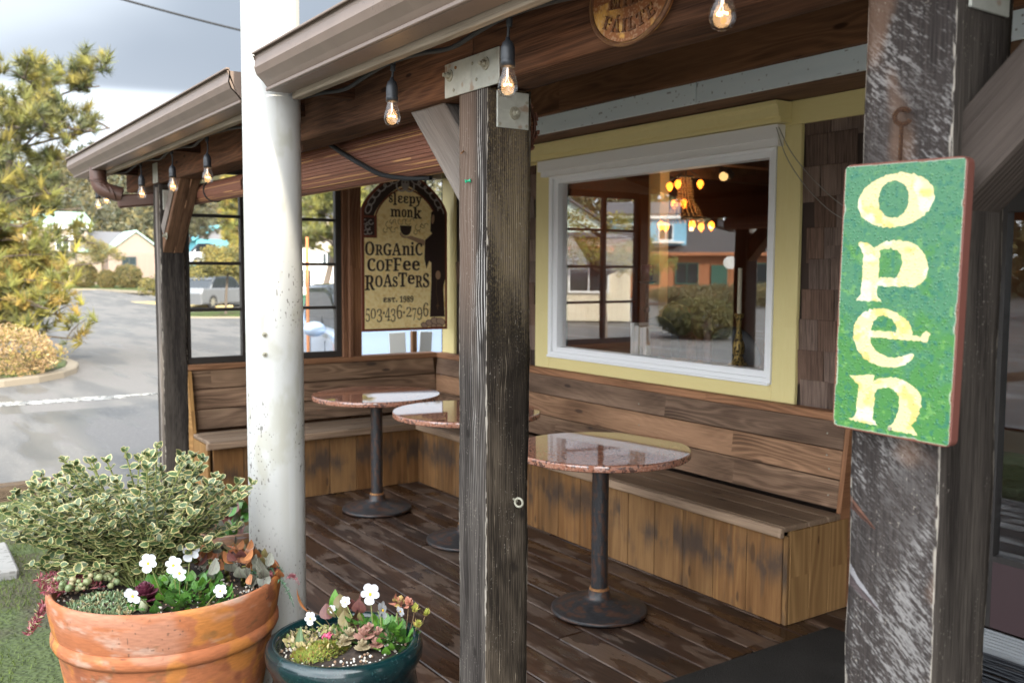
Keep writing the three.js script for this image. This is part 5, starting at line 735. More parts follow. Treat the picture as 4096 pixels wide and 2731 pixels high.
// ---------- vehicles ----------
function car(label, at, turn, L, Hh, Wd, col, o = {}) {
  const t = thing('parked_car', label, 'car', at, turn), paint = phys({ color: rgb(...col), roughness: 0.25, metalness: 0.3, clearcoat: 1, clearcoatRoughness: 0.05 }), dark = phys({ color: rgb(0.02, 0.025, 0.03), roughness: 0.05, ior: 1.6 }), blk = std({ color: rgb(0.02, 0.02, 0.02), roughness: 0.7 });
  const h = L / 2, by = o.belt ?? 0.86; // front at +x
  const ext = (pts, d, bev) => { const s = new THREE.Shape(); pts.forEach(([x, y], i) => (i ? s.lineTo(x, y) : s.moveTo(x, y))); return new THREE.ExtrudeGeometry(s, { depth: d - bev * 2, bevelEnabled: true, bevelSize: bev, bevelThickness: bev, bevelSegments: 3 }).translate(0, 0, -d / 2 + bev); };
  const arch = (cx) => [...Array(9)].map((_, i) => { const a = Math.PI - i / 8 * Math.PI; return [cx + 0.37 * Math.cos(a), 0.3 + 0.37 * Math.sin(a)]; });
  const fx = h - 0.82, rx = -h + 0.8;
  part('body', ext([[-h + 0.05, 0.3], ...arch(rx), ...arch(fx), [h - 0.02, 0.3], [h - 0.02, 0.55], [h - 0.12, 0.7], [h * 0.38, by], [-h + 0.12, by + 0.02], [-h + 0.02, 0.7]], Wd, 0.09), paint, t);
  const gh = [[h * 0.36, by - 0.03], [h * 0.1, Hh - 0.07], [-h * 0.05, Hh], [-h * 0.5, Hh - 0.02], [-h * (o.hatch ? 0.86 : 0.72), by]];
  part('windows', ext(gh, Wd * 0.86, 0.1), dark, t);
  part('roof_panel', ext([[h * 0.1, Hh - 0.075], [-h * 0.04, Hh + 0.012], [-h * 0.5, Hh - 0.005], [-h * 0.56, Hh - 0.05], [-h * 0.5, Hh - 0.05], [-h * 0.04, Hh - 0.035]], Wd * 0.8, 0.05), paint, t);
  for (const s of [-1, 1]) { const z = s * Wd * 0.425; part('pillar', rod([h * 0.37, by - 0.02, z * 1.02], [h * 0.08, Hh - 0.05, z * 0.9], 0.03, 6), paint, t); part('pillar', rod([-h * 0.12, by, z * 1.02], [-h * 0.12, Hh - 0.03, z * 0.9], 0.035, 6), blk, t); part('pillar', rod([-h * 0.7, by, z * 1.0], [-h * 0.52, Hh - 0.04, z * 0.88], 0.06, 6), paint, t);
    const m = part('wing_mirror', new THREE.SphereGeometry(0.11, 14, 10).scale(0.75, 0.75, 1.1), paint, t, [h * 0.27, by + 0.1, s * (Wd / 2 + 0.12)]); part('mirror_glass', mv(cyl(0.075, 0.075, 0.01, 16).rotateZ(Math.PI / 2), -0.085, 0, 0), blk, m);
    part('headlight', new THREE.SphereGeometry(0.12, 12, 8).scale(0.7, 0.55, 1.2), phys({ color: rgb(0.7, 0.7, 0.7), roughness: 0.1 }), t, [h - 0.13, 0.62, s * Wd * 0.36]); part('tail_light', mv(cbox(0.06, 0.14, 0.22, 0.02), 0, 0, 0), std({ color: rgb(0.3, 0.01, 0.01), roughness: 0.3 }), t, [-h + 0.03, 0.72, s * Wd * 0.38]);
    for (const x of [fx, rx]) { const w = part('wheel', merge([new THREE.TorusGeometry(0.235, 0.085, 10, 28), cyl(0.23, 0.23, 0.12, 24).rotateX(Math.PI / 2)]), blk, t, [x, 0.315, s * (Wd / 2 - 0.12)]); part('rim', merge([...Array(7)].map((_, i) => cbox(0.055, 0.19, 0.02, 0.004).translate(0, 0.1, 0).rotateZ(i * 0.8976))), mBolt, w, [0, 0, s * 0.07]); } }
  part('door_seam', merge([-1, 1].flatMap((s) => [mv(cbox(0.008, by - 0.42, 0.006, 0.001), h * 0.24, by / 2 + 0.18, s * (Wd / 2 + 0.001)), mv(cbox(0.008, by - 0.42, 0.006, 0.001), -h * 0.14, by / 2 + 0.18, s * (Wd / 2 + 0.001))])), blk, t);
  return t;
}
{
  car('grey sedan parked side on in the lot, seen through the left porch window', [-45.3, ground(-45.3, -13.6), -13.7], 2.16, 4.5, 1.42, 1.78, [0.16, 0.165, 0.17]);
  car('pale blue car parked nose towards the porch right behind the end screen', [-9.6, -0.125, -4.9], -0.2, 4.3, 1.42, 1.8, [0.42, 0.52, 0.66], { belt: 0.95, hatch: true });
  car('small white van by the turquoise house, seen through the left porch window', [-66.5, 2.1 - 0.35, -19.6], 1.3, 3.4, 1.5, 1.7, [0.75, 0.75, 0.75], { hatch: true });
  const b = part('bank', mv(cbox(5, 3, 6, 0.3), -67.5, 0.25, -20), std({ ...grassTex, color: rgb(1.9, 2.1, 1), roughness: 1 }), scene); b.userData.kind = 'structure';
  const p = part('marker_post', mv(cyl(0.016, 0.018, 2.05, 12), -9.5, 0.87, -3.82), std({ color: rgb(0.55, 0.2, 0.07), roughness: 0.6 }), scene); tag(p, 'thin orange brown post standing outside, beside the white pipe in the right porch window', 'post');
  for (const [x, z, h, l] of [[-31.2, -12.6, 0.7, 'left green utility cabinet on the grass, seen through the right porch window'], [-30.9, -13.4, 0.62, 'right green utility cabinet on the grass, seen through the right porch window']]) { const c = thing('utility_cabinet', l, 'utility box', onG(x, z)); part('cabinet', mv(cbox(0.6, h, 0.7, 0.03), 0, h / 2 + 0.1, 0), std({ color: rgb(0.1, 0.24, 0.15), roughness: 0.5 }), c); part('lid', mv(cbox(0.66, 0.06, 0.76, 0.02), 0, h + 0.13, 0), std({ color: rgb(0.13, 0.3, 0.19), roughness: 0.5 }), c); }
  // two pale boards on a post outside the end screen
  const s = thing('sign_boards', 'two pale grey sign backs on one post just outside below the coffee sign', 'sign', [-7.5, 0, -4.03]); part('post', mv(cbox(0.045, 1.12, 0.05, 0.004, 'y'), 0, 0.435, 0), wTrim.mk([1, 0.95, 0.8]), s); part('board', mv(cbox(0.012, 0.3, 0.15, 0.003), -0.02, 0.84, 0.105), std({ color: rgb(0.55, 0.54, 0.5), roughness: 0.7 }), s, [0, 0, 0], [0.05, -0.25, 0]); part('board', mv(cbox(0.012, 0.3, 0.15, 0.003), -0.02, 0.84, -0.105), std({ color: rgb(0.62, 0.61, 0.57), roughness: 0.7 }), s, [0, 0, 0], [-0.06, 0.25, 0]);
  const c = part('overhead_cable', tube([[-20, 12.5, 30], [-20, 9.2, 12], [-20, 7.6, 1.0], [-20, 7.2, -2.0], [-20, 6.8, -4.8], [-20, 6.52, -8], [-20, 6.5, -13], [-20, 7.2, -26], [-20, 9, -44]], 0.022, 120, 6), mCord, scene); tag(c, 'single dark overhead cable crossing the sky at the top left', 'cable');
}
// ---------- the other side of the street, which the cafe windows mirror ----------
{
  rnd = mulberry(701);
  const bl = thing('blue_house', 'light blue house across the street, mirrored in the cafe window', 'house', [-44.5, 1.6, 33.2], 0.72); part('wall', mv(cbox(5, 3.2, 5, 0.03), -2.5, 1.6, 0), siding([0.24, 0.5, 0.68], 2), bl); part('eave', mv(cbox(5.8, 0.2, 5.8, 0.03), -2.5, 3.35, 0), mWhite, bl); gableRoof(5, 5, 0.9, 0.4, mRoofGrey, bl, -2.5, 3.6, 0, 'z'); houseWindow(bl, [0.05, 2.4, 1.2], 0.8, 0.9); houseWindow(bl, [0.05, 2.4, -0.6], 0.8, 0.9); houseWindow(bl, [0.05, 1.0, 0.4], 1.4, 0.9); part('balcony', mv(cbox(1.0, 0.12, 4.6, 0.02), 0.5, 1.75, 0), mWhite, bl);
  const mi = thing('mint_house', 'tall pale mint gabled house across the street, mirrored at the left of the cafe window', 'house', [-43.2, -0.1, 25.2], 0.66); part('wall', mv(cbox(5, 4.2, 5.5, 0.03), -2.5, 2.1, 0), siding([0.7, 0.8, 0.72], 12), mi); gableWall(5, 5.5, 1.9, siding([0.7, 0.8, 0.72], 13), mi, -2.5, 4.2, 0, 'x'); gableRoof(5, 5.5, 1.95, 0.3, mRoofGrey, mi, -2.5, 4.26, 0, 'x'); houseWindow(mi, [0.05, 3, 0], 0.8, 1);
  const tan = thing('tan_shop', 'low tan wooden shop across the street, mirrored at the left of the cafe window', 'shop', [-24.2, -0.1, 10.9], 0.66); part('wall', mv(cbox(4, 2.7, 4.5, 0.03), -2, 1.35, 0), siding([0.8, 0.72, 0.56], 15), tan); part('roof', mv(cbox(4.8, 0.16, 5.2, 0.02), -2, 2.8, 0), mRoofGrey, tan); houseWindow(tan, [0.05, 1.5, 0.9], 1.2, 1.0); houseWindow(tan, [0.05, 1.5, -1.0], 1.0, 1.0); part('awning', mv(cbox(1.2, 0.1, 4.4, 0.02).rotateZ(-0.2), 0.55, 2.3, 0), std({ color: rgb(0.5, 0.14, 0.05), roughness: 0.7 }), tan);
  const og = thing('orange_house', 'long low orange brown house with dark roof across the street, mirrored in the cafe window', 'house', [-40.5, -0.1, 36.5], 0.85); const os = siding([0.46, 0.19, 0.095], 17), gt = std({ color: rgb(0.05, 0.13, 0.1), roughness: 0.5 });
  part('wall', mv(cbox(7, 2.7, 14, 0.03), -3.5, 1.35, 0), os, og); gableRoof(7, 14, 1.9, 0.6, std({ color: rgb(0.07, 0.065, 0.065), roughness: 0.9 }), og, -3.5, 2.8, 0, 'z'); for (const z of [-5, -2.6, 1.6, 4.6]) houseWindow(og, [0.05, 1.5, z], 1.3, 1.2, Math.PI / 2, gt); part('door', mv(cbox(0.1, 2, 1, 0.02), 0.04, 1.05, -0.6), gt, og); part('eave_board', mv(cbox(0.08, 0.22, 15, 0.02), 0.62, 2.72, 0), os, og);
  const br = thing('brown_house', 'brown house with white round windows across the street, mirrored in the entrance door', 'house', [-9, -0.1, 27], 1.35); part('wall', mv(cbox(6, 3.6, 12, 0.03), -3, 1.8, 0), siding([0.3, 0.17, 0.11], 19), br); gableRoof(6, 12, 1.7, 0.4, std({ color: rgb(0.1, 0.09, 0.085), roughness: 0.9 }), br, -3, 3.66, 0, 'z'); for (const z of [-3.5, 0, 3.5]) houseWindow(br, [0.05, 2, z], 1, 1.1);
  const st = thing('stop_sign', 'back of an octagonal road sign across the street, mirrored in the cafe window', 'road sign', [-33, -0.1, 28.4], 0.8); part('plate', cyl(0.34, 0.34, 0.012, 8).rotateZ(Math.PI / 2).rotateX(Math.PI / 8), std({ color: rgb(0.72, 0.72, 0.72), roughness: 0.5 }), st, [0, 2.1, 0]); part('post', mv(cbox(0.09, 2.5, 0.09, 0.006, 'y'), -0.06, 1.25, 0), wTrim.mk([1.6, 1.3, 1]), st);
  bush('shrub', 'large rounded dark green shrub on the near kerb, mirrored in the cafe window', 'shrub', onG(-16.6, 9.6), 1.25, 0.5, 1.0, 2600, [[0.09, 0.1, 0.03], [0.15, 0.14, 0.04], [0.2, 0.17, 0.06]], 0.09);
  bush('hedge', 'long brown green hedge across the street before the orange house, mirrored in the cafe window', 'hedge', onG(-32, 29), 5.5, 0.5, 5.5, 4200, [[0.16, 0.13, 0.05], [0.22, 0.17, 0.07], [0.1, 0.1, 0.04]], 0.16);
  roundTree('golden street tree before the blue house, mirrored in the cafe window', onG(-17.2, 6.9), 3.5, 1.1, GOLD, 0.1, 520, undefined, 0.5);
  roundTree('green street tree between the blue and orange houses, mirrored in the cafe window', onG(-33, 22.5), 4.2, 1.5, [[0.2, 0.22, 0.05], [0.3, 0.28, 0.06]], 0.13, 1000, undefined, 0.4);
  const hm = [], hc = []; for (let i = 0; i < 5200; i++) { const a = rr(0.12, 1.5), d = rr(62, 95), x = -d * Math.cos(a), z = d * Math.sin(a); hm.push(M4(V3(x, rr(-0.5, 4 + 7 * n2(a * 9, 3)), z), Q(rr(0, 6), rr(0, 6), rr(0, 6)), rr(0.8, 1.4))); const c = pick([[0.09, 0.1, 0.04], [0.14, 0.13, 0.05], [0.2, 0.17, 0.06]]); hc.push(rgb(...c)); }
  tag(stuff('far_trees', leafSpray, mFoliage, hm, scene, hc), 'mixed far trees beyond the houses across the street', 'woodland');
}
// ---------- green open board on the right post ----------
{
  const cw = 480, chh = 1000, cv = document.createElement('canvas'); cv.width = cw; cv.height = chh; const c = cv.getContext('2d'); c.fillStyle = '#000'; c.fillRect(0, 0, cw, chh); c.fillStyle = '#fff'; c.strokeStyle = '#fff';
  const X = (u) => u * cw, Y = (v) => v * chh, path = (f) => { c.beginPath(); f(c); c.fill('evenodd'); };
  // o
  path((k) => { k.ellipse(X(0.452), Y(0.137), X(0.318), Y(0.097), -0.1, 0, 7); k.closePath(); k.ellipse(X(0.44), Y(0.134), X(0.128), Y(0.067), -0.22, 0, 7); });
  // p
  path((k) => { k.moveTo(X(0.15), Y(0.29)); k.bezierCurveTo(X(0.22), Y(0.285), X(0.28), Y(0.295), X(0.3), Y(0.31)); k.bezierCurveTo(X(0.36), Y(0.275), X(0.6), Y(0.27), X(0.69), Y(0.315)); k.bezierCurveTo(X(0.79), Y(0.36), X(0.77), Y(0.425), X(0.66), Y(0.447)); k.lineTo(X(0.34), Y(0.45)); k.lineTo(X(0.345), Y(0.488)); k.lineTo(X(0.385), Y(0.507)); k.lineTo(X(0.16), Y(0.507)); k.lineTo(X(0.2), Y(0.485)); k.lineTo(X(0.205), Y(0.335)); k.bezierCurveTo(X(0.2), Y(0.315), X(0.16), Y(0.31), X(0.15), Y(0.29)); k.closePath(); k.moveTo(X(0.35), Y(0.315)); k.bezierCurveTo(X(0.44), Y(0.305), X(0.5), Y(0.312), X(0.53), Y(0.335)); k.bezierCurveTo(X(0.55), Y(0.37), X(0.54), Y(0.4), X(0.49), Y(0.418)); k.lineTo(X(0.345), Y(0.42)); k.closePath(); });
  // e
  path((k) => { k.moveTo(X(0.79), Y(0.607)); k.lineTo(X(0.8), Y(0.612)); k.lineTo(X(0.785), Y(0.64)); k.lineTo(X(0.3), Y(0.642)); k.bezierCurveTo(X(0.31), Y(0.7), X(0.5), Y(0.73), X(0.63), Y(0.69)); k.bezierCurveTo(X(0.67), Y(0.68), X(0.69), Y(0.69), X(0.67), Y(0.707)); k.bezierCurveTo(X(0.56), Y(0.765), X(0.29), Y(0.76), X(0.19), Y(0.69)); k.bezierCurveTo(X(0.1), Y(0.62), X(0.17), Y(0.54), X(0.35), Y(0.534)); k.bezierCurveTo(X(0.52), Y(0.528), X(0.66), Y(0.57), X(0.66), Y(0.622)); k.lineTo(X(0.73), Y(0.622)); k.bezierCurveTo(X(0.75), Y(0.607), X(0.76), Y(0.6), X(0.79), Y(0.607)); k.closePath(); k.moveTo(X(0.31), Y(0.616)); k.lineTo(X(0.53), Y(0.615)); k.bezierCurveTo(X(0.52), Y(0.57), X(0.46), Y(0.556), X(0.4), Y(0.557)); k.bezierCurveTo(X(0.34), Y(0.562), X(0.315), Y(0.585), X(0.31), Y(0.616)); k.closePath(); });
  // n
  path((k) => { k.moveTo(X(0.14), Y(0.795)); k.bezierCurveTo(X(0.2), Y(0.79), X(0.28), Y(0.78), X(0.36), Y(0.783)); k.lineTo(X(0.35), Y(0.806)); k.bezierCurveTo(X(0.45), Y(0.77), X(0.66), Y(0.775), X(0.74), Y(0.825)); k.bezierCurveTo(X(0.79), Y(0.87), X(0.74), Y(0.915), X(0.69), Y(0.95)); k.lineTo(X(0.745), Y(0.978)); k.lineTo(X(0.49), Y(0.975)); k.lineTo(X(0.54), Y(0.95)); k.bezierCurveTo(X(0.58), Y(0.91), X(0.6), Y(0.86), X(0.56), Y(0.835)); k.bezierCurveTo(X(0.5), Y(0.81), X(0.4), Y(0.82), X(0.37), Y(0.85)); k.lineTo(X(0.36), Y(0.945)); k.lineTo(X(0.41), Y(0.968)); k.lineTo(X(0.145), Y(0.965)); k.lineTo(X(0.21), Y(0.945)); k.lineTo(X(0.225), Y(0.835)); k.bezierCurveTo(X(0.22), Y(0.815), X(0.16), Y(0.815), X(0.14), Y(0.795)); k.closePath(); });
  const mask = c.getImageData(0, 0, cw, chh).data;
  const w = 0.2, h = 0.415;
  const face = surfTex(cw, chh, (x, y) => {
    const u = x / w, v = 1 - y / h, jx = Math.round((n2(x * 260, y * 260) - 0.5) * 7), jy = Math.round((n2(x * 260 + 40, y * 260) - 0.5) * 7), px = clamp(Math.floor(u * cw) + jx, 0, cw - 1), py = clamp(Math.floor(v * chh) + jy, 0, chh - 1);
    const on = mask[(py * cw + px) * 4] / 255, a = fbm(x * 140, y * 140, 4), b = fbm(x * 40 + 5, y * 40, 4), s = n2(x * 420, y * 420);
    let g = mix3([0.042, 0.145, 0.07], [0.042, 0.155, 0.034], sst(0.42, 0.58, b * 0.55 + v * 0.42)); g = mix3(g, [0.014, 0.11, 0.07], sst(0.56, 0.72, a) * 0.75); g = mix3(g, [0.14, 0.3, 0.065], sst(0.64, 0.78, fbm(x * 110 + 9, y * 110, 3)) * 0.6 * (0.35 + 0.65 * v));
    let cr = mix3([0.54, 0.455, 0.23], [0.53, 0.39, 0.12], sst(0.56, 0.74, fbm(x * 50 + 2, y * 60, 3))); cr = mix3(cr, [0.56, 0.51, 0.35], sst(0.55, 0.7, fbm(x * 40 + 20, y * 40, 3)));
    let col = mix3(g, cr, on);
    const e = Math.min(x, w - x, y, h - y), chip = 1 - sst(0.0008, 0.003 + 0.004 * sst(0.6, 0.8, fbm(x * 40, y * 40 + 3, 3)), e); col = mix3(col, chip > 0.6 ? [0.14, 0.05, 0.03] : [0.6, 0.55, 0.5], chip);
    // rain drops on the upper part
    const cx = Math.floor(x * 210), cy = Math.floor(y * 210); let drop = 0; for (let i = -1; i <= 1; i++) for (let j = -1; j <= 1; j++) { const q = hash2(cx + i, cy + j); if (q < 0.42) continue; const dx = x * 210 - (cx + i + 0.2 + 0.6 * hash2(cx + i + 50, cy + j)), dy = y * 210 - (cy + j + 0.2 + 0.6 * hash2(cx + i, cy + j + 50)), r = 0.14 + 0.26 * (q - 0.42) / 0.58, d2 = (dx * dx + dy * dy) / (r * r); if (d2 < 1) drop = Math.max(drop, Math.sqrt(1 - d2) * r * 2.4); }
    return [...col, 0.25 + 0.6 * drop + 0.1 * s, drop > 0 ? 0.08 : 0.42];
  }, [w, h], true);
  const s = new THREE.Shape(), r = 0.012; s.moveTo(r, 0); s.lineTo(w - r, 0.0); s.quadraticCurveTo(w, 0, w, r); s.lineTo(w, h - r); s.quadraticCurveTo(w, h, w - r, h); s.lineTo(r, h); s.quadraticCurveTo(0, h, 0, h - r); s.lineTo(0, r); s.quadraticCurveTo(0, 0, r, 0);
  const g = new THREE.ExtrudeGeometry(s, { depth: 0.017, bevelEnabled: true, bevelSize: 0.0012, bevelThickness: 0.0012, bevelSegments: 1 });
  const t = thing('open_sign', 'green painted wooden board reading open in cream letters, hung on the right post', 'sign', [-0.9415, 1.302, -1.291]); t.rotation.z = -0.021;
  part('board', g, [std({ ...face, bumpScale: 0.0016, roughness: 1 }), std({ color: rgb(0.13, 0.042, 0.03), roughness: 0.6 })], t);
  part('screw', nailHead([w * 0.52, 0.012, 0.0185], 'z', 0.003), mBolt, t);
}
// ---------- hanging coffee sign in the end screen ----------
{
  const cw = 640, chh = 1190, cv = document.createElement('canvas'); cv.width = cw; cv.height = chh; const c = cv.getContext('2d'), sx = cw / 680, sy = chh / 1265, X = (x) => (x - 120) * sx, Y = (y) => (y - 75) * sy;
  c.fillStyle = '#f8e3a8'; c.fillRect(0, 0, cw, chh);
  { const q = mulberry(9); for (let i = 0; i < 2600; i++) { c.fillStyle = q() < 0.5 ? 'rgba(235,205,120,0.16)' : 'rgba(190,150,70,0.13)'; c.beginPath(); c.ellipse(q() * cw, q() * chh, 4 + q() * 16, 3 + q() * 10, q() * 3, 0, 7); c.fill(); } }
  const arch = (ins) => { c.beginPath(); c.moveTo(X(120 + ins), Y(400)); c.bezierCurveTo(X(135 + ins), Y(300), X(300), Y(130 + ins), X(460), Y(75 + ins * 1.05)); c.bezierCurveTo(X(620), Y(130 + ins), X(785 - ins), Y(300), X(800 - ins), Y(400)); };
  // arched band with a chain of grey links
  c.save(); arch(0); c.lineTo(X(800), Y(75)); c.lineTo(X(800), Y(0)); c.lineTo(X(120), Y(0)); c.closePath(); c.restore();
  c.strokeStyle = '#2c1a17'; c.lineWidth = 92; c.beginPath(); c.moveTo(X(160), Y(445)); c.bezierCurveTo(X(190), Y(320), X(330), Y(175), X(460), Y(135)); c.bezierCurveTo(X(590), Y(175), X(715), Y(300), X(755), Y(430)); c.stroke();
  c.strokeStyle = '#6f3421'; c.lineWidth = 12; c.beginPath(); c.moveTo(X(225), Y(445)); c.bezierCurveTo(X(245), Y(350), X(350), Y(230), X(460), Y(215)); c.bezierCurveTo(X(570), Y(230), X(680), Y(330), X(705), Y(440)); c.stroke();
  c.strokeStyle = '#a09a94'; const link = (x, y, a) => { c.save(); c.translate(X(x), Y(y)); c.rotate(a); c.lineWidth = 9; c.beginPath(); c.ellipse(0, 0, 36, 19, 0, 0, 7); c.stroke(); c.restore(); };
  [[172, 388, -1.2], [196, 328, -1.0], [232, 272, -0.85], [276, 222, -0.75], [324, 186, -0.55], [374, 160, -0.4]].forEach(([x, y, a]) => { link(x, y, a); link(918 - x, y - 2, -a); });
  c.fillStyle = '#8f8983'; c.beginPath(); c.ellipse(X(458), Y(180), 30, 50, 0, 0, 7); c.fill(); c.lineWidth = 12; c.strokeStyle = '#a09a94'; c.beginPath(); c.arc(X(428), Y(200), 36, 0.3, 3.6); c.stroke(); c.beginPath(); c.arc(X(490), Y(200), 36, -0.5, 2.8); c.stroke(); c.fillStyle = '#443a36'; for (const x of [445, 470]) { c.beginPath(); c.arc(X(x), Y(168), 7, 0, 7); c.fill(); }
  // corner knot panel
  c.fillStyle = '#6f3421'; c.fillRect(X(120), Y(440), 116 * sx, 172 * sy); c.fillStyle = '#2c1a17'; c.fillRect(X(120), Y(456), 96 * sx, 136 * sy); c.lineWidth = 8; for (const [x, y] of [[145, 490], [190, 492], [165, 530], [150, 570], [180, 566]]) { c.beginPath(); c.arc(X(x), Y(y), 16, 0, 5.2); c.stroke(); }
  // hooded robed figure at the right holding out a cup
  c.fillStyle = '#2a1a17'; c.beginPath(); c.moveTo(X(668), Y(395)); c.bezierCurveTo(X(700), Y(372), X(770), Y(375), X(790), Y(440)); c.lineTo(X(790), Y(900)); c.lineTo(X(768), Y(1000)); c.lineTo(X(780), Y(1240)); c.lineTo(X(656), Y(1238)); c.lineTo(X(668), Y(960)); c.lineTo(X(668), Y(800)); c.lineTo(X(650), Y(785)); c.lineTo(X(628), Y(850)); c.lineTo(X(612), Y(770)); c.lineTo(X(616), Y(620)); c.lineTo(X(676), Y(565)); c.lineTo(X(660), Y(545)); c.closePath(); c.fill();
  c.fillStyle = '#a8876a'; c.beginPath(); c.moveTo(X(612), Y(620)); c.lineTo(X(500), Y(588)); c.quadraticCurveTo(X(440), Y(610), X(420), Y(560)); c.lineTo(X(412), Y(570)); c.quadraticCurveTo(X(425), Y(615), X(470), Y(606)); c.lineTo(X(612), Y(665)); c.closePath(); c.fill(); c.beginPath(); c.ellipse(X(682), Y(450), 11, 36, 0.1, 0, 7); c.fill(); c.beginPath(); c.ellipse(X(724), Y(900), 20, 34, 0, 0, 7); c.fill();
  c.strokeStyle = '#6d5238'; c.lineWidth = 4; c.setLineDash([7, 6]); c.beginPath(); c.moveTo(X(712), Y(940)); c.lineTo(X(708), Y(1040)); c.lineTo(X(724), Y(1130)); c.stroke(); c.setLineDash([]); c.lineWidth = 5; c.beginPath(); c.moveTo(X(720), Y(1130)); c.lineTo(X(720), Y(1180)); c.moveTo(X(705), Y(1150)); c.lineTo(X(735), Y(1150)); c.stroke();
  c.fillStyle = '#33211d'; c.beginPath(); c.moveTo(X(415), Y(510)); c.lineTo(X(507), Y(510)); c.quadraticCurveTo(X(505), Y(585), X(461), Y(587)); c.quadraticCurveTo(X(418), Y(585), X(415), Y(510)); c.fill(); c.strokeStyle = '#8a6a3a'; c.lineWidth = 4; for (const [x, y, r] of [[330, 505, 24], [360, 545, 18], [300, 550, 16], [420, 480, 20], [480, 478, 22], [560, 520, 22], [600, 505, 18], [540, 560, 14], [350, 480, 14]]) { c.beginPath(); c.arc(X(x), Y(y), r, 0.5, 4.4); c.stroke(); c.beginPath(); c.arc(X(x) + r * 1.4, Y(y) - r * 0.3, r * 0.7, 2.6, 6.4); c.stroke(); }
  // rocks at the foot
  c.fillStyle = '#a58b78'; c.strokeStyle = '#4a3932'; c.lineWidth = 5; for (const [x, y, r] of [[610, 1305, 26], [655, 1290, 32], [700, 1275, 36], [745, 1280, 36], [690, 1315, 24], [735, 1318, 26]]) { c.beginPath(); c.ellipse(X(x), Y(y), r, r * 0.7, 0.4, 0, 7); c.fill(); c.stroke(); }
  // lettering
  c.fillStyle = '#2d1b16'; c.textBaseline = 'alphabetic';
  const line = (txt, x0, x1, y, size, wt = 'bold', bump = []) => { const q = [...txt], ws = q.map((ch, i) => { c.font = wt + ' ' + Math.round(size * (bump[i] ?? 1)) + 'px serif'; return c.measureText(ch).width; }), tot = ws.reduce((a, b) => a + b, 0), k = (X(x1) - X(x0)) / tot; let x = X(x0); q.forEach((ch, i) => { c.save(); c.font = wt + ' ' + Math.round(size * (bump[i] ?? 1)) + 'px serif'; c.translate(x, Y(y)); c.scale(k, 1); c.fillText(ch, 0, 0); if (wt === 'bold') { c.strokeStyle = '#2d1b16'; c.lineWidth = 2.5; c.strokeText(ch, 0, 0); } c.restore(); x += ws[i] * k; }); };
  line('s', 328, 362, 332, 92); line('l', 362, 392, 350, 118); line('\u03b5\u03b5py', 396, 590, 332, 92);
  line('m', 340, 425, 442, 100); line('on', 425, 520, 442, 100); line('k', 520, 588, 450, 112);
  line('ORGA', 138, 425, 745, 118, 'bold', [1.12, 0.9, 1, 1.05]); line('niC', 430, 598, 742, 128, 'bold', [1, 1, 0.98]);
  line('COFF', 155, 428, 868, 124, 'bold', [1, 0.86, 0.95, 1.08]); line('ee', 432, 578, 862, 128);
  line('R', 138, 215, 1018, 150); line('OAST', 215, 470, 992, 122, 'bold', [0.92, 1.05, 0.85, 1.2]); line('e', 470, 535, 970, 122); line('RS', 535, 655, 998, 122, 'bold', [1, 1.2]);
  line('\u03b5s\u03c4.', 280, 395, 1112, 58); line('1989', 410, 522, 1114, 62);
  line('5', 142, 182, 1262, 132, ''); line('0', 180, 226, 1240, 100, ''); line('3', 226, 276, 1268, 132, ''); line('\u00b7', 276, 296, 1240, 110); line('4', 292, 338, 1262, 138, ''); line('3', 336, 382, 1268, 132, ''); line('6', 380, 434, 1246, 142, ''); line('\u00b7', 434, 456, 1240, 110); line('2', 458, 512, 1234, 100, ''); line('7', 508, 546, 1262, 128, ''); line('9', 546, 598, 1260, 128, ''); line('6', 594, 648, 1234, 140, '');
  // red brown painted edge
  c.strokeStyle = '#6b2f1a'; c.lineWidth = 26; c.beginPath(); c.moveTo(X(124), Y(400)); c.lineTo(X(124), Y(1336)); c.lineTo(X(797), Y(1336)); c.lineTo(X(797), Y(400)); c.stroke(); arch(4); c.stroke();
  const tx = new THREE.CanvasTexture(cv); tx.colorSpace = THREE.SRGBColorSpace; tx.magFilter = THREE.LinearFilter;
  const w = 0.725, h = 1.205, s = new THREE.Shape(), U = (x) => (x - 460) / 680 * w, Vv = (y) => -(y - 75) / 1265 * h; s.moveTo(U(120), Vv(1340)); s.lineTo(U(800), Vv(1340)); s.lineTo(U(800), Vv(400)); s.bezierCurveTo(U(785), Vv(300), U(620), Vv(130), U(460), Vv(75)); s.bezierCurveTo(U(300), Vv(130), U(135), Vv(300), U(120), Vv(400)); s.closePath();
  const g = new THREE.ExtrudeGeometry(s, { depth: 0.018, bevelEnabled: true, bevelSize: 0.002, bevelThickness: 0.002, bevelSegments: 1, curveSegments: 24 }), p = g.attributes.position, uv = g.attributes.uv; for (let i = 0; i < p.count; i++) uv.setXY(i, (p.getX(i) + w * 0.5) / w, 1 + p.getY(i) / h);
  const t = thing('coffee_sign', 'arched yellow hanging sign with a robed figure for organic coffee roasters', 'sign', [-6.33, 2.297, -3.325], Math.PI / 2);
  part('board', g, [std({ map: tx, roughness: 0.55 }), std({ color: rgb(0.13, 0.045, 0.02), roughness: 0.7 })], t);
  for (const x of [-0.26, 0.24]) part('hook', merge([new THREE.TorusGeometry(0.016, 0.003, 6, 16, 4.6).translate(x, 0.0 - 0.12, 0.01), rod([x, -0.1, 0.008], [x, 0.06, 0.008], 0.003)]), mIron, t);
}
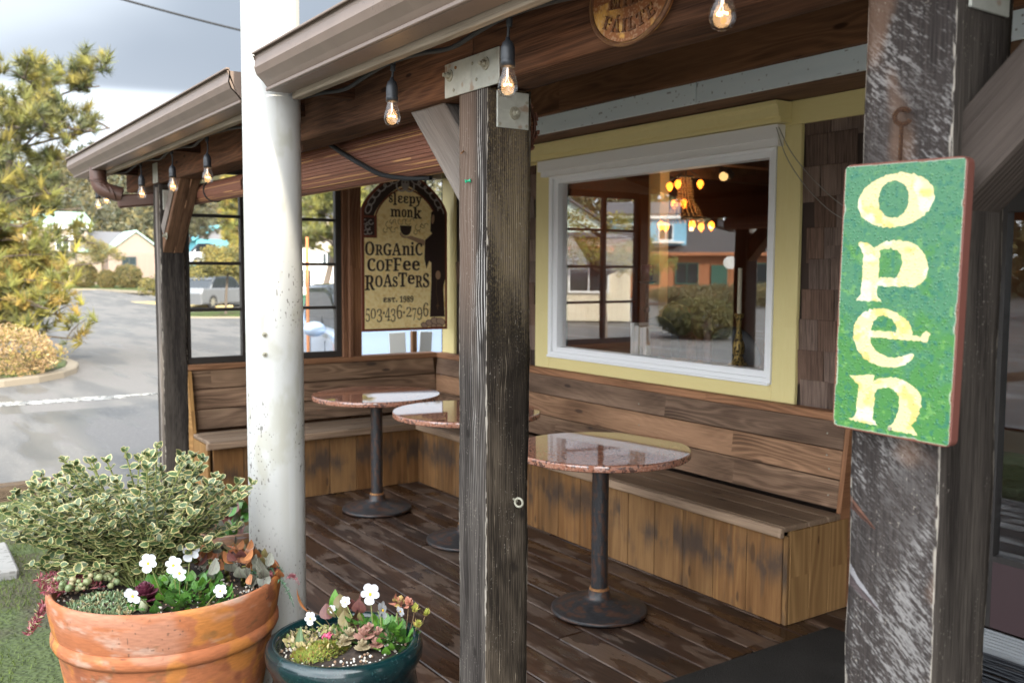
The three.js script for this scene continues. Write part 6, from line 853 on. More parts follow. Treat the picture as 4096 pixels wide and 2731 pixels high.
// ---------- rusty oval welcome plaque on the beam ----------
{
  const font = await new FontLoader().loadAsync('fonts/droid/droid_serif_bold.typeface.json');
  const t = thing('iron_plaque', 'rusty oval cast iron plaque with raised lettering fixed to the beam', 'plaque', [-1.476, 2.112, PZ + 0.006]); t.rotation.z = 0.0;
  const plate = cyl(1, 1, 0.012, 64).rotateX(Math.PI / 2).scale(0.124, 0.096, 1), p = plate.attributes.position, uv = plate.attributes.uv; for (let i = 0; i < p.count; i++) uv.setXY(i, p.getX(i), p.getY(i));
  part('plate', plate, mRust, t, [0, 0, 0.004]); part('rim', new THREE.TorusGeometry(1, 0.055, 10, 72).scale(0.124, 0.096, 0.09).translate(0, 0, 0.009), mRustDark, t);
  const word = (txt, size, y, curve, gap) => { const gs = []; let tot = 0; const ws = [...txt].map((ch) => { const g = new TextGeometry(ch, { font, size, depth: 0.004, curveSegments: 4 }); g.computeBoundingBox(); const w = g.boundingBox.max.x + gap; tot += w; return [g, w]; }); let x = -tot / 2; for (const [g, w] of ws) { const m = x + w / 2; g.translate(-w / 2, 0, 0); g.rotateZ(m * curve * 2); g.translate(m, y + curve * m * m, 0.0095); gs.push(g); x += w; } part('raised_lettering', merge(gs), mRustDark, t); };
  word('M\u00cdLE', 0.028, -0.022, 1.2, 0.007); word('F\u00c1ILTE', 0.027, -0.072, 3.0, 0.006);
}
// ---------- plant parts ----------
function ellLeaf(l, w, fold = 0.25, curl = 0.2) { const pos = [], uv = [], n = 5; const row = (i) => { const t = i / n, ww = w / 2 * Math.pow(Math.sin(Math.PI * Math.pow(clamp(t * 0.94 + 0.04), 0.85)), 0.8), z = -curl * l * t * t; return [[-ww, t * l, z + fold * ww], [0, t * l, z], [ww, t * l, z + fold * ww], t]; }; for (let i = 0; i < n; i++) { const a = row(i), b = row(i + 1), q = [[a[0], 0, a[3]], [a[1], 0.5, a[3]], [b[1], 0.5, b[3]], [b[0], 0, b[3]]], q2 = [[a[1], 0.5, a[3]], [a[2], 1, a[3]], [b[2], 1, b[3]], [b[1], 0.5, b[3]]]; for (const k of [q, q2]) for (const j of [0, 1, 2, 0, 2, 3]) { pos.push(...k[j][0]); uv.push(k[j][1], k[j][2]); } } const g = new THREE.BufferGeometry(); g.setAttribute('position', new THREE.Float32BufferAttribute(pos, 3)); g.setAttribute('uv', new THREE.Float32BufferAttribute(uv, 2)); const m = mergeVertices(g, 1e-5); m.computeVertexNormals(); return plain(m); }
const varTex = dataTex(64, 64, (u, v) => { const d = Math.min(1, Math.abs(u - 0.5) * 2) , e = Math.max(d, Math.abs(v - 0.5) * 1.7), n = fbm(u * 9, v * 9, 3), c = sst(0.6, 0.74, e + (n - 0.5) * 0.55), f = n2(u * 20, v * 6); let k = mix3([0.04, 0.075, 0.03], [0.085, 0.125, 0.055], f); k = mix3(k, [0.42, 0.38, 0.2], c); return mix3(k, [0.5, 0.24, 0.22], sst(0.93, 1.02, e + (n - 0.5) * 0.3) * 0.6); });
const mVar = [[0.85, 0.87, 0.8], [0.66, 0.74, 0.6], [0.98, 0.93, 0.74]].map((c) => phys({ map: varTex, color: rgb(...c), roughness: 0.42, side: THREE.DoubleSide }));
const mStemG = std({ color: rgb(0.2, 0.22, 0.07), roughness: 0.7 }), mStemB = std({ color: rgb(0.16, 0.1, 0.05), roughness: 0.8 });
const veinTex = (a, b, c, seed) => dataTex(64, 64, (u, v) => { const x = Math.abs(u - 0.5), vein = Math.min(x * 9, Math.abs(((v + x * 1.2) * 6) % 1 - 0.5) * 3 + 0.25), n = fbm(u * 7 + seed, v * 7, 3); return mix3(mix3(a, b, n), c, (1 - sst(0.1, 0.45, vein)) * 0.7); });
const mGreen = [[1, 1, 1], [1.3, 1.25, 0.8], [0.75, 0.85, 0.8]].map((c) => phys({ map: veinTex([0.035, 0.12, 0.02], [0.1, 0.22, 0.04], [0.16, 0.3, 0.08], 3), color: rgb(...c), roughness: 0.4, side: THREE.DoubleSide }));
const mHeu = [phys({ map: veinTex([0.1, 0.03, 0.035], [0.17, 0.07, 0.05], [0.06, 0.015, 0.02], 5), roughness: 0.5, side: THREE.DoubleSide }), phys({ map: veinTex([0.14, 0.15, 0.05], [0.2, 0.14, 0.06], [0.11, 0.025, 0.03], 9), roughness: 0.5, side: THREE.DoubleSide }), phys({ map: veinTex([0.11, 0.12, 0.09], [0.2, 0.19, 0.15], [0.08, 0.05, 0.05], 2), roughness: 0.5, side: THREE.DoubleSide }), phys({ map: veinTex([0.3, 0.1, 0.035], [0.4, 0.17, 0.06], [0.16, 0.06, 0.03], 4), roughness: 0.6, side: THREE.DoubleSide })];
const mPetal = phys({ color: rgb(0.56, 0.57, 0.6), roughness: 0.6, side: THREE.DoubleSide }), mCream2 = phys({ color: rgb(0.75, 0.74, 0.45), roughness: 0.6, side: THREE.DoubleSide }), mYellowEye = std({ color: rgb(0.85, 0.55, 0.02), roughness: 0.6 });
function petalG(l, w) { const g = new THREE.CircleGeometry(0.5, 14), p = g.attributes.position; for (let i = 0; i < p.count; i++) { const x = p.getX(i), y = p.getY(i) + 0.5, f = 0.35 + 0.65 * Math.sqrt(y); p.setXYZ(i, x * w * f * (1 + 0.06 * Math.sin(y * 17 + x * 9)), y * l, 0.12 * l * (x * x * 3 + y * y) + 0.03 * l * Math.sin(x * 16)); } g.computeVertexNormals(); return plain(g); }
const petals = [petalG(0.024, 0.025), petalG(0.021, 0.02), petalG(0.024, 0.03)];
function pansyFlower(parent, at, size, face, roll = 0) { // face: direction the flower looks
  const f = new THREE.Group(); f.name = 'flower'; f.position.set(...at); f.quaternion.setFromUnitVectors(V3(0, 0, 1), V3(...face).normalize()); f.rotateZ(roll); f.scale.setScalar(size * 0.83); parent.add(f);
  [[0, 0.5], [0, -0.5], [1, 1.65], [1, -1.65], [2, 3.14]].forEach(([k, a], i) => part('petal', petals[k], mPetal, f, [0.002 * Math.sin(-a), 0.002 * Math.cos(a), 0.001 * i], [0.12 * (i % 2), 0, a]));
  part('flower_eye', new THREE.SphereGeometry(0.0035, 8, 6).scale(1, 1.2, 0.6).translate(0, -0.001, 0.006), mYellowEye, f); return f;
}
const lg = [ellLeaf(0.033, 0.026, 0.2, 0.15), ellLeaf(0.029, 0.023, 0.4, 0.35), ellLeaf(0.037, 0.028, 0.15, 0.25), ellLeaf(0.03, 0.026, 0.15, 0.35)];
function leafClump(parent, c, r, h, n, mats, geoms, s0, s1, droop = 0.6) { for (let i = 0; i < n; i++) { const a = rr(0, 6.283), q = Math.sqrt(rnd()) * r, p = [c[0] + q * Math.cos(a), c[1] + h * rnd() * (1 - 0.5 * q / r), c[2] + q * Math.sin(a)]; const o = part('leaf', pick(geoms), pick(mats), parent, p); o.rotation.set(0, -a + Math.PI / 2 + rr(-0.8, 0.8), 0); o.rotateX(rr(droop, 1.5)); o.scale.setScalar(rr(s0, s1)); } }
function rosette(t, c, r, rings, mat, geoms) { for (let k = 0; k < rings; k++) { const n = 7 + k * 3, el = 1.35 - 1.15 * (k / (rings - 1 || 1)); for (let i = 0; i < n; i++) { const a = i / n * 6.283 + k * 0.5, o = part('leaf', geoms, mat, t, [c[0], c[1] + 0.008 * (rings - k), c[2]]); o.rotation.set(0, -a, 0); o.rotateX(Math.PI / 2 - el * 0.95); o.scale.setScalar(r * (0.45 + 0.55 * (k + 1) / rings)); } } }
const fat = (() => { const g = new THREE.SphereGeometry(0.5, 8, 6).scale(0.36, 1, 0.2).translate(0, 0.5, 0); const p = g.attributes.position; for (let i = 0; i < p.count; i++) { const y = p.getY(i); p.setX(i, p.getX(i) * (0.5 + 0.9 * y)); p.setZ(i, p.getZ(i) - 0.12 * y * y); } g.computeVertexNormals(); return plain(g); })();
const stuffLeaves = (name, parent, g, m, n, fn) => { const ms = [], cs = []; for (let i = 0; i < n; i++) { const k = fn(i); ms.push(M4(k[0], k[1], k[2])); cs.push(k[3] ?? rgb(1, 1, 1)); } return stuff(name, g, m, ms, parent, cs); };
const mTint = (rough = 0.5) => phys({ color: 0xffffff, roughness: rough, side: THREE.DoubleSide });
// soil with bits of perlite
function soilDisc(t, r, y, n) { const g = new THREE.CircleGeometry(r, 40, 0), gg = new THREE.RingGeometry(0.001, r, 40, 12), p = gg.attributes.position, uv = gg.attributes.uv; for (let i = 0; i < p.count; i++) { const x = p.getX(i), z = p.getY(i); uv.setXY(i, x, z); p.setXYZ(i, x, y + 0.012 * (fbm(x * 30, z * 30, 3) - 0.5) + 0.02 * (1 - (x * x + z * z) / (r * r)), -z); } gg.computeVertexNormals(); part('soil', gg, mSoil, t); stuffLeaves('perlite', t, new THREE.IcosahedronGeometry(0.0032, 0), std({ color: 0xffffff, roughness: 0.9 }), n, () => { const a = rr(0, 6.28), q = r * Math.sqrt(rr(0.2, 0.98)); return [V3(q * Math.cos(a), y + 0.004 + 0.02 * (1 - q * q / r / r), q * Math.sin(a)), Q(rr(0, 6), rr(0, 6), 0), rr(0.5, 1.5), pick([rgb(0.65, 0.6, 0.52), rgb(0.7, 0.68, 0.62), rgb(0.35, 0.22, 0.14), rgb(0.3, 0.2, 0.13)])]; }); }
// ---------- terracotta planter ----------
const TP = [-2.888, -0.125, -0.7];
{
  rnd = mulberry(801);
  const t = thing('terracotta_pot', 'large round terracotta planter with a raised band, at the lower left', 'planter', TP), r = 0.336, H = 0.74;
  const uvw = (g, R) => { const p = g.attributes.position, uv = g.attributes.uv; for (let i = 0; i < p.count; i++) uv.setXY(i, uv.getX(i) * 2.11, p.getY(i)); return g; };
  part('pot_body', uvw(lathe([[0, 0], [r * 0.6, 0], [r * 0.63, 0.02], [r * 0.87, 0.46], [r * 0.925, 0.57], [r * 0.93, 0.6], [r * 0.965, 0.63], [r * 0.995, 0.69], [r * 1.0, 0.725], [r * 0.99, 0.738], [r * 0.965, 0.74], [r * 0.945, 0.732], [r * 0.92, 0.66], [r * 0.86, 0.6], [0, 0.6]], 96)), mTerra, t);
  part('raised_band', uvw(lathe([[r * 0.9, 0.572], [r * 0.955, 0.575], [r * 0.975, 0.588], [r * 0.975, 0.604], [r * 0.955, 0.618], [r * 0.92, 0.62]], 96)), mTerra, t);
  soilDisc(t, r * 0.94, 0.69, 700);
}
// variegated shrub in the terracotta planter
{
  rnd = mulberry(811);
  const base = V3(-2.97, 0.575, -0.66), t = thing('variegated_shrub', 'bushy evergreen shrub with green and cream leaves spreading from the terracotta planter', 'shrub', base.toArray());
  const e1 = V3(-0.53, -0.12, 0.83).normalize(), e2 = V3(0.1, 1, 0.1).normalize(), e3 = V3(0.84, 0.0, 0.54).normalize(), cen = V3(-0.02, 0.235, 0.06), stems = [], leaves = [];
  for (let i = 0; i < 210; i++) {
    let d = V3(rr(-1, 1), rr(-0.75, 1), rr(-1, 1)); if (d.length() > 1) { i--; continue; } d.normalize();
    const k = rr(0.7, 1.0) * (0.93 + 0.22 * fbm(d.x * 2.2 + 4, d.y * 2.2 + d.z * 2, 2)), ux = d.x > 0 ? 0.38 : 0.36;
    const tip = cen.clone().addScaledVector(e1, d.x * ux * k).addScaledVector(e2, d.y * (d.y > 0 ? 0.19 : 0.22) * k).addScaledVector(e3, d.z * 0.2 * k);
    if (i < 5) tip.addScaledVector(V3(rr(-0.3, 0.3), 1, rr(-0.3, 0.3)), rr(0.0, 0.03)); tip.y = Math.max(tip.y, 0.0 + (tip.clone().setY(0).length() > 0.3 ? -0.05 : 0.03));
    const s = V3(rr(-0.05, 0.05), -0.02, rr(-0.05, 0.05)), m = s.clone().lerp(tip, 0.55).add(V3(0, 0.05, 0)), c = new THREE.QuadraticBezierCurve3(s, m, tip);
    stems.push(new THREE.TubeGeometry(c, 8, 0.0024, 5));
    const L = c.getLength(), np = Math.round(L * 0.6 / 0.024);
    for (let j = 0; j < np; j++) { const u = 1 - (j / np) * 0.64, p = c.getPointAt(u), tan = c.getTangentAt(u), a0 = j * 1.57 + i; for (const sd of [0, 1]) { const a = a0 + sd * Math.PI, n = V3(Math.cos(a), rr(-0.1, 0.3), Math.sin(a)), dir = n.addScaledVector(tan, 0.2 + (j < 2 ? 0.6 : 0)).normalize(); leaves.push([p, dir, rr(0.5, 1.08) * (j === 0 ? 0.6 : 1)]); } }
    for (let q = 0; q < 3; q++) { const a = q * 2.1 + i; leaves.push([tip, V3(Math.cos(a) * 0.7, 0.5, Math.sin(a) * 0.7).addScaledVector(c.getTangentAt(1), 0.5).normalize(), rr(0.5, 0.95)]); }
  }
  part('stems', merge(stems), mStemG, t);
  const camP = camera.position.clone().sub(base), mats = leaves.map(([p, d, s]) => { const up = V3(0, 0.8, 0).addScaledVector(camP.clone().normalize(), 0.75).add(V3(rr(-0.5, 0.5), rr(-0.3, 0.3), rr(-0.5, 0.5))).normalize(), x = new THREE.Vector3().crossVectors(d, up).normalize(), z = new THREE.Vector3().crossVectors(x, d), m = new THREE.Matrix4().makeBasis(x.multiplyScalar(s), d.clone().multiplyScalar(s), z.multiplyScalar(s)); m.setPosition(p); return m; });
  const order = leaves.map((l, i) => i).sort((a, b) => leaves[a][0].distanceTo(camP) - leaves[b][0].distanceTo(camP));
  const near = new Set(order.slice(0, 300)); [...near].forEach((i) => { const o = part('leaf', lg[i % 3], mVar[i % 3], t); mats[i].decompose(o.position, o.quaternion, o.scale); });
  const rest = order.slice(300); stuff('foliage', lg[0], mVar[0], rest.map((i) => mats[i]), t, rest.map((i) => { const k = 0.72 + 0.5 * hash2(i, 3); return rgb(k, k * (0.96 + 0.1 * hash2(i, 9)), k * 0.88); }));
}
function pansyPlant(label, at, flowers, clumps, grp) { const t = thing('pansy_plant', label, 'pansy', at, 0, grp); for (const [c, r, h, n, s0, s1] of clumps) leafClump(t, c, r, h, n, mGreen, [lg[3], lg[0]], s0, s1); for (const [p, s, f, ro] of flowers) { pansyFlower(t, p, s, f, ro); part('flower_stalk', tube([[p[0] * 0.5, 0, p[2] * 0.5], [p[0] * 0.85, p[1] * 0.75, p[2] * 0.85], [p[0] - f[0] * 0.012, p[1] - 0.003, p[2] - f[2] * 0.012]], 0.0016, 10, 5), mStemG, t); } return t; }
{
  rnd = mulberry(821);
  const o = [-2.75, 0.575, -0.7];
  pansyPlant('white pansies with yellow eyes and bright green leaves in the terracotta planter', o, [[[-0.021, 0.125, 0.081], 1.3, [0.9, 0.35, 0.45], 0.1], [[0.02, 0.12, 0.022], 1.2, [0.9, 0.3, 0.2], -0.2], [[0.104, 0.122, 0.026], 1.1, [0.9, -0.1, 0.5], 0.4], [[-0.136, 0.122, -0.037], 1.2, [0.6, 0.2, 0.9], 0.6], [[-0.074, 0.12, -0.054], 1.35, [0.9, 0.3, 0.3], -0.3], [[0.1, 0.08, 0.15], 1.2, [0.8, -0.2, 0.7], 0.8], [[0.26, 0.1, -0.04], 0.95, [0.6, 0.6, 0.1], 0.4]], [[[0, 0.0, 0], 0.13, 0.07, 130, 0.7, 1.25], [[0.08, 0, -0.06], 0.08, 0.06, 60, 0.6, 1.1], [[-0.08, 0, 0.05], 0.07, 0.05, 40, 0.7, 1.1]]);
  const rs = thing('purple_rosette', 'dark purple houseleek rosette at the front of the terracotta planter', 'succulent', [-2.76, 0.585, -0.605]); rosette(rs, [0, 0, 0], 0.05, 5, phys({ color: rgb(0.085, 0.014, 0.03), roughness: 0.45 }), fat);
  const jb = thing('stonecrop', 'low clump of fat green stonecrop beads at the front left of the terracotta planter', 'succulent', [-2.85, 0.58, -0.5]); const jm = [rgb(0.13, 0.19, 0.09), rgb(0.18, 0.22, 0.11), rgb(0.1, 0.15, 0.075), rgb(0.28, 0.24, 0.12)]; stuffLeaves('fleshy_leaves', jb, fat, mTint(0.4), 620, () => { const a = rr(0, 6.28), q = Math.sqrt(rnd()); return [V3(0.05 + q * 0.13 * Math.cos(a) * 0.9, 0.03 * rnd() * (1.2 - q), 0.0 + q * 0.1 * Math.sin(a)), Q(rr(-0.9, 0.9), rr(0, 6), rr(-0.9, 0.9)), rr(0.012, 0.02), pick(jm)]; });
  const rd = thing('red_stonecrop', 'crimson trailing stonecrop hanging over the left rim of the terracotta planter', 'succulent', [-2.94, 0.6, -0.43]); const rm = [rgb(0.2, 0.03, 0.05), rgb(0.15, 0.028, 0.04), rgb(0.34, 0.11, 0.12), rgb(0.24, 0.22, 0.1), rgb(0.15, 0.02, 0.035)]; stuffLeaves('needle_leaves', rd, ellLeaf(1, 0.22, 0.1, 0.2), mTint(0.5), 1300, (i) => { const v = rnd(), k = i % 5, x = k < 2 ? rr(-0.1, 0.06) : 0, a = rr(0, 6.28); const p = k === 4 ? V3(0.02 + v * 0.02, -0.01 - v * 0.08, 0.06 + v * 0.05) : V3(rr(-0.12, 0.05), 0.012 + 0.02 * rnd(), rr(-0.09, 0.07)); p.add(V3(Math.cos(a), 0, Math.sin(a)).multiplyScalar(0.008)); return [p, Q(rr(-1.2, 1.2), a, rr(-1.2, 1.2)), rr(0.01, 0.018), pick(rm)]; });
  const gb = thing('bead_stonecrop', 'pale green bead-like stonecrop between the shrub and the crimson stonecrop', 'succulent', [-2.98, 0.6, -0.49]); stuffLeaves('bead_leaves', gb, new THREE.IcosahedronGeometry(1, 1), mTint(0.45), 90, () => [V3(rr(-0.07, 0.12), 0.015 + 0.035 * rnd(), rr(-0.07, 0.09)), Q(0, 0, 0), rr(0.006, 0.0115), pick([rgb(0.2, 0.22, 0.1), rgb(0.3, 0.26, 0.14), rgb(0.14, 0.18, 0.08)])]);
  const he = thing('coral_bells', 'coral bells with bronze and plum veined leaves at the right of the terracotta planter', 'coral bells', [-2.82, 0.58, -0.89]); const hl = ellLeaf(0.046, 0.044, 0.25, 0.35); for (let i = 0; i < 80; i++) { const a = rr(0, 6.28), q = Math.sqrt(rnd()) * 0.16, p = V3(q * Math.cos(a) * 1.1, 0.02 + 0.09 * rnd() * (1 - q * 3), q * Math.sin(a) * 0.75), l = part('leaf', hl, p.x > 0.06 ? pick([mHeu[2], mHeu[3], mHeu[2]]) : pick(mHeu), he, p.toArray()); l.rotation.set(0, rr(0, 6.28), 0); l.rotateX(rr(0.5, 1.4)); l.scale.setScalar(rr(0.6, 1.05)); }
  const sp = thing('feathery_stonecrop', 'blue green feathery stonecrop trailing at the right rim of the terracotta planter', 'succulent', [-2.74, 0.6, -0.96]); const spr = [...Array(13)].map(() => { const a = rr(-2.2, 0.6); return [V3(rr(-0.1, 0.06), 0.01, rr(-0.05, 0.05)), V3(Math.cos(a) * 0.6, rr(-0.35, 0.9), -Math.sin(a) * 0.5 - 0.2).normalize().multiplyScalar(rr(0.05, 0.1)), rnd()]; }); stuffLeaves('needle_leaves', sp, ellLeaf(1, 0.2, 0.1, 0.1), mTint(0.5), 1700, (i) => { const [o2, d2, q2] = spr[i % 13], v = rnd(), p = o2.clone().addScaledVector(d2, v).add(V3(0, -0.05 * v * v, 0)), dd = V3(rr(-1, 1), rr(-1, 1), rr(-1, 1)).normalize().addScaledVector(d2.clone().normalize(), 0.6).normalize(); return [p, new THREE.Quaternion().setFromUnitVectors(V3(0, 1, 0), dd), rr(0.009, 0.015) * (1 - 0.5 * v * v), q2 > 0.8 ? rgb(0.24, 0.07, 0.08) : pick([rgb(0.07, 0.15, 0.08), rgb(0.1, 0.2, 0.11), rgb(0.05, 0.1, 0.06)])]; });
  const sh = thing('bulb_shoots', 'cut yellow green bulb shoots standing in the terracotta planter', 'plant shoots', [-2.81, 0.575, -0.86]); const shm = std({ ...surfTex(64, 64, (x, y) => { const a = fbm(x * 5, y * 2, 3); return [...mix3([0.12, 0.17, 0.04], [0.42, 0.4, 0.09], sst(0.3, 0.7, a)), a, 0.5]; }, [1, 1]), roughness: 0.5 }); for (const [x, z, h, r, l] of [[-0.035, -0.01, 0.1, 0.0075, -0.02], [0.02, -0.04, 0.065, 0.007, 0.012], [0.05, -0.06, 0.055, 0.005, 0.002], [0.045, 0.06, 0.1, 0.006, -0.02], [0.07, 0.13, 0.03, 0.005, 0], [0.09, 0.11, 0.035, 0.005, 0]]) part('shoot', tube([[x, -0.01, z], [x + l * 0.4, h * 0.5, z], [x + l, h, z]], r, 10, 8), shm, sh);
  const bud = thing('bulb_tip', 'grey green pointed bulb tip beside the purple rosette', 'plant shoots', [-2.715, 0.575, -0.59]); part('shoot', lathe([[0.004, 0], [0.012, 0.008], [0.013, 0.02], [0.008, 0.036], [0, 0.042]], 12), std({ color: rgb(0.24, 0.25, 0.15), roughness: 0.5 }), bud);
}
// ---------- dark teal glazed pot ----------
{
  rnd = mulberry(841);
  const O = [-2.437, -0.125, -1.081], t = thing('glazed_pot', 'dark teal glazed pot with thick rolled rim, small planter at the foot of the pipe', 'planter', O), r = 0.226;
  const g = lathe([[0, 0], [0.14, 0], [0.155, 0.02], [0.2, 0.3], [0.212, 0.46], [0.205, 0.5], [0.204, 0.52], [0.214, 0.545], [0.224, 0.565], [r, 0.585], [0.222, 0.603], [0.212, 0.613], [0.198, 0.612], [0.188, 0.6], [0.186, 0.56], [0, 0.56]], 96), uv = g.attributes.uv, p = g.attributes.position; for (let i = 0; i < p.count; i++) uv.setXY(i, uv.getX(i) * 1.42, p.getY(i)); part('pot_body', g, mTeal, t);
  { const h = part('ring_handle', new THREE.TorusGeometry(0.05, 0.013, 10, 28).rotateY(0.35), mTeal, t, [0.195, 0.36, -0.1]); part('rust_stain', new THREE.TorusGeometry(0.03, 0.004, 6, 24).rotateY(0.35).translate(0.006, 0, 0), mRust, h); }
  soilDisc(t, 0.19, 0.568, 420);
  const Y = 0.45;
  pansyPlant('white pansies standing tallest in the dark teal pot', [-2.4, Y, -1.17], [[[-0.029, 0.155, 0.012], 1.45, [0.95, 0.25, 0.35], 0], [[-0.005, 0.108, -0.012], 1.25, [0.75, 0.2, -0.55], 0.5], [[0.018, 0.1, -0.06], 0.85, [0.5, 0.5, -0.4], 0.3], [[-0.178, 0.06, 0.136], 0.95, [0.8, 0.3, 0.7], 0.2], [[-0.15, 0.085, 0.08], 0.6, [0.8, 0.5, 0.1], 0.2], [[-0.12, 0.11, 0.05], 0.8, [0.7, 0.6, 0.3], 0.2]], [[[-0.005, 0, -0.03], 0.085, 0.07, 95, 0.6, 1.1], [[-0.08, 0, 0.02], 0.06, 0.07, 45, 0.7, 1.15], [[0.03, 0, -0.06], 0.05, 0.05, 40, 0.6, 1]]);
  const ms = thing('moss_cushion', 'bright yellow green moss cushion at the front of the dark teal pot', 'moss', [-2.435, Y, -1.005]); stuffLeaves('moss_fronds', ms, ellLeaf(1, 0.22, 0.1, 0.2), mTint(0.7), 2600, () => { const a = rr(0, 6.28), q = Math.sqrt(rnd()); return [V3(q * 0.075 * Math.cos(a) * 0.8, 0.03 * Math.sqrt(1 - q * q * 0.95), q * 0.075 * Math.sin(a) * 1.1), Q(rr(-1.1, 1.1), a, rr(-1.1, 1.1)), rr(0.006, 0.013), pick([rgb(0.22, 0.26, 0.03), rgb(0.14, 0.2, 0.03), rgb(0.3, 0.3, 0.05), rgb(0.25, 0.14, 0.03)])]; });
  const mm = thing('dry_moss', 'tan and olive dry moss and leaf litter at the left of the dark teal pot', 'moss', [-2.5, Y, -1.03]); stuffLeaves('litter', mm, ellLeaf(1, 0.6, 0.3, 0.3), mTint(0.8), 420, () => { const a = rr(0, 6.28), q = Math.sqrt(rnd()); return [V3(q * 0.1 * Math.cos(a), 0.012 + 0.02 * rnd(), q * 0.1 * Math.sin(a)), Q(rr(-1.5, 1.5), a, rr(-1.5, 1.5)), rr(0.008, 0.018), pick([rgb(0.42, 0.33, 0.15), rgb(0.3, 0.28, 0.1), rgb(0.18, 0.22, 0.06), rgb(0.5, 0.4, 0.24)])]; });
  const ec = thing('pink_rosettes', 'cluster of dusty pink succulent rosettes in the dark teal pot', 'succulent', [-2.4, Y + 0.012, -1.125]); const em = phys({ color: rgb(0.33, 0.17, 0.13), roughness: 0.5 }), em2 = phys({ color: rgb(0.3, 0.24, 0.14), roughness: 0.5 }); [[-0.035, 0.012, 0.03, 0.03], [0, 0.018, 0, 0.034], [0.005, 0.012, -0.04, 0.03], [0.03, 0, 0.02, 0.026], [0.035, -0.002, -0.02, 0.024], [-0.01, 0.025, -0.02, 0.028], [-0.02, 0.004, 0.055, 0.024]].forEach(([x, y, z, s], i) => rosette(ec, [x, y, z], s, 3, i % 3 ? em : em2, fat));
  const lo = thing('toy_lobster', 'tiny pink plastic toy lobster lying on the moss in the teal pot', 'toy', [-2.485, Y + 0.036, -1.05], 0.9); const pk = std({ color: rgb(0.7, 0.12, 0.22), roughness: 0.4 }); part('body', lathe([[0, -0.02], [0.004, -0.018], [0.0055, -0.004], [0.0065, 0.006], [0.004, 0.014], [0, 0.016]], 10).rotateX(Math.PI / 2), pk, lo); for (const s of [-1, 1]) { part('claw', tube([[s * 0.004, 0, 0.01], [s * 0.011, 0.003, 0.018], [s * 0.009, 0.001, 0.029]], 0.0022, 8, 6), pk, lo); part('feeler', tube([[s * 0.002, 0.002, 0.015], [s * 0.004, 0.006, 0.03]], 0.0007, 6, 4), pk, lo); for (let k = 0; k < 3; k++) part('leg', tube([[s * 0.005, 0, 0.004 - k * 0.005], [s * 0.013, 0.001, 0.004 - k * 0.006], [s * 0.015, -0.006, 0.004 - k * 0.007]], 0.0009, 6, 4), pk, lo); }
  const tu = thing('tulip_shoots', 'folded grey green tulip shoots coming up in the dark teal pot', 'plant shoots', [-2.45, Y, -1.06]); const tl = ellLeaf(0.08, 0.026, 0.9, 0.05), tm = phys({ map: veinTex([0.1, 0.16, 0.08], [0.16, 0.22, 0.11], [0.26, 0.32, 0.2], 7), roughness: 0.45, side: THREE.DoubleSide }); for (const [x, z, s, a] of [[-0.045, 0.09, 1, 0.8], [-0.042, 0.086, 0.75, 3.6], [0.0, -0.03, 0.8, 1], [0.045, -0.1, 0.85, 1.4], [0.055, -0.07, 0.7, 2.2], [0.01, -0.14, 0.7, 0.6], [-0.06, -0.02, 0.6, 1.1]]) { const l = part('leaf', tl, tm, tu, [x, -0.005, z]); l.rotation.set(0, a, 0); l.rotateX(rr(-0.1, 0.12)); l.scale.setScalar(s); }
  const hb = thing('coral_bells', 'small coral bells with bronze veined leaves at the back of the dark teal pot', 'coral bells', [-2.52, Y, -1.13]); const hl = ellLeaf(0.05, 0.05, 0.2, 0.3); for (let i = 0; i < 14; i++) { const a = rr(0, 6.28), l = part('leaf', hl, pick(mHeu.slice(0, 2)), hb, [rr(-0.06, 0.05), 0.02 + 0.06 * rnd(), rr(-0.05, 0.05)]); l.rotation.set(0, a, 0); l.rotateX(rr(0.2, 1.2)); l.scale.setScalar(rr(0.6, 1)); }
  { const l = part('upright_leaf', ellLeaf(0.075, 0.036, 0.2, 0.1), mGreen[1], hb, [-0.1, 0.04, 0.0], [0, 0.9, 0]); part('dry_leaf', ellLeaf(0.075, 0.014, 0.8, 0.3), mHeu[3], hb, [-0.12, 0.06, 0.08], [0.9, -0.6, 0.5]); part('leaf_stalk', tube([[-0.02, 0.0, 0.03], [-0.07, 0.05, 0.05], [-0.12, 0.062, 0.08]], 0.0012, 8, 4), mStemB, hb); }
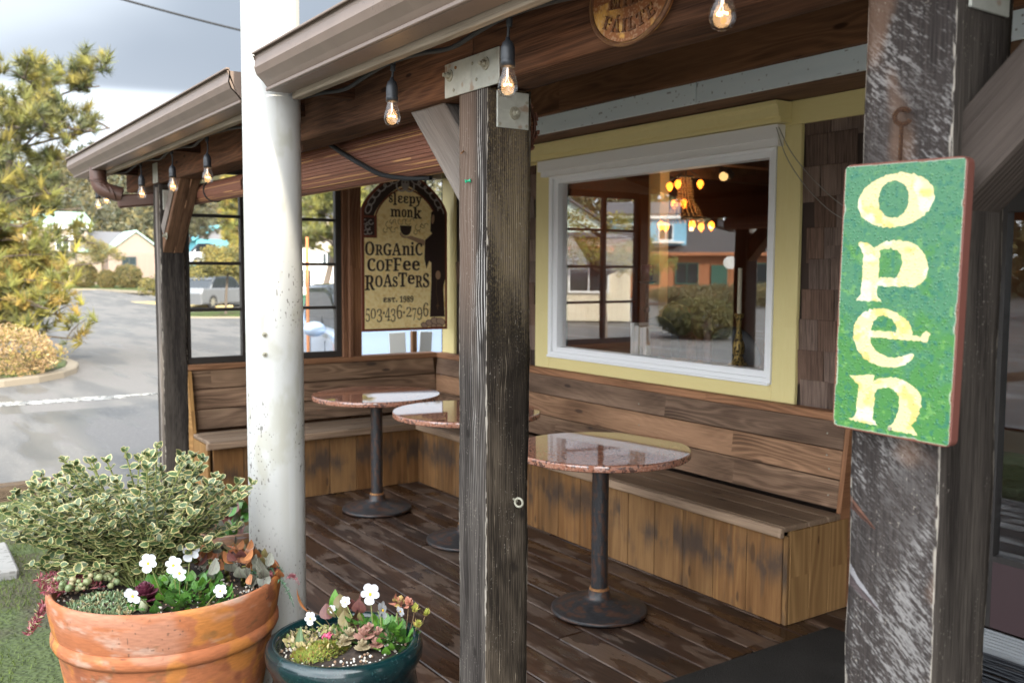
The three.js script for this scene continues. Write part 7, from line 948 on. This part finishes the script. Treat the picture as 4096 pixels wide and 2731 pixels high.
  const eu = thing('spurge_sprigs', 'yellow green and pink leaved spurge sprigs at the right back of the dark teal pot', 'spurge', [-2.4, Y, -1.25]); const lm = [phys({ color: rgb(0.34, 0.35, 0.07), roughness: 0.5, side: THREE.DoubleSide }), phys({ color: rgb(0.42, 0.3, 0.1), roughness: 0.5, side: THREE.DoubleSide }), phys({ color: rgb(0.45, 0.19, 0.13), roughness: 0.5, side: THREE.DoubleSide })]; for (const [x, y, z, pk2] of [[0.02, 0.1, -0.03, 0], [0.04, 0.06, -0.03, 0], [-0.04, 0.115, 0.0, 1], [0.035, 0.085, -0.06, 0], [0, 0.115, -0.02, 1], [-0.055, 0.1, -0.02, 1]]) { part('sprig_stem', tube([[x * 0.3, 0, z * 0.3], [x * 0.8, y * 0.6, z * 0.8], [x, y, z]], 0.0016, 8, 5), mStemB, eu); for (let i = 0; i < 9; i++) { const l = part('leaf', lg[3], pk2 ? pick([lm[2], lm[2], lm[1]]) : pick([lm[0], lm[0], lm[1]]), eu, [x, y - 0.01 * rnd(), z]); l.rotation.set(0, i * 0.75, 0); l.rotateX(rr(0.4, pk2 ? 2.6 : 1.7)); l.scale.setScalar(rr(0.5, 0.8)); } }
}
// ---------- clay bowl pot behind the shrub ----------
{
  rnd = mulberry(861);
  const t = thing('clay_bowl', 'weathered clay pot with pale rim on the deck edge behind the shrub', 'planter', [-4.12, 0.001, -1.27]); part('pot_body', lathe([[0, 0], [0.1, 0], [0.105, 0.01], [0.135, 0.33], [0.15, 0.34], [0.152, 0.385], [0.146, 0.392], [0.134, 0.39], [0.128, 0.34], [0, 0.34]], 48), std({ ...terra, color: rgb(0.4, 0.6, 0.85), roughness: 0.9, bumpScale: 0.002 }), t);
  const pl = thing('plum_plant', 'plum purple leafy plant in the clay pot behind the shrub', 'plant', [-4.12, 0.345, -1.27]); const l = ellLeaf(0.07, 0.055, 0.2, 0.3); for (let i = 0; i < 60; i++) { const a = rr(0, 6.28), q = Math.sqrt(rnd()) * 0.13, o = part('leaf', l, pick([mHeu[0], mHeu[0], mHeu[2], mGreen[2]]), pl, [q * Math.cos(a), 0.02 + rnd() * 0.12 * (1.2 - q * 5), q * Math.sin(a)]); o.rotation.set(0, rr(0, 6.28), 0); o.rotateX(rr(0.2, 1.3)); o.scale.setScalar(rr(0.6, 1)); }
}
renderer.render(scene, camera);
